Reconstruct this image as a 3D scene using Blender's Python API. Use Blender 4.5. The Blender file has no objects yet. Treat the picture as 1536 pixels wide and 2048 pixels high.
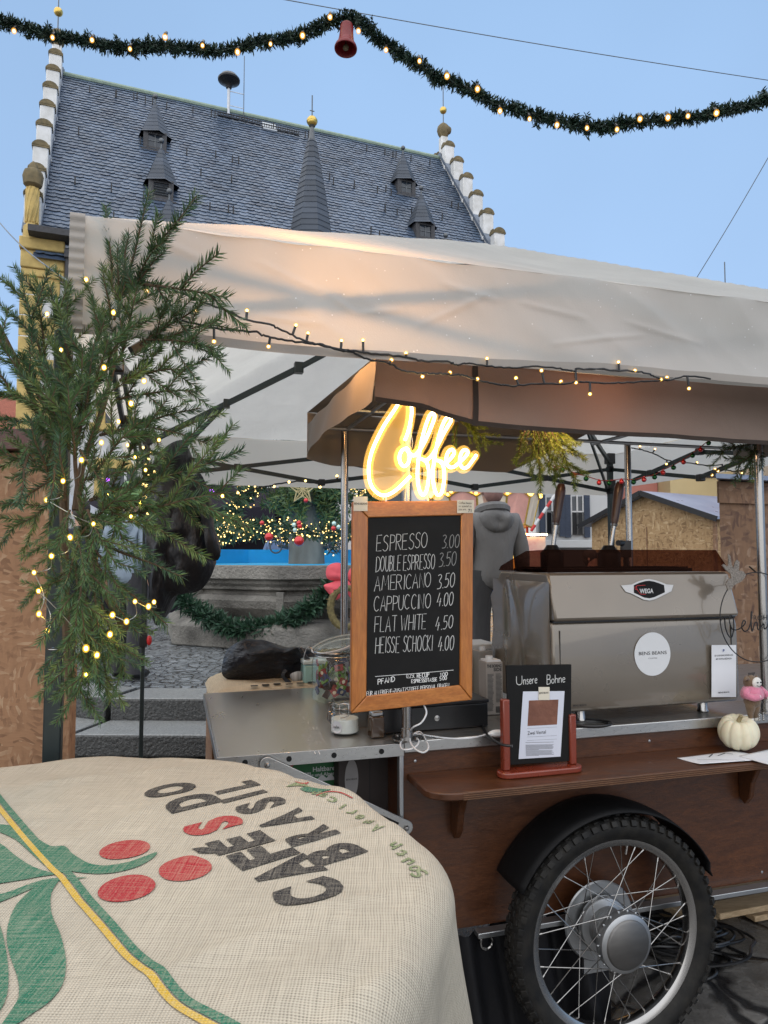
import bpy, bmesh, math, random
from mathutils import Vector as V3, Matrix, noise
C = bpy.context.scene.collection
SC = bpy.context.scene
rad = math.radians
PI = math.pi
# ------------------------------------------------------------------ camera
FPX, HEYE, PITCH = 1420.0, 1.5, rad(3.5)
cam = bpy.data.cameras.new('camera'); co = bpy.data.objects.new('camera', cam); C.objects.link(co)
cam.sensor_fit = 'VERTICAL'; cam.sensor_height = 36; cam.lens = FPX / 2048 * 36
cam.clip_start = .05; cam.clip_end = 2000
co.location = (0, 0, HEYE); co.rotation_euler = (rad(90) + PITCH, 0, 0)
SC.camera = co
# ------------------------------------------------------------------ sky, sun, exposure
SUN_EL, SUN_AZ = rad(52), rad(205)
w = bpy.data.worlds.new('World'); SC.world = w; w.use_nodes = True
nt = w.node_tree; nt.nodes.clear()
sky = nt.nodes.new('ShaderNodeTexSky'); sky.sky_type = 'NISHITA'; sky.sun_disc = False
sky.sun_elevation = SUN_EL; sky.sun_rotation = SUN_AZ; sky.air_density = 1.4; sky.dust_density = 2.0; sky.ozone_density = 3
bg = nt.nodes.new('ShaderNodeBackground'); bg.inputs[1].default_value = .1
# an even blue-hour overcast: the physical sky pulled towards one pale blue, a little lighter low down
mx = nt.nodes.new('ShaderNodeMix'); mx.data_type = 'RGBA'; mx.inputs[0].default_value = .86
tcw = nt.nodes.new('ShaderNodeTexCoord'); sxy = nt.nodes.new('ShaderNodeSeparateXYZ')
nt.links.new(tcw.outputs['Generated'], sxy.inputs[0])
rpw = nt.nodes.new('ShaderNodeValToRGB')
rpw.color_ramp.elements[0].position = .0; rpw.color_ramp.elements[0].color = (3.2, 4.6, 6.9, 1)
rpw.color_ramp.elements[1].position = .75; rpw.color_ramp.elements[1].color = (2.55, 4.05, 6.3, 1)
nt.links.new(sxy.outputs['Z'], rpw.inputs[0])
# faint cloud texture
nzw = nt.nodes.new('ShaderNodeTexNoise'); nzw.inputs['Scale'].default_value = 1.5; nzw.inputs['Detail'].default_value = 3
nt.links.new(tcw.outputs['Generated'], nzw.inputs[0])
mrw = nt.nodes.new('ShaderNodeMapRange'); mrw.inputs[1].default_value = .3; mrw.inputs[2].default_value = .7; mrw.inputs[3].default_value = .91; mrw.inputs[4].default_value = 1.09
nt.links.new(nzw.outputs[0], mrw.inputs[0])
vmw = nt.nodes.new('ShaderNodeVectorMath'); vmw.operation = 'SCALE'
nt.links.new(rpw.outputs[0], vmw.inputs[0]); nt.links.new(mrw.outputs[0], vmw.inputs['Scale'])
nt.links.new(sky.outputs[0], mx.inputs[6]); nt.links.new(vmw.outputs[0], mx.inputs[7]); nt.links.new(mx.outputs[2], bg.inputs[0])
ow = nt.nodes.new('ShaderNodeOutputWorld'); nt.links.new(bg.outputs[0], ow.inputs[0])
sl = bpy.data.lights.new('sun', 'SUN'); sl.energy = 2.65; sl.angle = rad(150); sl.color = (1, .875, .69)
so = bpy.data.objects.new('sun', sl); C.objects.link(so)
sd = V3((math.sin(SUN_AZ) * math.cos(SUN_EL), math.cos(SUN_AZ) * math.cos(SUN_EL), math.sin(SUN_EL)))
so.rotation_euler = sd.to_track_quat('Z', 'Y').to_euler(); so.location = sd * 60
vs_ = SC.view_settings; vs_.view_transform = 'Standard'; vs_.look = 'None'; vs_.exposure = .5; vs_.gamma = 1
try:
    cy = SC.cycles; cy.max_bounces = 8; cy.diffuse_bounces = 3; cy.glossy_bounces = 4; cy.transmission_bounces = 6; cy.transparent_max_bounces = 24
    cy.caustics_reflective = False; cy.caustics_refractive = False; cy.sample_clamp_indirect = 4; cy.use_denoising = True
except Exception:
    pass
# ------------------------------------------------------------------ places: photo pixel -> point in the world on a stated plane
CP = V3((0, 0, HEYE))
def ray(x, y):
    a = (x - 768) / FPX; b = (1024 - y) / FPX
    return V3((a, math.cos(PITCH) - b * math.sin(PITCH), math.sin(PITCH) + b * math.cos(PITCH)))
def onz(x, y, z): r = ray(x, y); return CP + r * ((z - HEYE) / r.z)
def atY(x, y, Y): r = ray(x, y); return CP + r * (Y / r.y)
TH = rad(16.4)
CU = V3((math.cos(TH), math.sin(TH), 0)); CV = V3((-math.sin(TH), math.cos(TH), 0)); CO = V3((.697, 2.23, 0))
CART = Matrix(((CU.x, CV.x, 0, CO.x), (CU.y, CV.y, 0, CO.y), (0, 0, 1, 0), (0, 0, 0, 1)))   # cart frame: u along the cart, v away from the camera side
CINV = CART.inverted()
def cw(u, v, z): return CART @ V3((u, v, z))
def onv(x, y, v): r = ray(x, y); t = ((CO - CP).dot(CV) + v) / r.dot(CV); return CP + r * t
def cl(p): return CINV @ V3(p)                      # world -> cart frame
def uv_(x, y, v): return cl(onv(x, y, v))
# ------------------------------------------------------------------ mesh builder
def catmull(pts, n=6, closed=False):
    pts = [V3(p) for p in pts]; out = []; N = len(pts)
    rng = range(N if closed else N - 1)
    for i in rng:
        if closed: a, b, c, d = pts[(i - 1) % N], pts[i], pts[(i + 1) % N], pts[(i + 2) % N]
        else: a, b, c, d = pts[max(i - 1, 0)], pts[i], pts[i + 1], pts[min(i + 2, N - 1)]
        for k in range(n):
            t = k / n
            out.append(.5 * ((2 * b) + (c - a) * t + (2 * a - 5 * b + 4 * c - d) * t * t + (3 * b - a - 3 * c + d) * t ** 3))
    if not closed: out.append(pts[-1])
    return out
def frames(path, closed=False):
    N = len(path); T = []
    for i in range(N):
        a = path[(i - 1) % N] if (closed or i > 0) else path[i]
        b = path[(i + 1) % N] if (closed or i < N - 1) else path[i]
        t = (b - a); T.append(t.normalized() if t.length > 1e-9 else V3((0, 0, 1)))
    n = T[0].orthogonal().normalized(); out = []
    for t in T:
        n = (n - t * n.dot(t)); n = n.normalized() if n.length > 1e-6 else t.orthogonal().normalized()
        out.append((t, n, t.cross(n)))
    return out
class MB:
    def __init__(s, M=None): s.v = []; s.f = []; s.mi = []; s.M = M; s.uv = {}
    def add(s, vs, fs, m=0):
        b = len(s.v)
        if s.M: s.v += [s.M @ V3(p) for p in vs]
        else: s.v += [V3(p) for p in vs]
        for f in fs: s.f.append([b + i for i in f]); s.mi.append(m)
        return b
    def box(s, a, b, m=0):
        x0, y0, z0 = a; x1, y1, z1 = b
        s.add([(x0, y0, z0), (x1, y0, z0), (x1, y1, z0), (x0, y1, z0), (x0, y0, z1), (x1, y0, z1), (x1, y1, z1), (x0, y1, z1)],
              [(0, 3, 2, 1), (4, 5, 6, 7), (0, 1, 5, 4), (1, 2, 6, 5), (2, 3, 7, 6), (3, 0, 4, 7)], m)
    def obox(s, c, X, Y, Z, m=0):
        c, X, Y, Z = V3(c), V3(X), V3(Y), V3(Z)
        p = [c + X * i + Y * j + Z * k for k in (-1, 1) for i, j in ((-1, -1), (1, -1), (1, 1), (-1, 1))]
        s.add(p, [(0, 3, 2, 1), (4, 5, 6, 7), (0, 1, 5, 4), (1, 2, 6, 5), (2, 3, 7, 6), (3, 0, 4, 7)], m)
    def bar(s, p, q, w, t=None, m=0, up=(0, 0, 1)):
        p, q = V3(p), V3(q); t = t or w; d = (q - p); L = d.length; d.normalize()
        a = d.cross(V3(up)); a = a.normalized() if a.length > 1e-5 else d.orthogonal().normalized(); b = a.cross(d)
        s.obox((p + q) / 2, d * (L / 2), a * (t / 2), b * (w / 2), m)
    def tube(s, path, r, n=8, m=0, closed=False, caps=True):
        path = [V3(p) for p in path]; N = len(path); fr = frames(path, closed); vs = []
        for i, p in enumerate(path):
            ri = r[i] if isinstance(r, (list, tuple)) else r
            t, a, b = fr[i]
            for k in range(n):
                an = 2 * PI * k / n; vs.append(p + a * (ri * math.cos(an)) + b * (ri * math.sin(an)))
        fs = []
        for i in range(N if closed else N - 1):
            j = (i + 1) % N
            for k in range(n): fs.append((i * n + k, i * n + (k + 1) % n, j * n + (k + 1) % n, j * n + k))
        if caps and not closed: fs += [tuple(range(n - 1, -1, -1)), tuple((N - 1) * n + k for k in range(n))]
        s.add(vs, fs, m)
    def lathe(s, prof, c=(0, 0, 0), n=24, m=0, ax=(0, 0, 1), a0=0.0, caps=True, sx=1, arc=None):
        c = V3(c); az = V3(ax).normalized()
        if abs(az.z) > .999: axx = V3((1, 0, 0)); ay = az.cross(axx)
        else: axx = V3((0, 0, 1)).cross(az).normalized(); ay = az.cross(axx)
        vs = []; full = arc is None; cols = n if full else n + 1
        for r, z in prof:
            for k in range(cols):
                an = a0 + (2 * PI if full else arc) * k / n
                vs.append(c + az * z + axx * (r * math.cos(an) * sx) + ay * (r * math.sin(an)))
        fs = []; N = len(prof)
        for i in range(N - 1):
            for k in range(n):
                k2 = (k + 1) % cols
                fs.append((i * cols + k, i * cols + k2, (i + 1) * cols + k2, (i + 1) * cols + k))
        if caps and full:
            if prof[0][0] > 1e-6: fs.append(tuple(range(cols - 1, -1, -1)))
            if prof[-1][0] > 1e-6: fs.append(tuple((N - 1) * cols + k for k in range(cols)))
        s.add(vs, fs, m)
    def sphere(s, c, r, nu=12, nv=8, m=0, sc=(1, 1, 1)):
        c = V3(c); vs = [c + V3((0, 0, -r * sc[2]))]
        for j in range(1, nv):
            ph = -PI / 2 + PI * j / nv
            for i in range(nu):
                a = 2 * PI * i / nu
                vs.append(c + V3((r * sc[0] * math.cos(ph) * math.cos(a), r * sc[1] * math.cos(ph) * math.sin(a), r * sc[2] * math.sin(ph))))
        vs.append(c + V3((0, 0, r * sc[2]))); fs = []
        for i in range(nu): fs.append((0, 1 + (i + 1) % nu, 1 + i))
        for j in range(nv - 2):
            for i in range(nu): fs.append((1 + j * nu + i, 1 + j * nu + (i + 1) % nu, 1 + (j + 1) * nu + (i + 1) % nu, 1 + (j + 1) * nu + i))
        L = len(vs) - 1; b = 1 + (nv - 2) * nu
        for i in range(nu): fs.append((b + i, b + (i + 1) % nu, L))
        s.add(vs, fs, m)
    def grid(s, fn, nu, nv, m=0, uv=None, keep=None):
        vs = [fn(i / nu, j / nv) for j in range(nv + 1) for i in range(nu + 1)]
        fs = []
        for j in range(nv):
            for i in range(nu):
                if keep and not keep((i + .5) / nu, (j + .5) / nv): continue
                a = j * (nu + 1) + i; fs.append((a, a + 1, a + nu + 2, a + nu + 1))
        b = s.add(vs, fs, m)
        if uv:
            k = b
            for j in range(nv + 1):
                for i in range(nu + 1): s.uv[k] = uv(i / nu, j / nv); k += 1
    def poly(s, pts, m=0): s.add(pts, [tuple(range(len(pts)))], m)
    def prism(s, pts, d, m=0):                       # closed outline pts (3D, planar) pushed along vector d
        pts = [V3(p) for p in pts]; d = V3(d); n = len(pts)
        s.add(pts + [p + d for p in pts], [tuple(range(n - 1, -1, -1)), tuple(range(n, 2 * n))] + [(i, (i + 1) % n, n + (i + 1) % n, n + i) for i in range(n)], m)
    def pillow(s, outline, nrm, depth, nr=5, m=0, n=None, lump=0.0, seed=0, pw=.55):   # puffed solid from a closed outline
        pts = catmull(outline, n or 3, True); c = sum(pts, V3()) / len(pts); N = len(pts); nrm = V3(nrm).normalized()
        vs = []
        for sg in (1, -1):
            for j in range(nr + 1):
                t = j / nr
                for p in pts:
                    q = c + (p - c) * t; h = depth * max(0, 1 - t * t) ** pw
                    if lump: h *= 1 + lump * noise.noise(q * 14 + V3((seed, 0, sg * 3)))
                    vs.append(q + nrm * (h * sg))
        fs = []; off = (nr + 1) * N
        for sgi, o in ((0, 0), (1, off)):
            for j in range(nr):
                for i in range(N):
                    q = (o + j * N + i, o + j * N + (i + 1) % N, o + (j + 1) * N + (i + 1) % N, o + (j + 1) * N + i)
                    fs.append(q if sgi else q[::-1])
        s.add(vs, fs, m)
    def build(s, name, mats, parent=None, smooth=True, ang=40, bev=0, solid=0, sub=0, weld=False):
        me = bpy.data.meshes.new(name); me.from_pydata([tuple(p) for p in s.v], [], s.f)
        mats = mats if isinstance(mats, (list, tuple)) else [mats]
        for mm in mats: me.materials.append(mm)
        if len(mats) > 1: me.polygons.foreach_set('material_index', s.mi)
        if s.uv:
            ul = me.uv_layers.new(name='UVMap')
            for lp in me.loops: ul.data[lp.index].uv = s.uv.get(lp.vertex_index, (0, 0))
        if weld:
            bm = bmesh.new(); bm.from_mesh(me); bmesh.ops.remove_doubles(bm, verts=bm.verts, dist=1e-5); bm.to_mesh(me); bm.free()
        if smooth:
            me.polygons.foreach_set('use_smooth', [True] * len(me.polygons))
            try: me.set_sharp_from_angle(angle=rad(ang))
            except Exception: pass
        me.update()
        return link(name, me, parent, bev, solid, sub)
def link(name, me, parent=None, bev=0, solid=0, sub=0):
    o = bpy.data.objects.new(name, me); C.objects.link(o)
    if parent is not None: setp(o, parent)
    if solid:
        md = o.modifiers.new('solid', 'SOLIDIFY'); md.thickness = solid; md.offset = 0
    if bev:
        md = o.modifiers.new('bevel', 'BEVEL'); md.width = bev; md.segments = 2; md.limit_method = 'ANGLE'; md.angle_limit = rad(50); md.use_clamp_overlap = True
    if sub:
        md = o.modifiers.new('sub', 'SUBSURF'); md.levels = sub; md.render_levels = sub
    return o
LOC = {}
def wm(o):
    M = Matrix.LocRotScale(o.location, o.rotation_euler, o.scale)
    return (wm(o.parent) @ o.matrix_parent_inverse @ M) if o.parent else M
def setp(o, parent): o.parent = parent; o.matrix_parent_inverse = wm(parent).inverted()
def thing(name, label, cat, loc=(0, 0, 0), group=None, kind=None):
    o = bpy.data.objects.new(name, None); C.objects.link(o); o.location = loc; o.empty_display_size = .1
    return tag(o, label, cat, group, kind)
def tag(o, label, cat, group=None, kind=None):
    o['label'] = label; o['category'] = cat
    if group: o['group'] = group
    if kind: o['kind'] = kind
    return o
def struct(o): o['kind'] = 'structure'; return o
def copy_tree(o, parent=None):
    c = o.copy(); C.objects.link(c)
    if parent is not None: c.parent = parent
    for ch in list(o.children): copy_tree(ch, c)
    return c
# ------------------------------------------------------------------ text
_tx = {}
def text_geo(t, size=1.0, align='LEFT', bold=0.0):
    k = (t, align, bold)
    if k not in _tx:
        cu = bpy.data.curves.new('t', 'FONT'); cu.body = t; cu.size = 1; cu.align_x = align; cu.offset = bold; cu.resolution_u = 4
        o = bpy.data.objects.new('t', cu); C.objects.link(o)
        dg = bpy.context.evaluated_depsgraph_get(); me = bpy.data.meshes.new_from_object(o.evaluated_get(dg))
        _tx[k] = ([tuple(v.co) for v in me.vertices], [tuple(p.vertices) for p in me.polygons])
        bpy.data.objects.remove(o); bpy.data.curves.remove(cu); bpy.data.meshes.remove(me)
    vs, fs = _tx[k]
    return [(x * size, y * size) for x, y, z in vs], fs
def put_text(mb, t, O, X, Y, size, m=0, align='LEFT', fit=None, bold=0.0, lift=0.0008):
    O, X, Y = V3(O), V3(X).normalized(), V3(Y).normalized(); N = X.cross(Y).normalized()
    vs, fs = text_geo(t, size, align, bold); sx = 1
    if fit and vs:
        xs = [p[0] for p in vs]; sx = fit / max(1e-6, max(xs) - min(xs))
    mb.add([O + X * (x * sx) + Y * y + N * lift for x, y in vs], fs, m)
# single-stroke hand lettering: '~' strokes are rounded
GL = {'A': '0,0 3,10 6,0|1,3.5 5,3.5', 'B': '0,0 0,10|~0,10 4,9.4 4.6,7.6 3.6,5.6 0,5.2|~0,5.2 4,4.8 5.2,2.8 4,.6 0,0', 'C': '~5.4,8.6 3.6,10 1.4,8.8 .2,5 1.2,1.4 3.4,0 5.6,1.2',
      'D': '0,0 0,10|~0,10 3.6,9 5.6,5.4 4.2,1.4 0,0', 'E': '5,10 0,10 0,0 5,0|0,5.2 4,5.2', 'F': '5,10 0,10 0,0|0,5.4 4,5.4', 'G': '~5.4,8.6 3.6,10 1.4,8.8 .2,5 1.2,1.2 3.4,0 5.4,1.4 5.4,4.4|5.4,4.4 3.2,4.4',
      'H': '0,0 0,10|5.4,0 5.4,10|0,5 5.4,5', 'I': '1,0 1,10', 'J': '~4,10 4,2.5 2.6,0 .4,1.4', 'K': '0,0 0,10|5,10 0,4.6 5.2,0', 'L': '0,10 0,0 4.6,0', 'M': '0,0 1,10 3.6,3 6.2,10 7.2,0', 'N': '0,0 0,10 5,0 5,10',
      'O': '~3,10 .8,8.4 0,5 .8,1.6 3,0 5.2,1.6 6,5 5.2,8.4 3,10', 'P': '0,0 0,10|~0,10 4,9.4 5,7.4 4,5.2 0,4.8', 'R': '0,0 0,10|~0,10 4,9.4 4.8,7.5 3.8,5.4 0,5|1.6,5 5.2,0', 'S': '~5,8.8 3.2,10 .9,8.8 1,6.4 3.4,5 5,3.2 4.2,.8 2,0 0,1.2',
      'T': '0,10 6,10|3,10 3,0', 'U': '~0,10 0,3.2 1.2,.6 3,0 4.6,1 5.2,3.2 5.2,10', 'V': '0,10 2.8,0 5.6,10', 'W': '0,10 1.8,0 3.8,8 5.6,0 7.6,10', 'X': '0,0 5,10|0,10 5,0', 'Z': '0,10 5,10 0,0 5.2,0',
      '0': '~2.6,10 .6,8.4 0,5 .6,1.6 2.4,0 4.4,1.6 5,5 4.4,8.4 2.6,10', '1': '.4,7.6 2,10 2,0', '2': '~0,8 2,10 4.2,8.6 3.6,5.4 0,0|0,0 4.8,0', '3': '~.2,9.2 2.4,10 4.2,8.4 2,5.4 4.6,3.4 3.6,.6 0,.2', '4': '2.6,10 0,3 5,3.6|3.6,6 2.8,0', '5': '4.8,10 1,10 .6,5.6|~.6,5.6 3.4,6 4.8,3.4 3,.4 0,.6',
      '.': '.2,0 .8,.5', ',': '.8,1 .2,-1', '+': '0,4 4,4|2,2 2,6', '*': '0,7 2,9|2,7 0,9', ' ': '', 'n': '0,5.6 0,0|~0,3.6 1.4,5.4 3,5 3.4,3 3.4,0', 's': '~3,5 1.4,5.6 .4,4.4 2.8,2.2 2,0 0,.6', 'e': '~0,2.8 3.2,3.4 2.4,5.4 .6,4.8 0,2.4 1.2,0 3.4,.8', 'r': '0,5.4 0,0|~0,3.4 1.2,5.2 2.6,5.2',
      'o': '~1.8,5.4 .2,4 0,2 1.6,0 3.4,1.6 3.4,4 1.8,5.4', 'h': '0,10 0,0|~0,3.4 1.6,5.4 3.2,4.6 3.4,2.6 3.4,0', 'u': '~0,5.4 0,1.6 1.4,0 3,1 3.4,5.4|3.4,5.4 3.6,0', 'c': '~3,5 1.4,5.4 .2,3.4 .6,.8 2,0 3.2,.6', 'k': '0,10 0,0|3,5.4 0,2.6 3.2,0', 'z': '0,5.4 3.2,5.4 0,0 3.4,0'}
GL['Ü'] = GL['U'] + '|1.2,12 1.4,12.6|3.8,12 4,12.6'
def strokes(t, gap=1.6):
    out = []; x = 0
    for ch in t:
        g = GL.get(ch, ''); wd = 2.2
        if g:
            wd = 0
            for st in g.split('|'):
                sm = st[0] == '~'; st = st[1:] if sm else st
                pts = [tuple(float(a) for a in q.split(',')) for q in st.split()]
                wd = max(wd, max(p[0] for p in pts))
                pts = [V3((x + p[0], p[1], 0)) for p in pts]
                if sm: pts = catmull(pts, 4)
                out.append(pts)
        x += wd + gap
    return out, max(x - gap, .1)
def ribbon(mb, pts, wd, N, m=0):
    N = V3(N).normalized(); n = len(pts); vs = []
    for i, p in enumerate(pts):
        t = (pts[min(i + 1, n - 1)] - pts[max(i - 1, 0)])
        if t.length < 1e-9: t = V3((1, 0, 0))
        sdd = N.cross(t.normalized()) * (wd / 2); vs += [p - sdd, p + sdd]
    mb.add(vs, [(2 * i, 2 * i + 1, 2 * i + 3, 2 * i + 2) for i in range(n - 1)], m)
def hand_text(mb, t, S, E, h, N, wd, m=0, slant=0.0, jit=0.0, rng=None, up=None):   # from point S to point E, cap height h
    S, E = V3(S), V3(E); X = (E - S); L = X.length; X.normalize(); N = V3(N).normalized(); Y = V3(up).normalized() if up else N.cross(X).normalized()
    st, W = strokes(t); k = L / W
    for i, pts in enumerate(st):
        jx = rng.uniform(-jit, jit) if rng else 0; jy = rng.uniform(-jit, jit) if rng else 0
        ribbon(mb, [S + X * (p.x * k + slant * p.y * h / 10 + jx) + Y * (p.y * h / 10 + jy) + N * (.0004 + .00002 * (i % 7)) for p in pts], wd, N, m)
# ------------------------------------------------------------------ materials
def nodes(name):
    m = bpy.data.materials.new(name); m.use_nodes = True; t = m.node_tree; t.nodes.clear()
    o = t.nodes.new('ShaderNodeOutputMaterial'); return m, t, o
def N_(t, k, **kw):
    n = t.nodes.new(k)
    for a, b in kw.items():
        if a[0] == 'i' and a[1:].isdigit(): n.inputs[int(a[1:])].default_value = b
        else: setattr(n, a, b)
    return n
def coords(t, st=(1, 1, 1), rot=(0, 0, 0), src='Object'):
    tc = N_(t, 'ShaderNodeTexCoord'); mp = N_(t, 'ShaderNodeMapping'); mp.inputs['Scale'].default_value = st; mp.inputs['Rotation'].default_value = rot
    t.links.new(tc.outputs[src], mp.inputs[0]); return mp.outputs[0]
def tex(t, vec, sc, det=4, rough=.55, dist=0):
    n = N_(t, 'ShaderNodeTexNoise'); n.inputs['Scale'].default_value = sc; n.inputs['Detail'].default_value = det; n.inputs['Roughness'].default_value = rough; n.inputs['Distortion'].default_value = dist
    t.links.new(vec, n.inputs[0]); return n.outputs[0]
def ramp(t, fac, stops):
    r = N_(t, 'ShaderNodeValToRGB'); e = r.color_ramp.elements
    while len(e) < len(stops): e.new(.5)
    for k, (p, c) in enumerate(stops): e[k].position = p; e[k].color = (*c, 1) if len(c) == 3 else c
    t.links.new(fac, r.inputs[0]); return r.outputs[0]
def mixc(t, f, a, b, blend='MIX'):
    n = N_(t, 'ShaderNodeMix', data_type='RGBA', blend_type=blend)
    for s_, k in ((f, 0), (a, 6), (b, 7)):
        if hasattr(s_, 'is_linked'): t.links.new(s_, n.inputs[k])
        elif k == 0: n.inputs[0].default_value = s_
        else: n.inputs[k].default_value = (*s_, 1)
    return n.outputs[2]
def maprange(t, v, a, b, c, d):
    n = N_(t, 'ShaderNodeMapRange'); n.inputs[1].default_value = a; n.inputs[2].default_value = b; n.inputs[3].default_value = c; n.inputs[4].default_value = d
    t.links.new(v, n.inputs[0]); return n.outputs[0]
def bumpn(t, h, strength, dist=.01):
    b = N_(t, 'ShaderNodeBump'); b.inputs['Strength'].default_value = strength; b.inputs['Distance'].default_value = dist; t.links.new(h, b.inputs['Height']); return b.outputs[0]
def pbsdf(t, o, col, rough, metal=0, nrm=None, **kw):
    b = N_(t, 'ShaderNodeBsdfPrincipled')
    for v_, k in ((col, 'Base Color'), (rough, 'Roughness'), (metal, 'Metallic')):
        if hasattr(v_, 'is_linked'): t.links.new(v_, b.inputs[k])
        else: b.inputs[k].default_value = (*v_, 1) if k == 'Base Color' else v_
    if nrm: t.links.new(nrm, b.inputs['Normal'])
    for k, v_ in kw.items(): b.inputs[k.replace('_', ' ')].default_value = v_
    if o is not None: t.links.new(b.outputs[0], o.inputs[0])
    return b.outputs[0]
def mat(name, c, r=.6, m=0, var=.14, vs=9, bump=0, bs=60, c2=None, st=(1, 1, 1), rv=.1, bd=.004, det=5, **kw):
    M, t, o = nodes(name); v = coords(t, st); f = tex(t, v, vs, det)
    hi = c2 or tuple(min(1, x * (1 + var)) for x in c); lo = c if c2 else tuple(x * (1 - var) for x in c)
    col = ramp(t, f, [(.3, lo), (.7, hi)]); ro = maprange(t, tex(t, v, vs * 2.3, 3), .3, .7, max(.02, r - rv * r), min(1, r + rv * r))
    nm = bumpn(t, tex(t, v, bs, 4), bump, bd) if bump else None
    pbsdf(t, o, col, ro, m, nm, **kw); return M
def emis(name, c, s):
    M, t, o = nodes(name); e = N_(t, 'ShaderNodeEmission'); e.inputs[0].default_value = (*c, 1); e.inputs[1].default_value = s; t.links.new(e.outputs[0], o.inputs[0]); return M
def fabric(name, c, trans=.4, var=.06, bump=.15, bs=300, spec=.2, specks=0, tc=None, st=(1, 1, 1), wr=9, wb=.35):
    M, t, o = nodes(name); v = coords(t, st)
    col = ramp(t, tex(t, v, 3, 5), [(.3, tuple(x * (1 - var) for x in c)), (.7, tuple(min(1, x * (1 + var)) for x in c))])
    h = N_(t, 'ShaderNodeMath', operation='ADD'); t.links.new(maprange(t, tex(t, v, bs, 2), 0, 1, 0, .06), h.inputs[0]); t.links.new(maprange(t, tex(t, v, wr, 3, .5, .6), 0, 1, 0, wb), h.inputs[1])
    nm = bumpn(t, h.outputs[0], bump, .02); ro = .62
    if specks:
        vo = N_(t, 'ShaderNodeTexVoronoi'); vo.inputs['Scale'].default_value = specks; t.links.new(v, vo.inputs['Vector'])
        s1 = maprange(t, vo.outputs['Distance'], .07, .12, 1, 0); s2 = maprange(t, tex(t, v, 17, 2), .50, .60, 0, 1)
        mm = N_(t, 'ShaderNodeMath', operation='MULTIPLY'); t.links.new(s1, mm.inputs[0]); t.links.new(s2, mm.inputs[1])
        col = mixc(t, mm.outputs[0], col, (.93, .94, .96)); ro = maprange(t, mm.outputs[0], 0, 1, .6, .12)
    p = pbsdf(t, None, col, ro, 0, nm, Specular_IOR_Level=spec)
    tl = N_(t, 'ShaderNodeBsdfTranslucent'); t.links.new(nm, tl.inputs['Normal'])
    if tc: tl.inputs[0].default_value = (*tc, 1)
    else: t.links.new(col, tl.inputs[0])
    mx_ = N_(t, 'ShaderNodeMixShader'); mx_.inputs[0].default_value = trans; t.links.new(p, mx_.inputs[1]); t.links.new(tl.outputs[0], mx_.inputs[2]); t.links.new(mx_.outputs[0], o.inputs[0]); return M
def fres(t, ior=1.45):
    f = N_(t, 'ShaderNodeFresnel'); f.inputs[0].default_value = ior; ge = N_(t, 'ShaderNodeNewGeometry'); iv = N_(t, 'ShaderNodeMath', operation='SUBTRACT'); iv.inputs[0].default_value = 1; t.links.new(ge.outputs['Backfacing'], iv.inputs[1]); mu = N_(t, 'ShaderNodeMath', operation='MULTIPLY'); t.links.new(f.outputs[0], mu.inputs[0]); t.links.new(iv.outputs[0], mu.inputs[1]); return mu.outputs[0]
def glass(name, tint=(.95, .97, .96), rough=.03, dens=.06, body=(.6, .65, .65)):
    M, t, o = nodes(name)
    tr = N_(t, 'ShaderNodeBsdfTransparent'); tr.inputs[0].default_value = (*tint, 1); g = N_(t, 'ShaderNodeBsdfGlossy'); g.inputs['Roughness'].default_value = rough; g.inputs[0].default_value = (1, 1, 1, 1)
    d = N_(t, 'ShaderNodeBsdfDiffuse'); d.inputs[0].default_value = (*body, 1)
    lw = fres(t)
    a = N_(t, 'ShaderNodeMixShader'); a.inputs[0].default_value = dens; t.links.new(tr.outputs[0], a.inputs[1]); t.links.new(d.outputs[0], a.inputs[2])
    b = N_(t, 'ShaderNodeMixShader'); t.links.new(lw, b.inputs[0]); t.links.new(a.outputs[0], b.inputs[1]); t.links.new(g.outputs[0], b.inputs[2]); t.links.new(b.outputs[0], o.inputs[0]); return M
def wood(name, c1, c2, st=(1, 14, 14), sc=5, r=.45, bump=.15, rot=(0, 0, 0), **kw):
    M, t, o = nodes(name); v = coords(t, st, rot); f = tex(t, v, sc, 6, .6, 1.2); f2 = tex(t, coords(t, tuple(x * 6 for x in st), rot), sc, 3)
    col = mixc(t, maprange(t, f2, .35, .7, 0, .45), ramp(t, f, [(.32, c1), (.68, c2)]), tuple(x * .55 for x in c1))
    pbsdf(t, o, col, maprange(t, f, .3, .7, r * .85, r * 1.15), 0, bumpn(t, f2, bump, .003), **kw); return M
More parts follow.
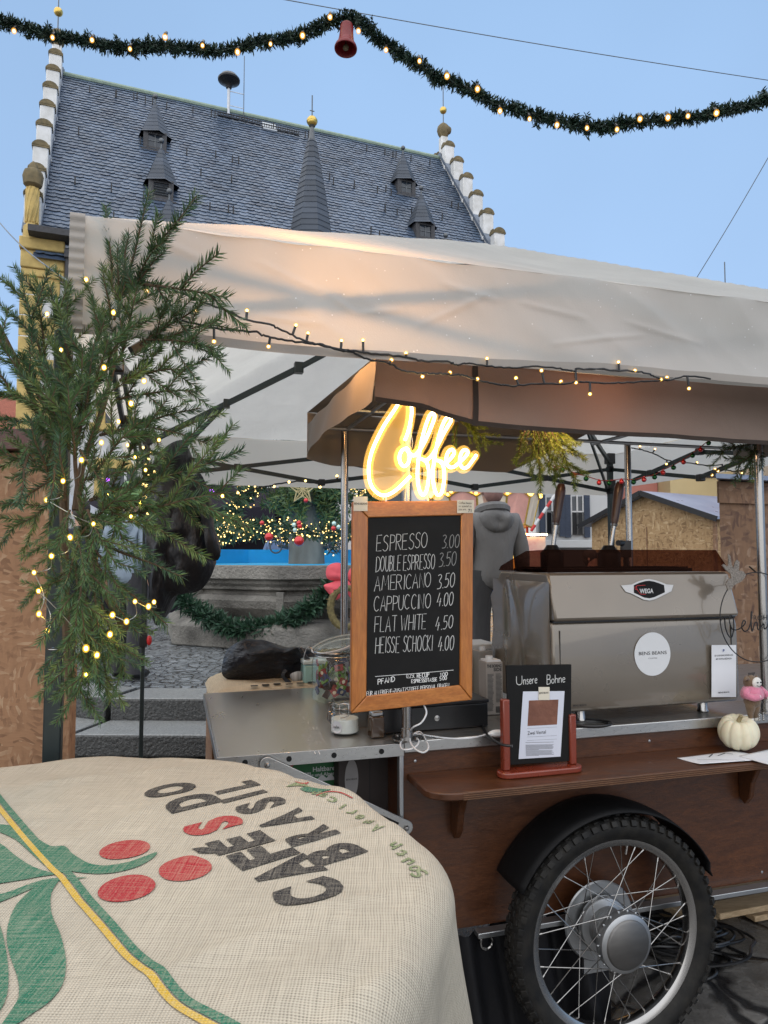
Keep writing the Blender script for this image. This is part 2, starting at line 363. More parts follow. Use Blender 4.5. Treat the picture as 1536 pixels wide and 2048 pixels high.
def osb(name, base, dark, light, sc=22, r=.75):
    M, t, o = nodes(name); v0 = coords(t)
    wv = tex(t, v0, 3, 2); cmb = N_(t, 'ShaderNodeVectorMath', operation='ADD'); nc = N_(t, 'ShaderNodeTexNoise'); nc.inputs['Scale'].default_value = 7; t.links.new(v0, nc.inputs[0])
    sc_ = N_(t, 'ShaderNodeVectorMath', operation='SCALE'); sc_.inputs['Scale'].default_value = .07; t.links.new(nc.outputs['Color'], sc_.inputs[0]); t.links.new(v0, cmb.inputs[0]); t.links.new(sc_.outputs[0], cmb.inputs[1])
    cols = []; hs = []
    for k, (st, ro) in enumerate((((1, 1, 3.2), .35), ((2.8, 2.8, 1), -.4))):
        mp = N_(t, 'ShaderNodeMapping'); mp.inputs['Scale'].default_value = st; mp.inputs['Rotation'].default_value = (ro, ro, .3); t.links.new(cmb.outputs[0], mp.inputs[0])
        vo = N_(t, 'ShaderNodeTexVoronoi'); vo.inputs['Scale'].default_value = sc; t.links.new(mp.outputs[0], vo.inputs['Vector'])
        sp = N_(t, 'ShaderNodeSeparateColor'); t.links.new(vo.outputs['Color'], sp.inputs[0]); cols.append(ramp(t, sp.outputs[0], [(.05, dark), (.35, base), (.8, base), (1, light)])); hs.append(vo.outputs['Distance'])
    col = mixc(t, maprange(t, tex(t, v0, 11, 2), .42, .58, 0, 1), cols[0], cols[1])
    col = mixc(t, maprange(t, tex(t, coords(t, (1, 1, .25)), 60, 4), .5, .75, 0, .35), col, dark)
    pbsdf(t, o, col, r, 0, bumpn(t, hs[0], .06, .006)); return M
def weave(name, c, pitch=.0034, hole=.5, tint=(.62, .56, .46), mixw=0.0):     # woven jute in UV metres; mixw = threads showing through a print
    M, t, o = nodes(name); uvv = coords(t, src='UV'); hsn = []
    dn = N_(t, 'ShaderNodeTexNoise'); dn.inputs['Scale'].default_value = 18; t.links.new(uvv, dn.inputs[0])
    ds = N_(t, 'ShaderNodeVectorMath', operation='SCALE'); ds.inputs['Scale'].default_value = .006; t.links.new(dn.outputs['Color'], ds.inputs[0])
    dv = N_(t, 'ShaderNodeVectorMath', operation='ADD'); t.links.new(uvv, dv.inputs[0]); t.links.new(ds.outputs[0], dv.inputs[1])
    for ax in ('X', 'Y'):
        wv = N_(t, 'ShaderNodeTexWave', wave_type='BANDS', bands_direction=ax); wv.inputs['Scale'].default_value = 2 * PI / (20 * pitch); wv.inputs['Distortion'].default_value = .6; wv.inputs['Detail'].default_value = 1; wv.inputs['Detail Scale'].default_value = .4
        t.links.new(dv.outputs[0], wv.inputs[0]); hsn.append(wv.outputs['Fac'])
    mul = N_(t, 'ShaderNodeMath', operation='MULTIPLY'); t.links.new(hsn[0], mul.inputs[0]); t.links.new(hsn[1], mul.inputs[1])
    mxm = N_(t, 'ShaderNodeMath', operation='ADD'); t.links.new(hsn[0], mxm.inputs[0]); t.links.new(hsn[1], mxm.inputs[1])
    sA = tex(t, coords(t, (14, 400, 1), src='UV'), 1, 3); sB = tex(t, coords(t, (400, 14, 1), src='UV'), 1, 3)
    sl_ = N_(t, 'ShaderNodeMath', operation='ADD'); t.links.new(sA, sl_.inputs[0]); t.links.new(sB, sl_.inputs[1])
    col = ramp(t, maprange(t, mxm.outputs[0], .15, 1.5, 0, 1), [(0, tuple(x * hole for x in c)), (.75, c), (1, tuple(min(1, x * 1.12) for x in c))])
    col = mixc(t, maprange(t, sl_.outputs[0], .85, 1.2, 0, .5), col, tuple(min(1, x * 1.3) for x in c) if not mixw else tint)
    col = mixc(t, maprange(t, tex(t, uvv, 9, 4), .4, .7, 0, .4), col, tuple(x * .78 for x in c))
    if mixw: col = mixc(t, maprange(t, tex(t, uvv, 420, 2), .55, .68, 0, mixw), col, tint)
    pbsdf(t, o, col, .92, 0, bumpn(t, mul.outputs[0], .55, .0012), Specular_IOR_Level=.1); return M
# ------------------------------------------------------------------ shared materials
M = {}
M['slate'] = [mat('slate_%d' % i, c, .38, 0, .27, .9, .25, 60, st=(1, 1, 1), bd=.01, det=8) for i, c in enumerate([(.066, .098, .152), (.082, .118, .180), (.054, .078, .124)])]
M['lead'] = mat('lead', (.14, .17, .22), .5, .3, .15, 5)
M['ochre'] = mat('ochre_stone', (.52, .38, .14), .85, 0, .18, 4, .2, 30)
M['plaster'] = mat('pale_plaster', (.62, .63, .64), .9, 0, .06, 2, .1, 80)
M['gabwhite'] = mat('weathered_white_plaster', (.76, .77, .78), .85, 0, .1, 3, .2, 40, c2=(.55, .55, .53))
M['capbrown'] = mat('lichen_brown_stone', (.10, .085, .05), .9, 0, .25, 6, .4, 30, c2=(.22, .17, .09))
M['darkwood'] = mat('dark_shingle_wood', (.05, .05, .055), .7, 0, .2, 12)
M['pane'] = mat('dark_pane', (.03, .04, .055), .08, 0, .2, 3)
M['gold'] = mat('gilded_metal', (.62, .44, .12), .3, .9, .12, 20)
M['black'] = mat('black_metal', (.012, .012, .014), .42, .2, .2, 20)
M['blacksat'] = mat('black_plastic', (.012, .012, .013), .35, 0, .2, 20)
M['iron'] = mat('grey_iron', (.12, .13, .14), .45, .7, .15, 12)
M['copper'] = mat('green_copper', (.26, .34, .27), .7, 0, .15, 5)
def stone_mat(name, c, sc=3.2, r0=.12, r1=.6, bump=.5, mortar=(.012, .012, .013), gap=.05, st=(1, 1, 1), rnd=1, wet=1):
    Mm, t, o = nodes(name); v = coords(t, st)
    nz = N_(t, 'ShaderNodeTexNoise'); nz.inputs['Scale'].default_value = 5; t.links.new(v, nz.inputs[0])
    s_ = N_(t, 'ShaderNodeVectorMath', operation='SCALE'); s_.inputs['Scale'].default_value = .12; t.links.new(nz.outputs['Color'], s_.inputs[0])
    a_ = N_(t, 'ShaderNodeVectorMath', operation='ADD'); t.links.new(v, a_.inputs[0]); t.links.new(s_.outputs[0], a_.inputs[1])
    vo = N_(t, 'ShaderNodeTexVoronoi', feature='DISTANCE_TO_EDGE'); vo.inputs['Scale'].default_value = sc; vo.inputs['Randomness'].default_value = rnd; t.links.new(a_.outputs[0], vo.inputs['Vector'])
    vc = N_(t, 'ShaderNodeTexVoronoi'); vc.inputs['Scale'].default_value = sc; vc.inputs['Randomness'].default_value = rnd; t.links.new(a_.outputs[0], vc.inputs['Vector'])
    sp = N_(t, 'ShaderNodeSeparateColor'); t.links.new(vc.outputs['Color'], sp.inputs[0])
    col = ramp(t, sp.outputs[0], [(0, tuple(x * .6 for x in c)), (.6, c), (1, tuple(x * 1.5 for x in c))])
    col = mixc(t, maprange(t, tex(t, v, 9, 6), .35, .7, 0, .6), col, tuple(x * 1.9 for x in c))
    e = maprange(t, vo.outputs[0], gap * .4, gap, 0, 1); col = mixc(t, e, mortar, col)
    pud = maprange(t, tex(t, v, 1.3, 4), .47, .62, 0, 1)
    rr = maprange(t, pud, 0, 1, r0, r1) if wet else r1
    h = N_(t, 'ShaderNodeMath', operation='ADD'); t.links.new(maprange(t, vo.outputs[0], 0, gap * 2.2, 0, .6), h.inputs[0]); t.links.new(maprange(t, tex(t, v, 26, 6, .65), 0, 1, 0, .7), h.inputs[1])
    pbsdf(t, o, col, rr, 0, bumpn(t, h.outputs[0], bump, .03)); return Mm
M['ground'] = stone_mat('wet_dark_paving', (.11, .105, .098), 3.0, .10, .5)
M['cobble'] = stone_mat('wet_cobbles', (.18, .195, .205), 9.5, .14, .42, .7, gap=.07, rnd=.75)
M['granite'] = mat('shaded_granite_riser', (.028, .029, .029), .24, 0, .1, 70, .8, 45, c2=(.085, .088, .088), bd=.02)
M['tread'] = mat('pale_granite_tread', (.16, .165, .165), .3, 0, .1, 80, .8, 45, c2=(.34, .35, .345), bd=.02)
M['basin'] = mat('weathered_sandstone', (.10, .095, .085), .85, 0, .2, 2.6, 1, 30, c2=(.31, .295, .265), bd=.03)
M['bluepaint'] = mat('blue_painted_board', (.03, .50, .95), .5, 0, .07, 4)
M['pillar'] = mat('stained_pillar_stone', (.12, .105, .085), .85, 0, .3, 3, .5, 24, c2=(.30, .28, .24), st=(1, 1, .4))
# ------------------------------------------------------------------ ground
g = MB(); g.grid(lambda a, b: ((a - .5) * 600, -60 + b * 600, 0), 6, 6)
struct(g.build('ground', M['ground']))
# ------------------------------------------------------------------ town hall
HT = rad(21.2); HR = Matrix.Translation((-11.06, 23.47, 0)) @ Matrix.Rotation(HT, 4, 'Z'); HL, HK, ZR = 14.33, 1.378, 18.0
def rz_(t): return ZR - HK * abs(t)
hall = thing('town_hall', 'old town hall with steep slate roof, stepped white gables and slim spire', 'building', HR @ V3((7, -6, 0)))
RW = random.Random(5)
sl_len = math.sqrt(1 + HK * HK); nv_ = V3((0, -HK, 1)).normalized(); dn_ = V3((0, -1, -HK)).normalized()
b = MB(HR); nrow = 58; ex = 6.45 * sl_len / nrow
for r in range(nrow):
    s0 = r * ex; x = -.1 - RW.random() * .2
    while x < HL + .05:
        wd = RW.uniform(.21, .31); x1 = min(x + wd, HL + .06); lf = RW.uniform(.014, .026); jb = RW.uniform(-.012, .012)
        def pt(xx, ss, h): q = V3((xx, 0, ZR)) + dn_ * ss + nv_ * h; return (min(max(q.x, -.05), HL + .05), q.y, q.z)
        bt = s0 + ex * 1.22 + jb
        b.add([pt(x, s0 - .03, 0), pt(x1, s0 - .03, 0), pt(x1, bt - .07, lf), pt((x + x1) / 2 + .03, bt, lf + .012), pt(x, bt - .03, lf + .006)], [(0, 4, 3, 2, 1)], RW.choice((0, 0, 1, 1, 2)))
        x = x1
b.add([(-.1, 0, ZR - .05), (HL + .1, 0, ZR - .05), (HL + .1, -6.5, rz_(6.5) - .06), (-.1, -6.5, rz_(6.5) - .06), (-.1, 6.5, rz_(6.5)), (HL + .1, 6.5, rz_(6.5))], [(0, 3, 2, 1), (0, 1, 5, 4)], 2)
roof = b.build('roof', M['slate'], hall, smooth=False)
b = MB(HR); b.tube([(-.1, 0, ZR + .04), (HL + .1, 0, ZR + .04)], .09, 8); b.build('ridge_cap', M['copper'], roof)
b = MB(HR)
for k in range(70):
    u, t_ = RW.uniform(.3, HL - .3), RW.choice((.5, .52, 2.4, 3.2, 4.3, 5.2)) + RW.uniform(-.1, .1)
    b.bar((u, -t_ - .02, rz_(t_) + .02), (u, -t_ - .04, rz_(t_) + .26), .035, .035)
b.build('roof_hook', M['black'], roof)['kind'] = 'stuff'
b = MB(HR)
for u0, u1, t_ in ((5.2, 6.75, .38), (6.8, 8.2, .48)):
    for dz in (.05, .17): b.tube([(u0, -t_ - .05, rz_(t_) + dz), (u1, -t_ - .07, rz_(t_) + dz - .03)], .022, 5)
    n = 16
    for k in range(n + 1): uu = u0 + (u1 - u0) * k / n; b.bar((uu, -t_ - .05, rz_(t_) + .02), (uu, -t_ - .06, rz_(t_) + .2), .022)
b.build('snow_guard', M['black'], roof)
b = MB(HR); b.obox(V3((7.1, -.42, rz_(.42) + .07)), V3((.26, 0, 0)), dn_ * .27, nv_ * .04); b.build('roof_hatch', mat('zinc_hatch', (.42, .46, .5), .35, .4), roof, bev=.01)
# gable walls with their stepped pinnacles
def gable(u0, u1, fac):
    b = MB(HR); pr = [(u0, -6.25, 0), (u0, -6.25, rz_(6.25) + .1), (u0, 0, ZR + .25), (u0, 6.25, rz_(6.25) + .1), (u0, 6.25, 0)]
    b.prism(pr, (u1 - u0, 0, 0)); gw = b.build('gable_wall', M['gabwhite'], hall)
    b = MB(HR)
    for sg in (-1, 1): b.obox(V3(((u0 + u1) / 2, sg * 3.1, (ZR + .3 + rz_(6.2) + .2) / 2)), ((u1 - u0) / 2 + .05, 0, 0), V3((0, sg, -HK)).normalized() * 5.25, V3((0, sg * HK, 1)).normalized() * .05)
    b.build('coping', M['lead'], gw)
    for k in range(16):
        t_ = .42 + (k % 8) * .78; sg = -1 if k < 8 else 1
        if sg == 1 and k % 8 > 3: continue
        z0 = rz_(t_) - .1; h = 1.02; uc = (u0 + u1) / 2; hu = (u1 - u0) / 2 + .03
        b = MB(HR); b.box((uc - hu, sg * t_ - .17, z0), (uc + hu, sg * t_ + .15, z0 + h))
        b.prism([(uc - hu - .03, sg * t_ - .20, z0 + .1), (uc - hu - .03, sg * t_ + .18, z0 + .1), (uc - hu - .03, sg * t_, z0 - .3)], (2 * hu + .06, 0, 0), 0)
        p = b.build('pinnacle', M['gabwhite'], hall, bev=.03)
        b = MB(HR); n = 8
        for (ax, rr, hh) in ((0, .185, hu + .02), (1, hu + .015, .195)):
            pts = [(math.cos(PI * i / n) * rr, math.sin(PI * i / n) * rr * .8) for i in range(n + 1)]
            if ax == 0: b.prism([(uc - hh, sg * t_ + a, z0 + h - .03 + c_) for a, c_ in pts], (2 * hh, 0, 0))
            else: b.prism([(uc + a, sg * t_ - hh, z0 + h - .02 + c_) for a, c_ in pts], (0, 2 * hh, 0))
        b.box((uc - hu - .025, sg * t_ - .195, z0 + h - .06), (uc + hu + .025, sg * t_ + .175, z0 + h))
        b.build('cap', M['capbrown'], p, ang=50)
    b = MB(HR); c = ((u0 + u1) / 2, 0, ZR + .1)
    b.box((c[0] - .15, -.15, c[2]), (c[0] + .15, .15, c[2] + .85)); fin = b.build('finial', M['gabwhite'], hall, bev=.03)
    b = MB(HR); b.lathe([(.13, .85), (.22, .98), (.27, 1.15), (.25, 1.3), (.15, 1.42), (.05, 1.5)], c, 12); b.sphere(V3(c) + V3((.14, -.1, 1.15)), .18, 8, 6); b.build('finial_knob', M['capbrown'], fin)
    b = MB(HR); zt = c[2] + 1.5; b.tube([(c[0], 0, zt - .1), (c[0], 0, zt + (1.6 if fac else 1.45))], .02, 6); rod = b.build('rod', M['iron'], fin)
    b = MB(HR); b.sphere((c[0], 0, zt + (.55 if fac else .62)), .15, 12, 8); b.build('ball', M['gold'], rod)
gable(-.36, -.02, False); gable(HL + .02, HL + .38, True)
# corner column, cornice, walls
b = MB(HR); cc = (-.17, -6.3, 9.75)
b.lathe([(.19, -.3), (.19, .05), (.12, .12), (.16, .6), (.15, 1.0), (.11, 1.1)], cc, 12)
for k in range(10):
    a = k * .63; b.tube([(cc[0] + math.cos(a + z) * .145, cc[1] + math.sin(a + z) * .145, cc[2] + .15 + z * .7) for z in (0, .35, .7, 1.05, 1.3)], .022, 5)
col_ = b.build('corner_column', M['ochre'], hall)
b = MB(HR); b.lathe([(.12, 1.08), (.22, 1.15), (.25, 1.38), (.22, 1.5), (.11, 1.58), (.09, 1.7), (.02, 1.78)], cc, 10); b.build('column_capital', M['capbrown'], col_)
b = MB(HR)
for z0, z1, o_ in ((9.2, 9.5, .22), (8.75, 9.2, .12), (8.55, 8.75, .07)): b.box((-.36 - o_ * .3, -6.25 - o_, z0), (.62, -6.2, z1))
b.build('cornice', M['ochre'], hall, bev=.03)
b = MB(HR); b.box((.62, -6.62, 9.05), (HL + .4, -6.3, 9.25)); b.box((-.2, -6.85, 9.5), (HL + .4, -6.3, 9.66))
b.tube([(.72, -6.45, 9.2), (.72, -6.45, .1)], .09, 8); b.build('gutter', M['darkwood'], hall)
b = MB(HR); b.box((-.36, -6.2, 0), (HL + .38, 6.2, 9.1)); wall = b.build('front_wall', M['plaster'], hall)
b = MB(HR); z = 0; k = 0
while z < 8.5:
    b.box((-.40, -6.26, z), ((.52 if k % 2 else .12), -6.19, z + .52)); z += .54; k += 1
b.build('quoins', M['ochre'], wall, bev=.015)
for uw in (2.2, 4.6, 9.5, 12.0):
    for z0 in (1.6, 5.1):
        b = MB(HR)
        b.box((uw - .75, -6.34, z0 - .2), (uw - .52, -6.19, z0 + 2.4)); b.box((uw + .52, -6.34, z0 - .2), (uw + .75, -6.19, z0 + 2.4)); b.box((uw - .52, -6.34, z0 + 2.15), (uw + .52, -6.19, z0 + 2.4)); b.box((uw - .9, -6.42, z0 - .38), (uw + .9, -6.19, z0 - .2))
        wn = b.build('window', M['ochre'], hall, bev=.02)
        b = MB(HR); b.box((uw - .52, -6.24, z0 - .2), (uw + .52, -6.205, z0 + 2.15)); b.build('pane', M['pane'], wn)
        b = MB(HR); b.box((uw - .03, -6.27, z0 - .2), (uw + .03, -6.242, z0 + 2.15)); b.box((uw - .52, -6.27, z0 + 1.3), (uw - .031, -6.242, z0 + 1.36)); b.box((uw + .031, -6.27, z0 + 1.3), (uw + .52, -6.242, z0 + 1.36)); b.build('glazing_bars', M['plaster'], wn)
# dormers
MSD = [mat('dark_slate_%d' % i, c, .5, 0, .16, 1.6, .25, 60, bd=.01) for i, c in enumerate([(.036, .050, .074), (.044, .060, .088), (.030, .042, .062)])]
def dormer(u, t_, louvre=False):
    mtx = HR @ Matrix.Translation((u, -t_, rz_(t_) + .02))
    b = MB(mtx); b.box((-.36, 0, -.05), (-.21, 1, .62)); b.box((.21, 0, -.05), (.36, 1, .62)); b.box((-.21, 0, .5), (.21, 1, .62)); b.box((-.21, 0, -.05), (.21, 1, .1)); b.box((-.44, -.08, -.1), (.44, .3, -.04))
    d = b.build('dormer', M['darkwood'], hall, bev=.012)
    b = MB(mtx); b.box((-.21, .05, .1), (.21, .12, .5)); b.build('dormer_pane', M['pane'], d)
    b = MB(mtx)
    if louvre:
        for k in range(5): b.obox((0, .03, .14 + k * .08), (.21, 0, 0), (0, .02, -.02), (0, .004, .004))
    else: b.box((-.012, .03, .1), (.012, .049, .5)); b.box((-.21, .03, .29), (-.013, .049, .31)); b.box((.013, .03, .29), (.21, .049, .31))
    b.build('dormer_bars', M['iron'], d)
    b = MB(mtx); prof = [(.56, .56), (.5, .64), (.38, .95), (.2, 1.4), (.07, 1.72), (.03, 1.76)]
    for i in range(len(prof) - 1):
        (r0, z0), (r1, z1) = prof[i], prof[i + 1]; nn = max(1, int((z1 - z0) / .12))
        for k in range(nn):
            a, c_ = k / nn, (k + 1) / nn
            b.lathe([(r0 + (r1 - r0) * a + .012, z0 + (z1 - z0) * a - .01), (r0 + (r1 - r0) * c_, z0 + (z1 - z0) * c_)], (0, .36, 0), 6, RW.choice((0, 1, 2)), a0=rad(-80), caps=False)
    dr = b.build('dormer_roof', MSD, d, smooth=False)
    b = MB(mtx); b.tube([(0, .36, 1.7), (0, .36, 2.05)], [.035, .015], 6); b.sphere((0, .36, 2.0), .085, 10, 6); b.build('dormer_knob', M['iron'], d)
for a in ((2.95, 2.46, False), (3.06, 4.29, True), (3.2, 6.05, False), (11.9, 2.26, False), (11.84, 4.05, False), (11.9, 5.85, True)): dormer(*a)
# oriel spire
SP = HR @ Matrix.Translation((7.2, -6.1, 0)); b = MB(SP); R0 = random.Random(3)
prof = [(.95, 9.3), (.72, 10.3), (.62, 11.0), (.48, 11.9), (.36, 12.6), (.25, 13.2), (.14, 13.75), (.10, 13.82)]
for i in range(len(prof) - 1):
    (r0, z0), (r1, z1) = prof[i], prof[i + 1]; nn = max(1, round((z1 - z0) / .17))
    for k in range(nn):
        a, c_ = k / nn, (k + 1) / nn; b.lathe([(r0 + (r1 - r0) * a + .018, z0 + (z1 - z0) * a - .02), (r0 + (r1 - r0) * c_, z0 + (z1 - z0) * c_)], (0, 0, 0), 8, R0.choice((0, 1, 2)), a0=rad(-88), caps=False)
spr = b.build('spire', MSD, hall, smooth=False)
b = MB(SP); b.lathe([(.92, 5), (.92, 9.25), (1.0, 9.3)], (0, 0, 0), 8, a0=rad(-88)); b.build('oriel_wall', M['ochre'], hall)
b = MB(SP); b.lathe([(.11, 13.8), (.06, 14.2), (.1, 14.25)], (0, 0, 0), 8); b.tube([(0, 0, 14.3), (0, 0, 15.2)], .018, 6); b.bar((-.07, 0, 14.72), (.07, 0, 14.72), .02); b.build('spire_rod', M['iron'], spr)
b = MB(SP); b.sphere((0, 0, 14.4), .16, 14, 8); b.lathe([(.165, 14.38), (.165, 14.43)], (0, 0, 0), 14); b.build('spire_ball', M['gold'], spr)
# siren and aerial on the ridge
sm = HR @ Matrix.Translation((5.63, -.1, ZR - .15)); sr = thing('siren', 'black mushroom shaped siren on a pole at the slate roof ridge', 'siren', sm.translation)
b = MB(sm); b.tube([(0, 0, 0), (0, 0, 1.15)], .055, 8); b.bar((0, 0, .35), (.56, 0, .35), .02); b.bar((0, 0, .9), (.56, 0, .9), .02); b.build('pole', mat('galvanised', (.45, .47, .5), .4, .6), sr)
b = MB(sm); b.lathe([(.1, 1.0), (.14, 1.12), (.2, 1.16), (.40, 1.28), (.41, 1.34), (.3, 1.48), (.1, 1.55), (0, 1.56)], (0, 0, 0), 20); b.build('horn', M['black'], sr)
b = MB(sm); b.tube([(.56, 0, .05), (.56, 0, 2.4)], .015, 5); b.build('aerial', M['iron'], sr)
# ------------------------------------------------------------------ foliage helpers
M['needle'] = [mat('fir_needles_%d' % i, c, .5, 0, .3, 14, Specular_IOR_Level=.35, Sheen_Weight=.15) for i, c in enumerate([(.062, .122, .036), (.125, .180, .048), (.042, .098, .044)])]
M['tinsel'] = [mat('artificial_greenery_%d' % i, c, .55, 0, .3, 10) for i, c in enumerate([(.016, .05, .028), (.028, .075, .038), (.05, .11, .07)])]
M['twig'] = mat('fir_bark', (.075, .045, .025), .85, 0, .3, 40, .4, 120, c2=(.13, .085, .05))
def garland(b, path, rr, per_m, ln, wd, rng, mats=3, jit=.15):
    fr = frames(path)
    for i in range(len(path) - 1):
        L = (path[i + 1] - path[i]).length; n = int(L * per_m + rng.random())
        for k in range(n):
            t, a, c = fr[i]; p = path[i].lerp(path[i + 1], rng.random()); an = rng.uniform(0, 2 * PI)
            rd = (a * math.cos(an) + c * math.sin(an)); q = p + rd * rng.uniform(0, rr * .55)
            d = (rd + t * rng.uniform(-.9, .9) + V3((rng.gauss(0, 1), rng.gauss(0, 1), rng.gauss(0, 1))) * .3).normalized()
            sd_ = d.cross(V3((rng.gauss(0, 1), rng.gauss(0, 1), rng.gauss(0, 1)))).normalized() * wd / 2; l = ln * rng.uniform(.55, 1.15)
            b.add([q - sd_, q + d * l * .6 - sd_ * 1.1, q + d * l, q + d * l * .6 + sd_ * 1.1, q + sd_], [(0, 1, 2, 3, 4)], rng.randrange(mats))
M['bulb'] = emis('warm_bulb', (1, .58, .07), 7)
M['bulbhot'] = emis('warm_bulb_bright', (1, .60, .03), 26)
def led(name, c, s, shell):
    Ms, t, o = nodes(name + '_shell'); e = N_(t, 'ShaderNodeEmission'); e.inputs[0].default_value = (*shell, 1); e.inputs[1].default_value = 1.1; tr = N_(t, 'ShaderNodeBsdfTransparent'); a = N_(t, 'ShaderNodeMixShader'); a.inputs[0].default_value = .42; t.links.new(tr.outputs[0], a.inputs[1]); t.links.new(e.outputs[0], a.inputs[2]); t.links.new(a.outputs[0], o.inputs[0]); return [emis(name + '_core', c, s), Ms]
def bulb_mesh(p, r, mats, par, sc=(1, 1, 1.25)):
    b = MB(); b.sphere(p, r * .72, 8, 6, 0, sc); b.sphere(p, r * 1.35, 12, 8, 1, sc); return b.build('bulb', mats, par)
M['bulb'] = led('warm_led', (1, .72, .30), 9, (1, .50, .07)); M['bulbhot'] = led('bough_led', (1, .66, .10), 46, (1, .56, .06)); M['gbulb'] = led('garland_led', (1, .72, .34), 8, (1, .46, .08))
M['bulbfar'] = emis('warm_fairy_light', (1, .66, .22), 3.2)
# ------------------------------------------------------------------ fountain platform and fountain
FC = V3((-1.17, 10.75, 0))
st = thing('stone_steps', 'two granite steps round the cobbled fountain platform', 'steps', FC + V3((0, 0, 0)))
b = MB(); nn = 16
for r0, r1, z in ((5.02, 5.5, .17), (4.55, 5.02, .345)):
    for k in range(nn):
        a0, a1 = 2 * PI * (k + .012 + .45) / nn, 2 * PI * (k + 1 - .012 + .45) / nn
        q = [FC + V3((math.cos(a) * r, math.sin(a) * r, 0)) for r, a in ((r0, a0), (r1, a0), (r1, a1), (r0, a1))]
        b.prism(q, (0, 0, z + R0.uniform(-.006, .006)))
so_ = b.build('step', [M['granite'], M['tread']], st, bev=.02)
for p_ in so_.data.polygons: p_.material_index = 1 if p_.normal.z > .5 else 0  # pale tops; tent shade and grime are put into the dark riser colour
b = MB(); b.lathe([(4.56, 0), (4.56, .335), (0, .338)], FC, 16, a0=2 * PI * .45 / 16); b.build('cobbled_top', M['cobble'], st)
fo = thing('fountain', 'octagonal stone fountain basin with blue boards inside and round pillar', 'fountain', FC + V3((0, 0, .34)))
A8 = rad(-94)
b = MB(); b.lathe([(2.12, .34), (2.12, .60), (2.02, .66), (1.62, .68)], FC, 8, a0=A8); b.build('plinth', M['basin'], fo, ang=25, bev=.015)
b = MB(); b.lathe([(1.58, .64), (1.66, .70), (1.80, .82), (1.84, .92), (1.80, .985), (1.72, 1.0), (1.70, 1.04), (1.80, 1.06), (1.80, 1.10), (1.86, 1.14), (1.86, 1.185), (1.95, 1.20), (1.95, 1.37), (1.72, 1.372)], FC, 8, a0=A8, caps=False); ba = b.build('basin', M['basin'], fo, ang=25, bev=.008)
for k in range(8):
    b = MB(); a = A8 + k * PI / 4; d = V3((math.cos(a), math.sin(a), 0)); s_ = V3((-d.y, d.x, 0))
    for w0, r_, z0, z1 in ((.045, 1.72, .68, 1.04),): b.obox(FC + d * r_ + V3((0, 0, (z0 + z1) / 2)), s_ * w0, d * .14, (0, 0, (z1 - z0) / 2))
    b.build('corner_pier', M['basin'], ba)
b = MB(); b.lathe([(0, 1.373), (1.715, 1.374)], FC, 8, a0=A8, caps=False)
for k in range(1, 5):
    a0, a1 = A8 + PI / 4 * (k + 1.5), A8 + PI / 4 * (k + 2.5)
    p0, p1 = [FC + V3((math.cos(A8 + PI / 4 * (k + 1 + j)) * 1.72, math.sin(A8 + PI / 4 * (k + 1 + j)) * 1.72, 1.374)) for j in (0, 1)]
    d = (p0 + p1) / 2 - FC; d.z = 0; d.normalize(); b.prism([p0, p1, p1 + V3((0, 0, .225)), p0 + V3((0, 0, .225))], d * .03)
b.build('blue_boards', M['bluepaint'], fo, smooth=False)
b = MB(); b.lathe([(.275, 1.375), (.27, 1.5), (.265, 2.0), (.25, 2.5), (.30, 2.55), (.30, 2.75), (.2, 3.3), (.05, 3.4)], FC, 20); pil = b.build('pillar', M['pillar'], fo)
for sg in (-1, 1):
    b = MB(); q = FC + V3((sg * .27, -.12, 1.62)); b.tube([q, q + V3((sg * .12, -.1, .02))], .025, 8)
    b.tube([q + V3((sg * .16 + .085 * math.cos(a), -.12, .0 + .085 * math.sin(a))) for a in [2 * PI * i / 20 for i in range(20)]], .012, 6, closed=True)
    if sg > 0: b.tube(catmull([q + V3((.06, 0, .05)), q + V3((.12, 0, .18)), q + V3((.3, 0, .3)), q + V3((.45, 0, .42))]), .02, 6)
    b.build('spout_ring', M['iron'], pil)
# crown of greenery and lights over the fountain
cr = thing('greenery_crown_decoration', 'crown of green garlands full of tiny lights above the fountain', 'christmas decoration', FC + V3((0, 0, 1.5)))
G = random.Random(11); b = MB(); ring = [FC + V3((1.42 * math.cos(a), 1.42 * math.sin(a), 1.84 + .05 * math.sin(6 * a))) for a in [2 * PI * k / 48 for k in range(49)]]
garland(b, ring, .14, 420, .13, .022, G); b.build('ring_garland', M['tinsel'], cr)
arcs = []
for a in (rad(178), rad(-8), rad(80), rad(-80)):
    p = [FC + V3((r * math.cos(a), r * math.sin(a), z)) for r, z in ((1.62, 1.62), (1.5, 1.78), (1.22, 2.06), (.9, 2.45), (.55, 2.9), (.2, 3.3))]
    if a == rad(-80): continue
    p = catmull(p, 6); arcs.append(p); b = MB(); garland(b, p, .20, 520, .15, .024, G); b.tube(p, .03, 6); b.build('arch_garland', M['tinsel'], cr)
b = MB()
for path, per, rr in [(ring, 85, .17)] + [(a, 110, .22) for a in arcs]:
    for i in range(len(path) - 1):
        for k in range(int((path[i + 1] - path[i]).length * per + G.random())):
            p = path[i].lerp(path[i + 1], G.random()) + V3((G.gauss(0, 1), G.gauss(0, 1), G.gauss(0, 1))).normalized() * rr * G.uniform(.4, 1)
            b.sphere(p, G.uniform(.006, .012), 6, 4)
b.build('fairy_lights', M['bulbfar'], cr)['kind'] = 'stuff'
M['redbaub'] = mat('red_bauble', (.55, .02, .025), .16, .35, .1, 5, Coat_Weight=.6)
M['mintbaub'] = mat('mint_bauble', (.5, .72, .68), .2, .3, .1, 5)
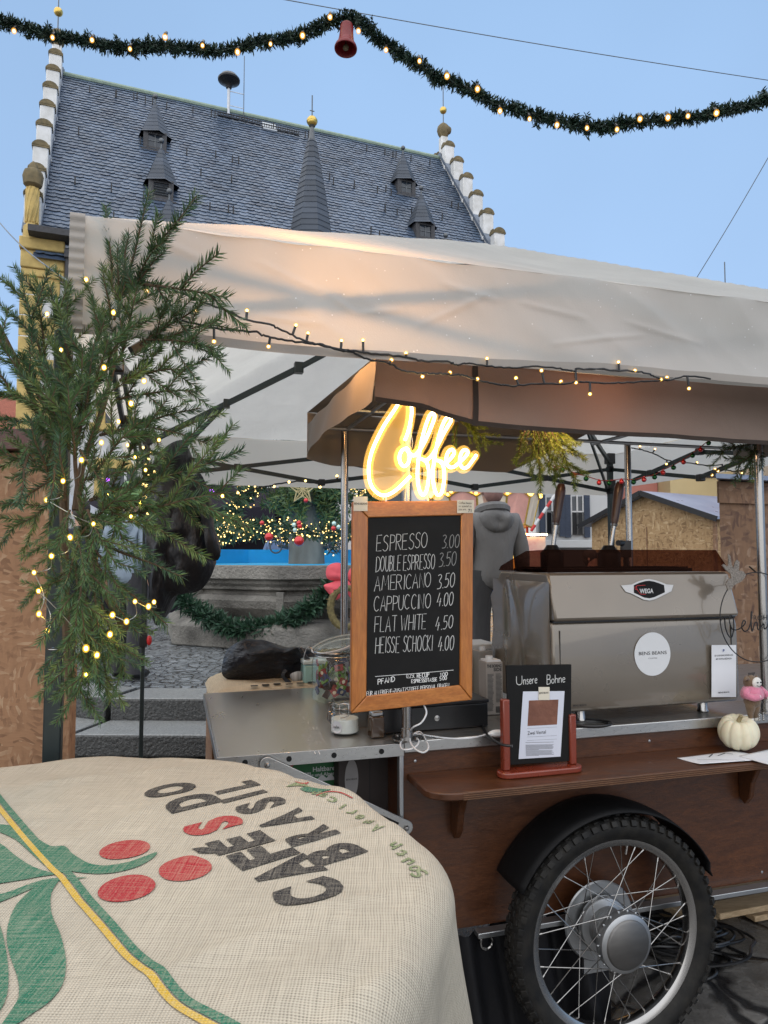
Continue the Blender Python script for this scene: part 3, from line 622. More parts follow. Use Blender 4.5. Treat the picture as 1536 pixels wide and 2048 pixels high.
def bauble(p, r, m, label, group=None, par=None):
    b = MB(); b.sphere((0, 0, 0), r, 16, 10)
    o = b.build('bauble', m); o.location = p; tag(o, label, 'bauble', group)
    c = MB(); c.lathe([(r * .25, r * .95), (r * .25, r * 1.15), (0, r * 1.2)], (0, 0, 0), 8); c2 = c.build('bauble_cap', M['gold']); c2.parent = o; return o
for x, y, r, m, lb in ((524, 1046, .031, 'redbaub', 'small red bauble alone on the left of the crown garland'), (598, 1082, .068, 'redbaub', 'largest red bauble hanging in front of the stone pillar'), (538, 1074, .058, 'redbaub', 'large red bauble under the crown garland left of the pillar'),
                    (598, 1046, .034, 'redbaub', 'upper red bauble in the cluster over the pillar'), (599, 1052, .034, 'redbaub', 'lower red bauble in the cluster over the pillar'), (588, 1050, .031, 'mintbaub', 'upper mint bauble in the cluster over the pillar'), (590, 1060, .031, 'mintbaub', 'lower mint bauble in the cluster over the pillar'),
                    (667, 1057, .034, 'redbaub', 'red bauble in the cluster beside the chrome pole'), (668, 1047, .03, 'mintbaub', 'upper mint bauble in the cluster beside the chrome pole'), (677, 1054, .03, 'mintbaub', 'right mint bauble in the cluster beside the chrome pole')):
    bauble(atY(x, y, 9.15 if r > .05 else 9.2), r, M[m], lb)
# fir skirt round the pillar, straw star
b = MB()
for k in range(60):
    a = G.uniform(0, 2 * PI); z = G.uniform(2.35, 3.0); p = FC + V3((.24 * math.cos(a), .24 * math.sin(a), z)); q = p + V3((math.cos(a) * G.uniform(.15, .55), math.sin(a) * G.uniform(.15, .55), -G.uniform(.2, .55)))
    garland(b, catmull([p, p.lerp(q, .5) + V3((0, 0, .06)), q], 3), .07, 300, .11, .018, G)
tag(b.build('fir_boughs', M['needle']), 'dark fir boughs tied round the top of the fountain pillar', 'fir boughs')
b = MB(); c = atY(605, 980, 9.95); rs = .20
sp_ = [c + V3((math.sin(a) * r, 0, math.cos(a) * r)) for a, r in [(PI * k / 5, rs if k % 2 == 0 else rs * .42) for k in range(10)]]
b.tube(sp_, .018, 6, closed=True)
for k in range(10): b.tube([c, sp_[k]], .01, 5); b.tube([sp_[k], sp_[(k + 3) % 10]], .006, 5)
tag(b.build('straw_star', mat('straw', (.45, .38, .2), .8, 0, .25, 30)), 'woven straw star hanging on the fountain pillar', 'star')
bauble(atY(612, 1001, 9.85), .034, M['redbaub'], 'small red bauble hanging from the straw star')
# swag of greenery on the basin, bow and wreath
b = MB(); P = catmull([atY(x, y, Y) for x, y, Y in ((335, 1170, 9.0), (365, 1200, 8.95), (410, 1232, 8.9), (465, 1255, 8.85), (520, 1258, 8.82), (570, 1244, 8.78), (615, 1220, 8.82), (650, 1192, 8.86), (672, 1168, 8.9))], 6)
garland(b, P, .13, 700, .15, .024, G); b.tube(P, .03, 6); tag(b.build('green_swag', M['tinsel']), 'dark green garland swag hung along the stone basin', 'garland')
bw = thing('ribbon_bow', 'coral pink fabric bow at the right end of the green swag', 'bow', atY(680, 1160, 8.75)); Mb = fabric('pink_ribbon', (.78, .13, .16), .15, .12, .5, 60)
for nm, pts in (('bow_loop', [(656, 1131), (680, 1126), (690, 1148), (700, 1155), (688, 1162), (660, 1160), (652, 1150)]), ('bow_loop', [(694, 1150), (712, 1126), (735, 1134), (732, 1162), (705, 1165)]), ('bow_tail', [(682, 1160), (660, 1166), (647, 1172), (662, 1192), (674, 1200), (692, 1178)]), ('bow_tail', [(694, 1160), (706, 1172), (722, 1196), (704, 1199), (690, 1176)])):
    b = MB(); b.pillow([atY(x, y, 8.72) for x, y in pts], (0, -1, 0), .05, 4, lump=.5, seed=4); b.build(nm, Mb, bw)
b = MB(); c = atY(692, 1215, 8.7); b.tube([c + V3((.19 * math.cos(a), 0, .24 * math.sin(a))) for a in [2 * PI * k / 28 for k in range(28)]], .045, 8, closed=True); garland(b, [c + V3((.19 * math.cos(a), 0, .24 * math.sin(a))) for a in [2 * PI * k / 28 for k in range(29)]], .05, 200, .06, .008, G, 1)
tag(b.build('straw_wreath', mat('straw_wreath', (.16, .13, .055), .85, 0, .4, 40, .5, 90)), 'oval straw wreath hanging under the pink bow', 'wreath')
# ------------------------------------------------------------------ people
M['skin'] = mat('skin', (.52, .31, .22), .5, 0, .06, 12, Subsurface_Weight=.1)
def cloth(n, c, v=.12, bump=.3): return mat(n, c, .8, 0, v, 5, bump * 1.5, 9, bd=.06, st=(1, 1, .35), Sheen_Weight=.1)
M['hair'] = mat('dark_hair', (.03, .022, .016), .6, 0, .3, 30, .5, 90)
def skinmesh(name, pts, edges, rads, m, parent, sub=2):
    me = bpy.data.meshes.new(name); me.from_pydata([tuple(p) for p in pts], edges, []); me.materials.append(m)
    o = bpy.data.objects.new(name, me); C.objects.link(o)
    if parent is not None: o.parent = parent
    md = o.modifiers.new('skin', 'SKIN'); me.skin_vertices.new() if not me.skin_vertices else None
    for k, r in enumerate(rads): me.skin_vertices[0].data[k].radius = (r if isinstance(r, tuple) else (r, r)); me.skin_vertices[0].data[k].use_root = (k == 0)
    s_ = o.modifiers.new('sub', 'SUBSURF'); s_.levels = sub; s_.render_levels = sub
    dg = bpy.context.evaluated_depsgraph_get(); m2 = bpy.data.meshes.new_from_object(o.evaluated_get(dg)); o.modifiers.clear(); o.data = m2
    m2.polygons.foreach_set('use_smooth', [True] * len(m2.polygons)); return o
def person(label, loc, rot, h, jacket, trousers, hair=None, hat=None, hood=None, arms=((.27, .02), (.27, .02)), hem=.82):
    k = h / 1.75; r = thing('person', label, 'person', loc); r.rotation_euler = (0, 0, rot); r.scale = (k, k, k)
    J = [(0, 0, .95), (0, .01, 1.15), (0, .02, 1.32), (0, .01, 1.44), (0, -.005, 1.53), (0, -.015, 1.62), (0, -.01, 1.70)]; rd = [(.15, .11), (.14, .10), (.16, .11), (.075, .07), (.055, .055), (.082, .098), (.07, .085)]; E = [(i, i + 1) for i in range(6)]
    for sg, (ao, fw) in ((-1, arms[0]), (1, arms[1])):
        n = len(J); J += [(sg * .17, .02, 1.40), (sg * (.17 + .07), .03, 1.13), (sg * ao, .03 - fw, .9), (sg * ao, .0 - fw, .83)]; rd += [.062, .046, .03, (.022, .038)]; E += [(2, n), (n, n + 1), (n + 1, n + 2), (n + 2, n + 3)]
        n = len(J); J += [(sg * .09, 0, .86), (sg * .1, -.01, .5), (sg * .1, .01, .1), (sg * .1, -.13, .04)]; rd += [.09, .06, .042, .04]; E += [(0, n), (n, n + 1), (n + 1, n + 2), (n + 2, n + 3)]
    bd_ = skinmesh('body', J, E, rd, M['skin'], r)
    b = MB(); b.sphere((0, -.105, 1.625), .016, 8, 6, 0, (.8, 1.2, 1.5)); b.sphere((-.085, .0, 1.63), .024, 8, 6, 0, (.4, .7, 1.2)); b.sphere((.085, .0, 1.63), .024, 8, 6, 0, (.4, .7, 1.2)); f_ = b.build('face', M['skin']); f_.parent = r
    b = MB(); b.sphere((-.033, -.092, 1.65), .011, 8, 6); b.sphere((.033, -.092, 1.65), .011, 8, 6); b.sphere((0, -.1, 1.578), .02, 8, 5, 0, (1.2, .35, .25)); e_ = b.build('eyes_and_mouth', M['hair']); e_.parent = r
    jb = [(0, .01, hem + .02), (0, .015, 1.0), (0, .015, 1.16), (0, .02, 1.32), (0, .015, 1.43), (0, .005, 1.49)]; jr = [(.20, .155), (.19, .15), (.18, .14), (.195, .135), (.12, .1), (.075, .075)]; je = [(i, i + 1) for i in range(5)]
    for sg, (ao, fw) in ((-1, arms[0]), (1, arms[1])):
        n = len(jb); jb += [(sg * .19, .02, 1.39), (sg * .255, .03, 1.13), (sg * (ao + .005), .03 - fw, .91)]; jr += [.085, .074, .058]; je += [(3, n), (n, n + 1), (n + 1, n + 2)]
    skinmesh('jacket', jb, je, jr, jacket, r)
    b = MB()
    for sg in (-1, 1): b.tube(catmull([(sg * .085, 0, .98), (sg * .1, -.005, .75), (sg * .105, -.01, .5), (sg * .105, .01, .25), (sg * .105, .015, .06)], 4), [.12, .118, .115, .108, .1, .095, .09, .088, .088, .086, .084, .082, .08, .08, .082, .084, .084], 12)
    t_ = b.build('trousers', trousers); t_.parent = r
    b = MB()
    for sg in (-1, 1): b.sphere((sg * .105, -.06, .045), .05, 10, 6, 0, (1, 2.5, .9))
    s_ = b.build('shoes', M['blacksat']); s_.parent = r
    if hood is not None:
        b = MB(); b.pillow([(.155 * math.cos(a), .11, 1.40 + (.085 if math.sin(a) > 0 else .13) * math.sin(a)) for a in [2 * PI * i / 12 for i in range(12)]], (0, 1, .1), .055, 6, lump=.6, seed=2); b.tube(catmull([(.11 * math.cos(a), .02 + .09 * math.sin(a), 1.47 + .03 * math.sin(a)) for a in [2 * PI * i / 12 for i in range(12)]], 2, True), .045, 8, closed=True); o = b.build('hood', hood); o.parent = r
    if hair is not None:
        b = MB(); b.sphere((0, .012, 1.672), .103, 16, 10, 0, (.93, 1.06, 1.02)); b.sphere((0, .05, 1.62), .085, 12, 8, 0, (1, .8, 1.1)); o = b.build('hair', hair); o.parent = r
    if hat is not None:
        b = MB(); b.lathe([(.108, 1.64), (.112, 1.68), (.11, 1.74), (.085, 1.80), (.045, 1.83), (0, 1.84)], (0, 0, 0), 16, sx=.95); b.lathe([(.112, 1.63), (.118, 1.65), (.118, 1.68), (.111, 1.69)], (0, 0, 0), 16, sx=.95); o = b.build('beanie', hat); o.parent = r
    return r
ga = person('person in grey hooded rain jacket standing with back turned behind the menu', (.93, 6.15, .34), PI + .25, 1.84, cloth('grey_rain_jacket', (.165, .162, .16)), cloth('grey_trousers', (.045, .045, .048)), hair=mat('pinkish_hair', (.30, .17, .15), .6, 0, .2, 20), hood=cloth('grey_hood', (.15, .148, .146)), arms=((.28, .05), (.24, .18)), hem=.78)
person('person in pale blue hoodie and green knitted hat beside the fir branches', (-2.42, 6.75, .34), PI - .4, 1.78, cloth('pale_blue_hoodie', (.23, .29, .36)), cloth('dark_trousers', (.03, .03, .035)), hat=mat('striped_green_beanie', (.08, .32, .15), .9, 0, .3, 3, .4, 60, c2=(.3, .42, .16), st=(1, 1, 14)), hood=cloth('pale_blue_hood', (.23, .29, .36)))
person('person in dark navy coat standing left of the hanging black parka', (-3.25, 7.6, .34), PI + .5, 1.74, cloth('navy_coat', (.025, .03, .045)), cloth('black_trousers', (.015, .015, .018)), hair=M['hair'])
person('person in denim blue shirt standing behind the fountain', (-1.98, 13.3, .34), PI, 1.72, cloth('denim_shirt', (.13, .20, .36)), cloth('blue_trousers', (.05, .07, .13)), hair=M['hair'])
mg = person('man with glasses in dark coat seen through the tinted machine top', (2.62, 9.0, 0), rad(52), 1.56, cloth('black_coat', (.02, .02, .024)), cloth('dark_jeans', (.03, .035, .05)), hair=M['hair'])
b = MB()
for sg in (-1, 1): b.tube([(sg * .035 + .026 * math.cos(a), -.108, 1.648 + .02 * math.sin(a)) for a in [2 * PI * i / 12 for i in range(12)]], .004, 5, closed=True); b.tube([(sg * .06, -.105, 1.65), (sg * .09, .0, 1.655)], .003, 5)
b.tube([(-.01, -.11, 1.65), (.01, -.11, 1.65)], .004, 5); o = b.build('glasses', M['black']); o.parent = mg
person('small person in red hat and purple scarf beyond the fountain', (-3.95, 15.6, 0), .3, 1.68, cloth('purple_jacket', (.16, .03, .30)), cloth('plum_trousers', (.06, .03, .06)), hat=cloth('red_hat', (.5, .03, .04)))
# ------------------------------------------------------------------ far side of the square
def shutter_house(name, label, x0, x1, Y, ztop, m, cat='house', wins=(), depth=8, base=None, zb=2.0, roofm=None):
    h = thing(name, label, cat, (x0, Y, 0)); b = MB(); b.box((x0, Y, 0), (x1, Y + depth, ztop)); w_ = b.build('wall', m, h)
    if base: b = MB(); b.box((x0, Y - .06, 0), (x1, Y - .003, zb)); b.build('ground_floor_front', base, h); b = MB(); b.box((x0 - .02, Y - .16, zb), (x1 + .02, Y - .002, zb + .28)); b.build('string_course', m, h, bev=.03)
    if roofm: b = MB(); b.prism([(x0 - .3, Y - .4, ztop), (x0 - .3, Y + depth + .4, ztop), (x0 - .3, Y + depth / 2, ztop + depth * .5)], (x1 - x0 + .6, 0, 0)); b.build('roof', roofm, h, smooth=False)
    for xc, z0, z1, hw, sh in wins:
        b = MB(); b.box((xc - hw, Y - .05, z0), (xc + hw, Y - .003, z1)); wn = b.build('window', M['pane'], h)
        b = MB()
        for a, c_ in ((xc - hw - .05, xc - hw), (xc - .03, xc + .03), (xc + hw, xc + hw + .05)): b.box((a, Y - .09, z0), (c_, Y - .052, z1 + .06))
        b.box((xc - hw, Y - .085, (z0 + z1) / 2 + .1), (xc - .031, Y - .054, (z0 + z1) / 2 + .17)); b.box((xc + .031, Y - .085, (z0 + z1) / 2 + .1), (xc + hw, Y - .054, (z0 + z1) / 2 + .17)); b.build('window_frame', M['plaster'], wn)
        if sh:
            for sg in (-1, 1):
                b = MB(); b.box((xc + sg * (hw + .16) - .105, Y - .12, z0 - .1), (xc + sg * (hw + .16) + .105, Y - .06, z1 + .1))
                for q in range(12): zz = z0 + (z1 - z0) * (q + .5) / 12; b.box((xc + sg * (hw + .16) - .085, Y - .135, zz - .02), (xc + sg * (hw + .16) + .085, Y - .121, zz + .02))
                b.build('shutter', sh, h)
            b = MB(); n = 9
            for q in range(n + 1): b.bar((xc - hw + 2 * hw * q / n, Y - .2, z0), (xc - hw + 2 * hw * q / n, Y - .2, z0 + .8), .02)
            b.bar((xc - hw - .03, Y - .2, z0 + .8), (xc + hw + .03, Y - .2, z0 + .8), .03); b.bar((xc - hw - .03, Y - .2, z0 + .02), (xc + hw + .03, Y - .2, z0 + .02), .03); b.build('window_railing', M['black'], wn)
    return h
M['shut'] = mat('blue_grey_shutter', (.028, .045, .085), .55, 0, .12, 6)
M['darkfront'] = mat('dark_shopfront', (.03, .028, .03), .4, 0, .3, 1)
M['rooftile'] = mat('red_roof_tiles', (.30, .09, .055), .8, 0, .3, 14, .6, 30, st=(3, 1, 1))
hw_ = lambda x, Y: (x - 768) / FPX * Y
Yh = 26.0; zy = lambda y, Y: HEYE + (1111 - y) / FPX * Y
shutter_house('white_house', 'white house with dark blue shutters and small window railings', hw_(1050, Yh), hw_(1238, Yh), Yh, 9.5, mat('white_render', (.56, .58, .60), .9, 0, .05, 1), wins=[(hw_(1104, Yh), zy(1068, Yh), zy(995, Yh), .20, M['shut']), (hw_(1154, Yh), zy(1070, Yh), zy(993, Yh), .19, M['shut'])], base=M['darkfront'], zb=zy(1096, Yh), roofm=M['rooftile'])
shutter_house('pink_house', 'salmon pink house right of the white shuttered house', hw_(1239, Yh), hw_(1330, Yh), Yh + .6, 8.6, mat('salmon_render', (.46, .19, .155), .9, 0, .06, 1), wins=[(hw_(1290, Yh), 4.4, 6, .4, None)], base=M['darkfront'], zb=1.9, roofm=M['rooftile'])
shutter_house('yellow_house', 'pale yellow house behind the wooden market huts', hw_(1332, Yh), hw_(1640, Yh), Yh - .5, 7.4, mat('cream_render', (.62, .50, .28), .9, 0, .06, 1), wins=[(hw_(1400, Yh), 4.3, 5.9, .4, None), (hw_(1520, Yh), 4.3, 5.9, .4, None)], base=None, roofm=M['rooftile'])
shutter_house('ochre_house', 'ochre house behind the lit carousel roof', hw_(700, 30), hw_(1048, 30), 30, 8.5, mat('ochre_render', (.50, .38, .17), .9, 0, .06, 1), wins=[(hw_(1010, 30), 3.6, 5, .4, None), (hw_(900, 30), 3.6, 5, .4, None)], base=None, roofm=M['rooftile'])
shutter_house('red_roofed_house', 'house with red tiled roof at the right end of the tent roof', 12.6, 22, 20.5, 6.2, mat('beige_render', (.5, .42, .33), .9, 0, .06, 1), depth=7.4, roofm=M['rooftile'])
b = MB(); p = atY(1449, 560, 24); b.tube([p - V3((0, 0, 5.5)), atY(1449, 524, 24)], .02, 5); tag(b.build('roof_aerial', M['iron']), 'thin aerial mast above the right half of the tent', 'aerial')
shutter_house('low_house', 'low house with reddish roof far left behind the fir branches', -16.5, -11.6, 22, 4.6, mat('rose_render', (.5, .36, .32), .9, 0, .06, 1), depth=5, roofm=M['rooftile'])
# carousel
ca = thing('carousel', 'small lit carousel with pale pink scalloped canopy', 'carousel', (2.42, 17.2, 0)); cc = V3((2.42, 17.2, 0))
Mp = mat('carousel_pink', (.62, .34, .30), .5, 0, .12, 3); Mr = mat('carousel_red', (.5, .05, .03), .5, 0, .2, 3); Mw = mat('carousel_cream', (.66, .60, .50), .5, 0, .1, 4)
b = MB(); b.lathe([(.3, 3.5), (.9, 3.05), (1.22, 2.84)], cc, 12, a0=rad(15), caps=False); b.build('canopy_roof', Mr, ca)
for k in range(12):
    a0, a1 = rad(15) + PI / 6 * k, rad(15) + PI / 6 * (k + 1); b = MB()
    def cp(t, z, r): a = a0 + (a1 - a0) * t; return cc + V3((math.cos(a) * r, math.sin(a) * r, z))
    top = [cp(i / 6, 2.84 + .13 * math.sin(PI * i / 6), 1.27) for i in range(7)]; bot = [cp(i / 6, 2.22 - .05 * math.sin(PI * i / 6), 1.12) for i in range(7)]
    d = (cp(.5, 0, 1) - cc).normalized() * .04
    b.prism(top + bot[::-1], d); pn = b.build('canopy_panel', Mp if k % 2 else Mw, ca, smooth=False)
    b = MB(); b.tube([p + d * 1.2 for p in top], .025, 6); b.tube([p + d * 1.2 for p in bot], .02, 6); b.tube([top[0] + d, bot[0] + d], .025, 6)
    b.build('gilt_trim', M['gold'], pn)
b = MB()
for k in range(84): a = 2 * PI * k / 84; t_ = (k % 7) / 7; b.sphere(cc + V3((1.36 * math.cos(a + rad(15)), 1.36 * math.sin(a + rad(15)), 2.9 + .13 * math.sin(PI * t_))), .04, 6, 4)
for k in range(70): a = 2 * PI * k / 70; b.sphere(cc + V3((1.06 * math.cos(a), 1.06 * math.sin(a), 1.96 + .03 * math.sin(9 * a))), .035, 6, 4)
b.build('canopy_lights', emis('carousel_bulbs', (1, .62, .12), 4), ca)
b = MB(); b.lathe([(.75, .5), (.75, 1.9), (.9, 2.1)], cc, 10); b.build('centre_column', emis('lit_carousel_core', (1, .55, .10), 1.3), ca)
b = MB(); b.lathe([(1.1, 1.82), (1.12, 1.98), (.92, 2.0)], cc, 16, caps=False)
for k in range(8): a = 2 * PI * k / 8; b.tube([cc + V3((1.05 * math.cos(a), 1.05 * math.sin(a), .45)), cc + V3((1.05 * math.cos(a), 1.05 * math.sin(a), 2.3))], .03, 6)
b.build('red_rail', Mr, ca)
b = MB(); b.lathe([(1.6, 0), (1.6, .45), (0, .46)], cc, 16); b.build('platform', Mw, ca)
b = MB(); b.box((2.95, 15.4, .9), (3.5, 15.5, 1.9)); b.box((2.95, 15.36, 0), (3.5, 15.5, .898)); tk = b.build('ticket_booth', mat('pink_patterned_panel', (.60, .28, .26), .6, 0, .4, 4, c2=(.72, .55, .42))); tag(tk, 'pink patterned booth front beside the carousel', 'booth')
b = MB()
for k in range(12): b.sphere((2.94 + k * .052, 15.34, 1.95), .025, 6, 4)
x_ = b.build('booth_lights', emis('booth_bulbs', (1, .66, .3), 8)); setp(x_, tk)
b = MB(); p0, p1 = atY(1062, 1062, 14), atY(1110, 990, 14)
for k in range(6): b.tube([p0.lerp(p1, k / 6), p0.lerp(p1, (k + 1) / 6)], .03, 8, k % 2)
tag(b.build('barrier_pole', [mat('barrier_red', (.5, .03, .03), .5), M['plaster']]), 'red and white striped pole leaning between carousel and white house', 'pole')
# dark market tents with purple lamps behind the parka
ds = thing('market_stall', 'dark market stall with purple lamps left of the fountain', 'stall', (-5.2, 16.5, 0)); Md = fabric('black_awning', (.014, .012, .022), .1)
b = MB(); b.box((-6.6, 17.6, 0), (-2.4, 17.7, 2.9)); b.box((-6.6, 16.2, 0), (-2.4, 16.3, 1.0)); b.build('stall_body', Md, ds)
b = MB(); b.grid(lambda i, j: (-6.8 + 4.4 * i, 15.6 + 2.2 * j, 2.55 + .7 * j - .05 * math.sin(i * 9)), 12, 4); b.grid(lambda i, j: (-6.8 + 4.4 * i, 15.6, 2.56 - .3 * j), 12, 2); b.build('awning', Md, ds)
b = MB()
for x, y in ((424, 981), (498, 982), (360, 984), (215, 960)): b.sphere(atY(x, y, 15.55), .05, 8, 6)
b.build('purple_lamp', emis('purple_lamp', (.42, .06, 1), 5), ds)
ws = thing('white_gazebo', 'pale market gazebo left of the dark stall', 'gazebo', (-7, 13, 0)); Mg = fabric('white_gazebo_cloth', (.5, .53, .58), .3)
b = MB(); b.grid(lambda i, j: (-8.6 + 3 * i, 12 + 2.6 * j, 2.3 + .8 * (1 - abs(2 * i - 1))), 8, 4); b.grid(lambda i, j: (-8.6 + 3 * i, 12, 2.3 + .8 * (1 - abs(2 * i - 1)) - .3 * j), 8, 2); b.build('canopy', Mg, ws)
for x in (-8.5, -5.7):
    for y in (12.1, 14.5): b = MB(); b.tube([(x, y, 0), (x, y, 2.35)], .025, 6); b.build('leg', M['black'], ws)
# wooden huts
M['osbL'] = osb('osb_light', (.40, .26, .13), (.22, .13, .06), (.55, .40, .23), 16)
M['osbR'] = osb('osb_brown', (.24, .135, .075), (.13, .07, .045), (.36, .24, .16), 15)
M['osbF'] = osb('osb_rust', (.31, .165, .085), (.20, .10, .05), (.42, .27, .16), 44)
M['metroof'] = mat('bluish_metal_roof', (.22, .25, .33), .3, .3, .2, 1.2, c2=(.40, .44, .52))
hu = thing('market_hut', 'gabled chipboard hut with bluish roof behind the espresso machine', 'hut', (3.7, 10, 0)); a_ = rad(58); gx = V3((math.cos(a_), -math.sin(a_), 0)); gy = V3((math.sin(a_), math.cos(a_), 0)); ap = V3((3.72, 10, 0)); Z = V3((0, 0, 1)); hwid = 1.02
b = MB(); b.prism([ap - gx * hwid, ap + gx * hwid, ap + gx * hwid + Z * 2.0, ap + Z * 2.36, ap - gx * hwid + Z * 1.98], gy * 2.6); b.build('wall', M['osbL'], hu, smooth=False)
b = MB(); b.obox(ap + gx * (hwid + .005) - gy * .008 + Z, gx * .02, gy * .02, Z * 1); b.obox(ap - gx * .02 - gy * .006 + Z * .95, gx * .006, gy * .004, Z * .95); b.build('corner_batten', M['osbR'], hu)
b = MB()
for sg, ze in ((1, 2.0), (-1, 1.98)):
    e = ap + gx * (sg * (hwid + .12)) + Z * (ze - .04); t0 = ap + Z * 2.37
    b.prism([t0 - gy * .15, e - gy * .15, e + gy * 2.75, t0 + gy * 2.75], Z * .035)
rf_ = b.build('roof', M['metroof'], hu, smooth=False)
b = MB()
for sg, ze in ((1, 2.0), (-1, 1.98)): b.bar(ap - gy * .16 + Z * 2.375, ap - gy * .16 + gx * (sg * (hwid + .13)) + Z * (ze - .04), .07, .02)
b.build('verge_board', M['black'], rf_)
h2 = thing('plywood_hut', 'brown chipboard hut wall at the right end of the counter', 'hut', atY(1500, 1330, 4.6)); pA = atY(1447, 1300, 4.6); pB = V3((3.6, 5.1, 0)); pA.z = 0; d = (pB - pA).normalized(); n_ = V3((d.y, -d.x, 0))
b = MB(); dv = V3((.52, .85, 0)) * 1.6; b.prism([pA, pB, pB + dv, pA + dv], (0, 0, 1.985)); b.build('wall', M['osbR'], h2, smooth=False)
b = MB(); b.prism([pA - d * .02 + n_ * .004 + Z * 1.84, pB + n_ * .004 + Z * 1.84, pB + n_ * .02 + Z * 1.84, pA - d * .02 + n_ * .02 + Z * 1.84], (0, 0, .14)); b.build('top_board', M['osbR'], h2, smooth=False)
b = MB(); b.prism([pA - d * .12 + n_ * .1, pB + n_ * .1, pB + dv, pA - d * .12 + dv], (0, 0, .03)); o = b.build('flat_roof', M['metroof'], h2, smooth=False); o.location.z = 1.988
hl = thing('rusty_chipboard_hut', 'reddish chipboard hut wall at the left edge of the photo', 'hut', (-1.5, 1.95, 0))
qA = atY(108, 1200, 1.78); qA.z = 0; qB = qA + V3((-1.6, .12, 0))
b = MB(); b.prism([qB, qA, qA * 1.5, qB + V3((0, .9, 0))], (0, 0, 1.76)); b.build('wall', M['osbF'], hl, smooth=False)
b = MB(); b.prism([qB + V3((0, -.05, 0)), qA * .98, qA * 1.5, qB + V3((0, 1, 0))], (0, 0, .05)); o = b.build('hut_roof', mat('rust_red_sheet', (.10, .045, .04), .6, 0, .3, 6), hl); o.location.z = 1.765
b = MB(); e0 = atY(133, 1500, 1.72); e0.z = 0; b.obox(e0 + V3((0, 0, .62)), (.013, 0, 0), (0, .02, 0), (0, 0, .62)); b.sphere(e0 + V3((.002, -.021, 1.12)), .006, 8, 5); tag(b.build('wooden_batten', M['osbF'], bev=.003), 'narrow brown wooden batten beside the black tent leg', 'batten')
# ------------------------------------------------------------------ the pale market tent
M['tent'] = fabric('cream_tent_cloth', (.625, .615, .59), .42, .03, .28, 240, .25, specks=48)
M['tentroof'] = fabric('frosted_tent_roof', (.69, .68, .64), .55, .08, .9, 260, .5, specks=90)
M['tentin'] = fabric('cream_tent_lining', (.84, .80, .71), .78, .02, .2, 240, .1)
M['hem'] = fabric('tent_hem', (.36, .33, .30), .12, .05, .3, 200)
M['frame'] = mat('dark_tent_frame', (.025, .035, .035), .4, .3, .15, 15)
TU0, TU1, TV0, TV1, TZ0, TZ1 = -1.535, 1.90, -.25, 2.75, 2.005, 2.267
tent = thing('market_tent', 'large cream market tent with frosted roof over the coffee cart', 'tent', cw(.18, 1.25, 0))
VCR = [(uv_(*a, TV0).x, uv_(*a, TV0).z, uv_(*c, TV0).x, uv_(*c, TV0).z) for a, c in (((505, 512), (665, 584)), ((660, 580), (716, 620)), ((712, 618), (810, 612)), ((832, 648), (985, 582)), ((520, 622), (650, 640)), ((300, 470), (420, 520)), ((1040, 600), (1180, 640)), ((1250, 640), (1420, 690)), ((1100, 690), (1300, 670)), ((880, 560), (1010, 600)))]
def wrk(u, z, s=0):      # folds of the cloth
    cz = 0
    for (ax, az, bx, bz) in VCR:
        L2 = (bx - ax) ** 2 + (bz - az) ** 2; tt = ((u - ax) * (bx - ax) + (z - az) * (bz - az)) / L2
        if 0 < tt < 1: dd = math.hypot(u - ax - tt * (bx - ax), z - az - tt * (bz - az)); cz -= .0042 * math.exp(-(dd / .007) ** 2) * math.sin(PI * tt) ** .5
    f = cz + .016 * noise.noise(V3((u * 2.3 + s, z * 6 + u * 2, s))) + .010 * abs(noise.noise(V3((u * 5 + z * 6, z * 4, 8)))) + .007 * noise.noise(V3((u * 9 + s, z * 5, 3.3 + s)))
    dl = max(0, 1 - (u - TU0) / .22)
    return f + dl * .003 * math.sin(z * 58 + 2.2 * math.sin(z * 17) + u * 30) * (1 - dl * .4)
b = MB(CART)
b.grid(lambda i, j: (lambda u, z: (u, TV0 + wrk(u, z) + .012 * math.sin(PI * j), z - .012 * math.sin(PI * 3 * i) * (1 - j)))(TU0 + (TU1 - TU0) * i, TZ0 + (TZ1 - TZ0) * j), 420, 44)
fv = b.build('front_valance', M['tent'], tent, ang=180)
b = MB(CART)
b.grid(lambda i, j: (lambda u, z: (u, TV0 + wrk(u, TZ0) - .003, z - .012 * math.sin(PI * 3 * i)))(TU0 + (TU1 - TU0) * i, TZ0 - .004 + .022 * j), 100, 2); b.build('hem', M['hem'], fv, ang=180)
b = MB(CART); b.grid(lambda i, j: (TU0 - .002 + .032 * i, TV0 - .006 + .002 * math.sin(j * 70), TZ0 + (TZ1 - TZ0 + .004) * j), 4, 60); b.build('corner_seam', M['hem'], fv, ang=180)
for nm, fn in (('left_valance', lambda i, j: (TU0 + .008 * math.sin(i * 17), TV0 + (TV1 - TV0) * i, TZ0 + (TZ1 - TZ0) * j)), ('right_valance', lambda i, j: (TU1 + .008 * math.sin(i * 17), TV0 + (TV1 - TV0) * i, TZ0 + (TZ1 - TZ0) * j)), ('rear_valance', lambda i, j: (TU0 + (TU1 - TU0) * i, TV1 + .01 * math.sin(i * 23 + j * 2), TZ0 - .05 + (TZ1 - TZ0 + .05) * j))):
    b = MB(CART); b.grid(fn, 60, 6); p = b.build(nm, M['tentin'], tent, ang=180)
UC, VC = (TU0 + TU1) / 2, (TV0 + TV1) / 2; RISE = .80
def roofz(u, v):
    a = abs(u - UC) / (TU1 - UC); c = abs(v - VC) / (TV1 - VC); d = max(a, c); h = RISE * (1 - d)
    sag = .05 * math.sin(PI * min(1, d)) * (1 - min(a, c) / max(d, .01)) ; return TZ1 + h - sag + .006 * noise.noise(V3((u * 4, v * 4, 2)))
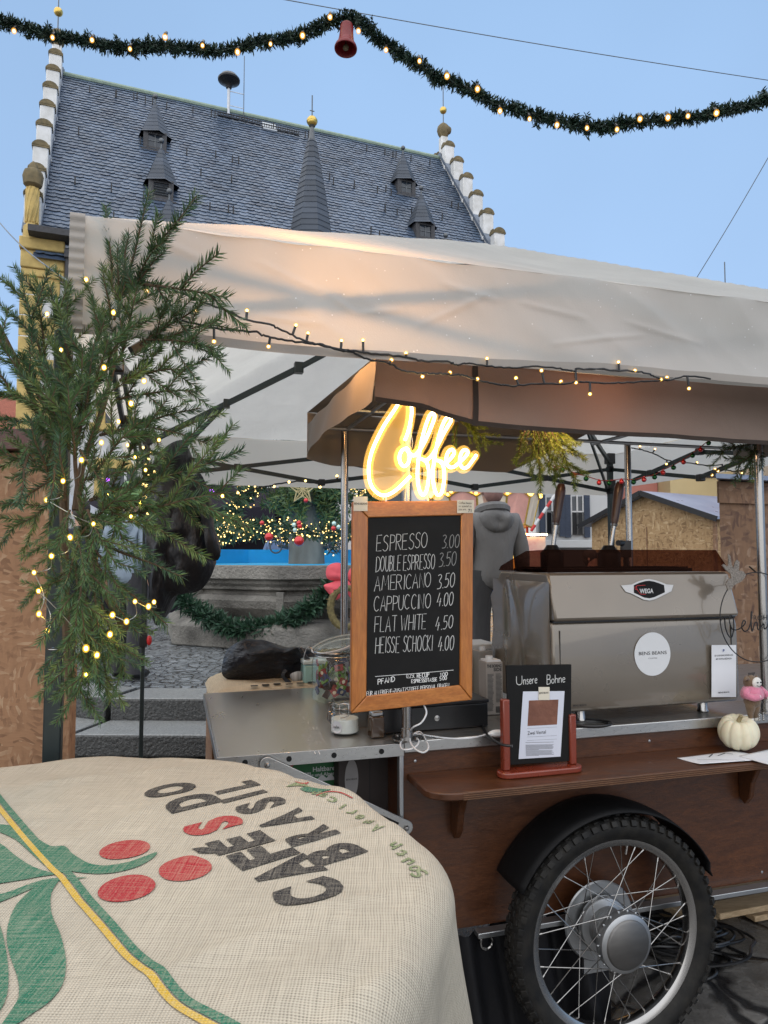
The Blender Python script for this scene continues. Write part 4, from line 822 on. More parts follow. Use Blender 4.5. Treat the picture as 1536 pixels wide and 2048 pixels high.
b = MB(CART); b.grid(lambda i, j: (lambda u, v: (u, v, roofz(u, v)))(TU0 + (TU1 - TU0) * i, TV0 + (TV1 - TV0) * j), 96, 96); b.build('tent_roof', M['tentroof'], tent, ang=180)
legs = {}
for nm, (u, v, wd) in {'FL': (uv_(112, 1250, TV0 + .01).x, TV0 + .01, .036), 'FR': (TU1 - .04, TV0 + .05, .036), 'BL': (TU0 + .06, TV1 - .05, .032), 'BR': (TU1 - .05, TV1 - .05, .036)}.items():
    b = MB(CART); b.box((u - wd / 2, v - wd / 2, 1.0), (u + wd / 2, v + wd / 2, 2.0 if nm == 'FL' else 2.25)); b.box((u - wd / 2 + .004, v - wd / 2 + .004, .03), (u + wd / 2 - .004, v + wd / 2 - .004, .999)); b.box((u - .06, v - .06, 0), (u + .06, v + .06, .03)); lg = b.build('leg', M['frame'], tent, bev=.003); legs[nm] = (u, v)
    b = MB(CART); b.box((u - wd / 2 - .008, v - wd / 2 - .008, .94), (u + wd / 2 + .008, v + wd / 2 + .008, 1.03)); b.build('leg_clamp', M['blacksat'], lg, bev=.004)
    if nm != 'FL': b = MB(CART); b.box((u - wd / 2 - .012, v - wd / 2 - .012, 2.0), (u + wd / 2 + .012, v + wd / 2 + .012, 2.07)); b.build('leg_slider', M['blacksat'], lg, bev=.004); b = MB(CART); b.box((u - wd / 2 - .012, v - wd / 2 - .012, 2.19), (u + wd / 2 + .012, v + wd / 2 + .012, 2.27)); b.build('corner_bracket', M['blacksat'], lg, bev=.004)
    if nm == 'BL': b = MB(CART); b.sphere((u + wd / 2 + .02, v - .02, .98), .016, 8, 6, 0, (1, 1, 2)); b.build('release_lever', mat('red_plastic', (.6, .03, .03), .4), lg)
legs['FL'] = (TU0 + .06, TV0 + .07); legs['FR'] = (TU1 - .05, TV0 + .07)
def truss(p, q, n, zl, zh):
    p, q = V3((*p, 0)), V3((*q, 0)); d = (q - p); s_ = d.normalized().cross(V3((0, 0, 1))) * .012
    for k in range(n):
        a, c = p + d * (k / n), p + d * ((k + 1) / n)
        for z0, z1, sg in ((zl, zh, 1), (zh, zl, -1)):
            b = MB(CART); b.bar(a + s_ * sg + V3((0, 0, z0)), c + s_ * sg + V3((0, 0, z1)), .026, .014); b.build('truss_bar', M['frame'], tent)
        for e, z in ((c, zl), (c, zh), (a.lerp(c, .5), (zl + zh) / 2)): b = MB(CART); b.obox(e + V3((0, 0, z)), (.022, 0, 0), (0, .022, 0), (0, 0, .022)); b.build('truss_joint', M['blacksat'], tent, bev=.006)
truss(legs['BL'], legs['BR'], 3, 1.985, 2.15); truss(legs['FL'], legs['FR'], 3, 2.05, 2.225); truss(legs['FL'], legs['BL'], 3, 1.985, 2.15); truss(legs['FR'], legs['BR'], 3, 1.985, 2.15)
pk = V3((UC, VC, TZ1 + RISE - .12))
for nm in ('FL', 'FR', 'BL', 'BR'):
    u, v = legs[nm]; a = V3((u, v, 2.2)); c = V3((u + (pk.x - u) * .5, v + (pk.y - v) * .5, 2.2 + (pk.z - 2.2) * .5 - .02))
    b = MB(CART); b.bar(a, c, .03, .02); b.bar(c, pk, .026, .018); b.bar(V3((u, v, 2.0)) + (pk - V3((u, v, pk.z))) * .04, a.lerp(c, .55), .022, .014); b.obox(c, (.024, 0, 0), (0, .024, 0), (0, 0, .03)); b.obox(a.lerp(c, .55), (.018, 0, 0), (0, .018, 0), (0, 0, .026)); b.build('roof_strut', M['frame'], tent)
b = MB(CART)
for u, v in ((-.39, 2.69), (.75, 2.69)): b = MB(CART); b.obox((u, v - .02, 2.15), (.04, 0, 0), (0, .012, 0), (0, 0, .016)); b.build('joint_cap', M['plaster'], tent, bev=.005)
# ------------------------------------------------------------------ lamp light under the roofs (its glow shows through the cloth)
def lamp(name, p, e, r, c=(1, .55, .22)):
    l = bpy.data.lights.new(name, 'POINT'); l.energy = e; l.shadow_soft_size = r; l.color = c; o = bpy.data.objects.new(name, l); C.objects.link(o); o.location = p; return o
lamp('tent_lamp', cw(-.90, .10, 2.17), 6.5, .075, (1, .47, .15)); lamp('canopy_lamp', cw(-.05, .14, 1.97), 2.6, .06, (1, .60, .32))
# ------------------------------------------------------------------ coffee cart
M['steel'] = mat('brushed_steel', (.46, .46, .45), .32, .92, .06, 3, .01, 200, st=(1, 30, 30), rv=.2)
M['steelV'] = mat('brushed_steel_top', (.60, .585, .55), .30, .9, .02, 2, 0, 60, st=(4, 1, 4), rv=.1)
M['chrome'] = mat('chrome', (.36, .35, .34), .24, 1, .06, 6)
M['alu'] = mat('dull_aluminium', (.40, .41, .42), .36, .9, .08, 8)
M['wood'] = wood('stained_brown_plywood', (.056, .018, .006), (.112, .037, .011), (1.2, 8, 11), 4, .42, .2, Coat_Weight=.15)
M['rubber'] = mat('tyre_rubber', (.0045, .0045, .005), .62, 0, .35, 22, .2, 90, c2=(.020, .018, .015), Specular_IOR_Level=.3)
cart = thing('coffee_cart', 'brown wooden coffee cart with spoked wheel, steel counter and canopy', 'coffee cart', cw(0, .5, 0))
UL, UR = -.625, 1.75
b = MB(CART); b.box((UL, .145, .362), (UR, .165, .902)); b.build('side_panel', M['wood'], cart)
b = MB(CART); b.box((UL, .166, .40), (UL + .02, 1.05, .9)); b.box((UL, 1.05, .362), (UR, 1.07, .902)); b.box((UR - .02, .166, .40), (UR, 1.05, .9)); b.box((UL + .02, .166, .40), (UR - .02, 1.05, .42)); b.build('cabinet', M['wood'], cart)
b = MB(CART); b.box((UL, .13, .905), (UR, 1.09, .940)); ct = b.build('counter_top', M['steel'], cart, bev=.003)
b = MB(CART); b.box((UL - .016, .125, .36), (UL - .003, .15, .904)); b.build('corner_post', M['alu'], cart, bev=.002); b = MB(CART); b.box((UL - .016, 1.02, .0), (UL - .003, 1.05, .9)); b.build('corner_post', M['alu'], cart, bev=.002)
b = MB(CART); pts = []
for k in range(9): a = PI + PI / 2 * k / 8; pts.append((UL + .015 + .09 + .09 * math.cos(a), .0 + .065 * math.sin(a), .818))
pts = [(UL + .015, .143, .818)] + pts + [(UR, -.065, .818), (UR, .143, .818)]; b.prism(pts, (0, 0, .022)); sh = b.build('shelf', M['wood'], cart, bev=.004)
b = MB(CART)
for k in range(4): b.box((UL + .11, -.0664, .8195 + k * .0055), (UR, -.0648, .8215 + k * .0055))
b.build('shelf_ply_edge', wood('pale_ply_edge', (.12, .06, .028), (.20, .10, .05), (2, 9, 9), 9, .6), sh)
b = MB(CART)
for u in (-.585, -.2, .25, .7, 1.1):
    for z in (.39, .875): b.lathe([(.0045, 0), (.0045, .0012), (.002, .002), (0, .002)], (u, .145, z), 10, ax=(0, -1, 0))
b.build('panel_screw', M['alu'], cart)
for u in (-.46, .62, 1.4):
    b = MB(CART); pr = [(0, .143, .816), (0, .0, .816), (0, .005, .80), (0, .06, .77), (0, .085, .72), (0, .095, .67), (0, .12, .64), (0, .143, .655)]; b.prism([(u - .011, p[1], p[2]) for p in pr], (.022, 0, 0)); b.build('shelf_bracket', M['wood'], cart, bev=.004)
b = MB(CART); b.box((-.40, .10, .345), (1.6, .135, .361)); b.box((UL + .05, .5, .335), (1.6, .54, .36)); b.build('chassis_rail', M['alu'], cart, bev=.002)
b = MB(CART); b.tube([(-.365 + .02 * math.cos(a), .12, .322 + .02 * math.sin(a)) for a in [2 * PI * k / 14 for k in range(14)]], .004, 6, closed=True); b.build('eye_bolt', M['chrome'], cart)
b = MB(CART); b.grid(lambda i, j: (-.56 + .62 * i, .16 + .035 * math.sin(i * 19) + .02 * math.sin(i * 41 + j * 3) - .05 * (1 - j), .003 + .345 * j), 60, 8); b.build('underskirt', fabric('black_skirt_cloth', (.012, .012, .014), .02, .2, .6, 120), cart, ang=180)
# wheel
WC = V3((0, 0, .3565)); RT = .353
def rim_pt(r, a, v): return WC + V3((r * math.cos(a), v, r * math.sin(a)))
whl = MB(CART)
prof = [(.283, -.024), (.292, -.031), (.308, -.038), (.326, -.040), (.340, -.033), (.347, -.018), (.3485, 0), (.347, .018), (.340, .033), (.326, .040), (.308, .038), (.292, .031), (.283, .024)]
whl.lathe([(r, v) for r, v in prof], WC, 72, ax=(0, 1, 0), caps=False)
KN = 62
for k in range(KN):
    a = 2 * PI * k / KN
    for row, (v0, rr, wl, wv, th_, off) in enumerate(((-.036, .3345, .0115, .0085, .011, 0), (-.019, .344, .0105, .0075, .0085, .5), (0, .3465, .0105, .008, .0085, 0), (.019, .344, .0105, .0075, .0085, .5), (.036, .3345, .0115, .0085, .011, 0))):
        aa = a + off * 2 * PI / KN; rd = V3((math.cos(aa), 0, math.sin(aa))); tg = V3((-math.sin(aa), 0, math.cos(aa))); tilt = -v0 * 16; nn_ = (rd + V3((0, -tilt * -1, 0)) * 1.0).normalized() if abs(v0) > .03 else (rd + V3((0, v0 * 8, 0))).normalized(); vv = nn_.cross(tg)
        whl.obox(rim_pt(rr, aa, v0) , tg * wl * .82, vv * wv, nn_ * th_ * .8)
wheel = whl.build('wheel', M['rubber'], cart, bev=.0015, ang=50)
b = MB(CART); b.lathe([(.262, -.016), (.268, -.021), (.286, -.024), (.290, -.020), (.284, -.014), (.276, -.012), (.268, 0), (.276, .012), (.284, .014), (.290, .020), (.286, .024), (.268, .021), (.262, .016), (.258, 0), (.262, -.016)], WC, 96, ax=(0, 1, 0), caps=False); b.build('rim', M['chrome'], wheel)
b = MB(CART); b.lathe([(.0, -.078), (.066, -.078), (.070, -.075), (.072, -.072)], WC, 40, ax=(0, 1, 0), caps=False); b.build('hub_cover', mat('brushed_hub_cover', (.17, .165, .16), .42, .9, .08, 3, st=(1, 20, 20)), wheel)
b = MB(CART); b.lathe([(.072, -.072), (.084, -.066), (.086, -.058), (.086, -.038), (.080, -.032), (.060, -.030)] + [(.058 + .0025 * (i % 2), -.028 + i * .006) for i in range(12)] + [(.080, .044), (.084, .05), (.084, .06), (.03, .062)], WC, 40, ax=(0, 1, 0))
for k in range(18): a = 2 * PI * k / 18; b.sphere(rim_pt(.087, a, -.050), .0042, 8, 5)
b.build('hub', M['alu'], wheel, ang=35)
b = MB(CART); b.lathe([(.03, .07), (.118, .072), (.122, .076), (.118, .08), (.03, .081)], WC, 48, ax=(0, 1, 0)); b.tube([WC + V3((0, .06, 0)), WC + V3((0, .5, 0))], .016, 10); b.box((-.055, .078, .20), (.06, .088, .30)); b.build('brake_disc', M['alu'], wheel)
b = MB(CART)
for k in range(36):
    side = -1 if k % 2 else 1; a = 2 * PI * (k + .25) / 36; grp = (k // 2) % 2; ah = a + (1 if grp else -1) * rad(58)
    p = rim_pt(.0835, ah, -.045 if side < 0 else .052); q = rim_pt(.262, a, side * .006); b.tube([p, q], .0015, 6); b.tube([q.lerp(p, .06), q], .0026, 6)
b.build('spokes', M['chrome'], wheel)
b = MB(CART); b.tube([rim_pt(.26, rad(78), 0), rim_pt(.232, rad(78), 0)], .004, 6); b.build('valve', M['chrome'], wheel)
b = MB(CART); a0, a1 = rad(24), rad(152)
def mg_(i, j): a = a0 + (a1 - a0) * i; v = -.046 + .17 * j; r = .379 - .009 * (2 * j - 1) ** 2 - (.012 if i < .05 else 0); return rim_pt(r, a, v)
b.grid(mg_, 40, 6); b.build('mudguard', mat('black_mudguard', (.0025, .0025, .003), .65, 0, .2, 10, Specular_IOR_Level=.25), cart, solid=.004, ang=80)
# fold-out table
b = MB(CART); b.box((-1.170, .13, .931), (UL - .002, 1.09, .936)); ft = b.build('fold_out_table', M['steelV'], cart, bev=.001)
b = MB(CART); b.box((-1.172, .124, .899), (UL - .002, .1295, .9365)); b.box((-1.176, .13, .905), (-1.1705, 1.09, .9362)); b.box((-1.17, 1.0902, .905), (UL - .002, 1.094, .936)); b.build('table_rim', M['steel'], ft, bev=.001)
b = MB(CART)
for x, y in ((490, 1527), (578, 1519), (668, 1513), (763, 1507)): p = uv_(x, y, .124); b.lathe([(.0078, 0), (.0078, .002), (0, .0022)], (p.x, .1238, .918), 16, ax=(0, -1, 0))
b.build('rim_hole', mat('hole_black', (.004, .004, .004), .9), ft)
p0, p1 = uv_(534, 1529, .112), uv_(812, 1655, .112)
b = MB(CART); d = (p1 - p0).normalized(); up_ = V3((-d.z, 0, d.x)); hw = .021
def cap_(c, s0, n=8): return [c + d * (hw * math.cos(a)) + up_ * (hw * math.sin(a)) for a in [s0 + PI * k / n for k in range(n + 1)]]
out = cap_(p1, -PI / 2) + cap_(p0, PI / 2); b.prism([V3((q.x, .109, q.z)) for q in out], (0, .006, 0)); arm = b.build('stay_arm', M['steel'], ft, bev=.0012)
b = MB(CART); s0, s1 = p0.lerp(p1, .60), p0.lerp(p1, .94); b.prism([V3((q.x, .1082, q.z)) for q in (s0 - up_ * .005, s1 - up_ * .005, s1 + up_ * .005, s0 + up_ * .005)], (0, .0005, 0)); b.build('arm_slot', mat('slot_black', (.006, .006, .006), .9), arm)
b = MB(CART)
for q in (p0, p1): b.lathe([(.009, 0), (.009, .004), (.006, .008), (0, .009)], (q.x, .109, q.z), 6, ax=(0, -1, 0))
b.build('arm_bolt', M['chrome'], arm)
b = MB()
hand_chalk = M['chalkfaint'] = mat('faint_chalk_pen', (.62, .62, .60), .8, 0, .1, 60)
def tb(x, y): p = onz(x, y, .9365); return p
RH = random.Random(4)
for t_, xs in (('NICHT NIX', ((598, 1415), (606, 1478))), ('DRAUF', ((604, 1470), (622, 1510))), ('BITTE', ((618, 1455), (634, 1490)))):
    S, E = tb(*xs[0]), tb(*xs[1]); hand_text(b, t_, S, E, .026, (0, 0, 1), .0022, rng=RH, jit=.002)
b.build('table_writing', M['chalkfaint'], ft, smooth=False)
# canopy of the cart
M['brown'] = fabric('brown_canopy_cloth', (.27, .205, .168), .12, .07, .5, 220, .4, tc=(.48, .24, .17), wr=5, wb=.6)
M['brownin'] = fabric('brown_canopy_side', (.23, .215, .20), .06, .06, .4, 220, .3, wr=5, wb=.4)
KU0, KU1, KV0, KV1, KZ = -.765, 1.45, -.05, 1.03, 2.06
cn = thing('cart_canopy', 'brown fabric canopy over the coffee cart with rolled up left corner', 'canopy', cw(.2, .5, 1.9))
def zb(u):
    pts = [(-.77, 1.936), (-.716, 1.930), (-.64, 1.922), (-.56, 1.903), (-.46, 1.880), (-.3, 1.874), (0, 1.872), (2, 1.868)]
    for (a, za), (c, zc) in zip(pts, pts[1:]):
        if u <= c: return za + (zc - za) * (u - a) / (c - a)
    return 1.868
def kf(u, z): return .018 * noise.noise(V3((u * 3.2, z * 6, 1))) + .010 * noise.noise(V3((u * 8, z * 9, 5))) - .02 * math.exp(-((u + .62) / .03) ** 2) * (KZ - z) * 4 + .10 * (.2 if u < -.5 else 0) * (KZ - z)
def kfl(i, j): u = KU0 + (KU1 - KU0) * i; z0 = zb(u); z = z0 + (KZ - z0) * j; return (u, KV0 + kf(u, z), z)
b = MB(CART); b.grid(kfl, 140, 14); b.build('front_flap', M['brown'], cn, ang=180)
b = MB(CART); b.grid(lambda i, j: (lambda u: (u, KV0 + kf(u, zb(u)) - .004, zb(u) - .003 + .014 * j))(KU0 + (KU1 - KU0) * i), 100, 2); b.grid(lambda i, j: (lambda u, z: (u, KV0 + kf(u, z) - .004, z))(-.475 + .018 * i, 1.876 + (KZ - 1.876) * j), 2, 12); b.build('flap_seam', mat('brown_binding', (.05, .034, .026), .8), cn, ang=180)
b = MB(CART); b.grid(lambda i, j: (lambda v: (KU0 - .006 * (1 - j) + .006 * math.sin(v * 7) * (1 - j) + .004 * math.sin(v * 19 + 2 * j), v, 1.930 + .022 * math.sin(PI * i) + (KZ - 1.93 - .022 * math.sin(PI * i)) * j))(KV0 + (KV1 - KV0) * i), 40, 8); b.build('left_flap', M['brownin'], cn, ang=180)
b = MB(CART); b.grid(lambda i, j: (KU0 + (KU1 - KU0) * i, KV1 + .012 * math.sin(i * 21) * (1 - j) + .01 * math.sin(i * 50), (lambda zl: zl + (KZ + .05 - zl) * j)(1.885 + .025 * max(0, 1 - i * 18) + .215 * min(1, max(0, ((KU0 + (KU1 - KU0) * i) - .18) / .45)))), 80, 6); b.build('rear_flap', M['brownin'], cn, ang=180)
b = MB(CART); b.grid(lambda i, j: (KU1, KV0 + (KV1 - KV0) * i, 1.98 + (KZ - 1.98) * j), 20, 4); b.build('right_flap', M['brownin'], cn, ang=180)
kuc, kvc = (KU0 + KU1) / 2, (KV0 + KV1) / 2
b = MB(CART); b.grid(lambda i, j: (lambda u, v: (u, v, KZ + .05 * (v - KV0) / (KV1 - KV0) + .17 * min(1, 1.0 * (1 - max((abs(u - kuc) / (KU1 - kuc)) ** 3, abs(v - kvc) / (KV1 - kvc)))) - .02 * math.sin(PI * i) * math.sin(PI * j * 2) ** 2))(KU0 + (KU1 - KU0) * i, KV0 + (KV1 - KV0) * j), 60, 24); b.build('canopy_roof', M['brownin'], cn, ang=180)
b = MB(CART)
for v in (.14, .55, .93): b.tube([(KU0 + .04, v, 2.03), (KU1 - .03, v, 2.03)], .008, 8)
for u in (-.61, .606, 1.35): b.tube([(u, .14, 2.03), (u, 1.0, 2.03)], .008, 8)
b.build('canopy_rail', M['alu'], cn)
for u, v in ((-.61, .15), (-.617, .96), (uv_(1527, 1250, .15).x, .15), (uv_(1257, 1000, .96).x, .96)):
    b = MB(CART); b.tube([(u, v, .941), (u, v, 2.03)], .0155, 16); pl = b.build('pole', M['chrome'], cn)
    b = MB(CART); b.lathe([(.045, .941), (.045, .947), (.02, .95), (.019, .975), (.0158, .977)], (u, v, 0), 20)
    for k in range(4): a = PI / 4 + k * PI / 2; b.lathe([(.006, .947), (.006, .952)], (u + .033 * math.cos(a), v + .033 * math.sin(a), 0), 6)
    b.build('pole_flange', M['chrome'], pl)
# ------------------------------------------------------------------ neon sign
def npx(x, y, v=.075): return onv(600 + x / 3.84, 680 + y / 3.84, v)
NS = {'C': [(806, 770), (832, 700), (850, 620), (858, 545), (848, 470), (815, 430), (770, 470), (720, 545), (650, 650), (590, 765), (548, 870), (528, 975), (533, 1070), (560, 1140), (610, 1185), (660, 1192), (720, 1165), (790, 1105), (848, 1045)],
      'o': [(812, 832), (782, 850), (764, 895), (772, 945), (800, 970), (828, 950), (842, 900), (830, 845), (815, 832), (836, 862), (870, 888), (905, 870)],
      'f': [(880, 890), (930, 830), (975, 745), (1015, 650), (1034, 590), (1020, 562), (996, 580), (965, 660), (935, 770), (915, 880), (903, 990), (905, 1090), (922, 1165), (946, 1190), (970, 1160), (986, 1080), (988, 1000), (970, 935), (935, 915), (905, 905)],
      'F': [(955, 935), (1010, 890), (1062, 800), (1105, 715), (1140, 655), (1160, 620), (1150, 595), (1120, 605), (1085, 680), (1055, 790), (1034, 900), (1022, 1010), (1025, 1100), (1042, 1170), (1066, 1190), (1090, 1165), (1106, 1080), (1106, 1000), (1088, 940), (1055, 925), (1025, 925)],
      'e': [(1075, 940), (1120, 940), (1162, 905), (1184, 868), (1172, 842), (1146, 850), (1126, 890), (1124, 940), (1146, 975), (1180, 975), (1220, 945), (1262, 905), (1288, 868), (1276, 845), (1250, 852), (1230, 895), (1228, 945), (1250, 982), (1285, 975), (1325, 925), (1355, 882)]}
M['neon'] = emis('neon_tube', (1, .74, .36), 7.5)
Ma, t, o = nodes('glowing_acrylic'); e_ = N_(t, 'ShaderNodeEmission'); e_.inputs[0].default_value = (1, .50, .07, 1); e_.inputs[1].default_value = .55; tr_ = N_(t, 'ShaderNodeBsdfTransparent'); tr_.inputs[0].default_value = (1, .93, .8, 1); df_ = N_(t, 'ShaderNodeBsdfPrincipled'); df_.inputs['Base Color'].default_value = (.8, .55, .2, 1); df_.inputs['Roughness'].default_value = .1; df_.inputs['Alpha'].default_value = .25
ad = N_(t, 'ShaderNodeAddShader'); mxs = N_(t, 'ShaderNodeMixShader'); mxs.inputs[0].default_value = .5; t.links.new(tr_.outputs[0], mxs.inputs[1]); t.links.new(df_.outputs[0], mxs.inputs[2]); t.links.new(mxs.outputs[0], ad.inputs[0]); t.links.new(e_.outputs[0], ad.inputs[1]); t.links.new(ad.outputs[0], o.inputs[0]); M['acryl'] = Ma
Mf, t, o = nodes('tube_glow_acrylic'); e_ = N_(t, 'ShaderNodeEmission'); e_.inputs[0].default_value = (1, .50, .10, 1); e_.inputs[1].default_value = .20; tr_ = N_(t, 'ShaderNodeBsdfTransparent'); tr_.inputs[0].default_value = (.85, .8, .7, 1); ad = N_(t, 'ShaderNodeAddShader'); df_ = N_(t, 'ShaderNodeBsdfPrincipled'); df_.inputs['Base Color'].default_value = (.55, .36, .13, 1); df_.inputs['Roughness'].default_value = .12; mxs = N_(t, 'ShaderNodeMixShader'); mxs.inputs[0].default_value = .5; t.links.new(tr_.outputs[0], mxs.inputs[1]); t.links.new(df_.outputs[0], mxs.inputs[2]); t.links.new(mxs.outputs[0], ad.inputs[0]); t.links.new(e_.outputs[0], ad.inputs[1]); t.links.new(ad.outputs[0], o.inputs[0]); M['acrylc'] = Mf  # tube light on the plate is put in as faint emission
sg_ = thing('neon_sign', 'glowing yellow neon Coffee sign hanging above the menu board', 'neon sign', npx(880, 900))
for k, (ch, pts) in enumerate(NS.items()):
    path = catmull([npx(x, y) for x, y in pts], 6)
    b = MB(); b.tube(path, .0048, 10); b.build('neon_tube', M['neon'], sg_)
    off = CV * (.008 + .0006 * k); b = MB(); N = -CV
    # backing cut to the outline of the stroke
    pp = [p + off for p in path]; ribbon(b, pp, .031, N)
    for e in (pp[0], pp[-1]): b.add([e + CV * .0003 + (CU * math.cos(a) + V3((0, 0, 1)) * math.sin(a)) * .0155 for a in [2 * PI * i / 16 for i in range(16)]], [tuple(range(16))])
    b.build('acrylic_backing', M['acryl'], sg_, smooth=False)
b = MB(); pts = catmull([npx(x, y) + CV * .0125 for x, y in NS['C']], 3); b.add(pts, [tuple(range(len(pts)))])
b.build('acrylic_plate', M['acrylc'], sg_, smooth=False)
b = MB()
for x in (886, 1045): b.tube([npx(x, 560) + CV * .01, npx(x, 380) + V3((0, 0, .05)) + CV * .02], .0014, 5)
b.tube(catmull([npx(875, 640) + CV * .015, npx(868, 700) + CV * .02, npx(880, 770) + CV * .02, npx(872, 830) + CV * .015], 4), .002, 5); b.build('hanging_chain', M['chrome'], sg_)
# ------------------------------------------------------------------ menu board
M['orangewood'] = wood('orange_varnished_wood', (.40, .125, .022), (.56, .21, .045), (10, 10, 1.2), 3.5, .34, .08, Coat_Weight=.3)
M['orangewoodH'] = wood('orange_varnished_wood_rail', (.40, .125, .022), (.56, .21, .045), (1.2, 10, 10), 3.5, .34, .08, Coat_Weight=.3)
M['slateboard'] = mat('blackboard', (.008, .0078, .0075), .6, 0, .25, 7, c2=(.013, .0125, .012), Specular_IOR_Level=.2)
M['chalk'] = mat('chalk_pen', (.56, .56, .54), .85, 0, .15, 90); M['chalkw'] = mat('white_chalk_pen', (.8, .8, .78), .85, 0, .05, 90); M['chalkg'] = mat('thin_grey_chalk', (.28, .28, .27), .9, 0, .2, 90)
M['paper'] = mat('white_paper', (.72, .73, .76), .8, 0, .03, 5); M['cream'] = mat('cream_card', (.70, .64, .52), .8, 0, .04, 5); M['ink'] = mat('black_ink', (.02, .02, .022), .7); M['inkgrey'] = mat('grey_ink', (.22, .22, .24), .8)
MV = .098
mn = thing('menu_board', 'framed chalkboard drinks menu in orange wood hanging on the chrome pole', 'menu board', cw(-.6, MV, 1.05))
m_tl, m_tr, m_br, m_bl = [uv_(x, y, MV) for x, y in ((706, 1003), (947, 1001), (945, 1400), (702, 1427))]; FW = .047
i_tl, i_tr, i_br, i_bl = [m_tl + V3((FW, 0, -FW)), m_tr + V3((-FW + .006, 0, -FW)), m_br + V3((-FW + .006, 0, FW)), m_bl + V3((FW, 0, FW))]
for nm, q, mt in (('frame_stile', (m_tl, i_tl, i_bl, m_bl), 'orangewood'), ('frame_stile', (i_tr, m_tr, m_br, i_br), 'orangewood'), ('frame_rail', (m_tl, m_tr, i_tr, i_tl), 'orangewoodH'), ('frame_rail', (i_bl, i_br, m_br, m_bl), 'orangewoodH')):
    b = MB(CART); c = sum(q, V3()) / 4; b.prism([p + (c - p) * .004 for p in q], (0, .022, 0)); b.build(nm, M[mt], mn, bev=.003)
b = MB(CART); b.prism([i_tl + V3((-.004, .006, .004)), i_tr + V3((.004, .006, .004)), i_br + V3((.004, .006, -.004)), i_bl + V3((-.004, .006, -.004))], (0, .008, 0)); bd_ = b.build('board', M['slateboard'], mn, smooth=False)
BV = MV + .006; NB = -CV
def bp(x, y): return onv(x, y, BV)
RH = random.Random(8); sc_px = (bp(850, 1200) - bp(850, 1201)).length
lines = [('ESPRESSO', 753, 1103, 854, 1095, 31, '3.00', 884, 1097, 917, 1095, 27), ('DOUBLE ESPRESSO', 752, 1144, 869, 1137, 30, '3.50', 877, 1134, 911, 1130, 28), ('AMERICANO', 749, 1182, 861, 1174, 29, '3.50', 874, 1178, 908, 1173, 29), ('CAPPUCCINO', 747, 1223, 860, 1216, 29, '4.00', 874, 1213, 905, 1211, 27),
         ('FLAT WHITE', 749, 1265, 852, 1258, 30, '4.50', 871, 1261, 904, 1256, 26), ('HEISSE SCHOCKI', 750, 1307, 864, 1301, 31, '4.00', 876, 1302, 906, 1299, 29)]
b = MB(); bg_ = MB()
for k, (t_, x0, y0, x1, y1, h, pr, px0, py0, px1, py1, ph) in enumerate(lines):
    hand_text(b, t_, bp(x0, y0), bp(x1, y1), h * sc_px, NB, .0018, slant=.06, jit=.0012, rng=RH, up=(0, 0, 1)); hand_text(bg_ if k < 2 else b, pr, bp(px0, py0), bp(px1, py1), ph * sc_px, NB, .0021, slant=.1, jit=.001, rng=RH, up=(0, 0, 1))
b.build('menu_lettering', M['chalk'], bd_, smooth=False); bg_.build('faded_prices', M['chalkg'], bd_, smooth=False)
b = MB()
ribbon(b, [bp(750, 1353) - CV * .0005, bp(830, 1347) - CV * .0005, bp(907, 1340) - CV * .0005], .0014, NB)
for t_, x0, y0, x1, y1, h, wd in (('PFAND', 756, 1369, 789, 1363, 10, .0022), ('0,25L', 813, 1356, 830, 1355, 8, .0014), ('RECUP', 834, 1356, 858, 1354, 9, .002), ('1.00', 880, 1353, 895, 1351, 7, .0018), ('ESPRESSOTASSE', 823, 1366, 874, 1362, 7, .0018), ('5.00', 879, 1361, 893, 1359, 7, .0018), ('*FÜR ALLERGENE+ZUSATZSTOFFE PERSONAL FRAGEN', 731, 1392, 898, 1374, 8, .0014)):
    hand_text(b, t_, bp(x0, y0), bp(x1, y1), h * sc_px, NB, wd, rng=RH, jit=.0004, up=(0, 0, 1))
b.build('deposit_lettering', M['chalkw'], bd_, smooth=False)
def card(x0, y0, x1, y1, v, m, par, nm='label_card'):
    b = MB(); q = [onv(x0, y1, v), onv(x1, y1, v), onv(x1, y0, v), onv(x0, y0, v)]; b.prism(q, CV * -.0006); return b.build(nm, m, par, smooth=False)
k1 = card(707, 993, 735, 1022, MV - .002, M['cream'], mn); b = MB(); put_text(b, 'BENS BEANS', onv(708, 1009, MV - .0028), CU, (0, 0, 1), .0085, fit=.040, bold=.01); b.build('card_print', M['ink'], k1, smooth=False)
k2 = card(914, 1000, 948, 1026, MV - .002, M['cream'], mn); b = MB()
for k, t_ in enumerate(('Coffee beans', 'as special as', 'you are.')): put_text(b, t_, onv(917, 1007.5 + k * 6.4, MV - .0028), CU, (0, 0, 1), .0092, fit=(.043, .043, .026)[k])
put_text(b, '71', onv(936, 1024, MV - .0028), CU, (0, 0, 1), .0135, bold=.02); b.build('card_print', M['ink'], k2, smooth=False)
b = MB(CART); b.tube([(-.6, .118, 1.25), (-.6, .134, 1.25)], .02, 10); b.tube([(-.6, .118, 1.5), (-.6, .134, 1.5)], .02, 10); b.build('pole_clip', M['blacksat'], mn)
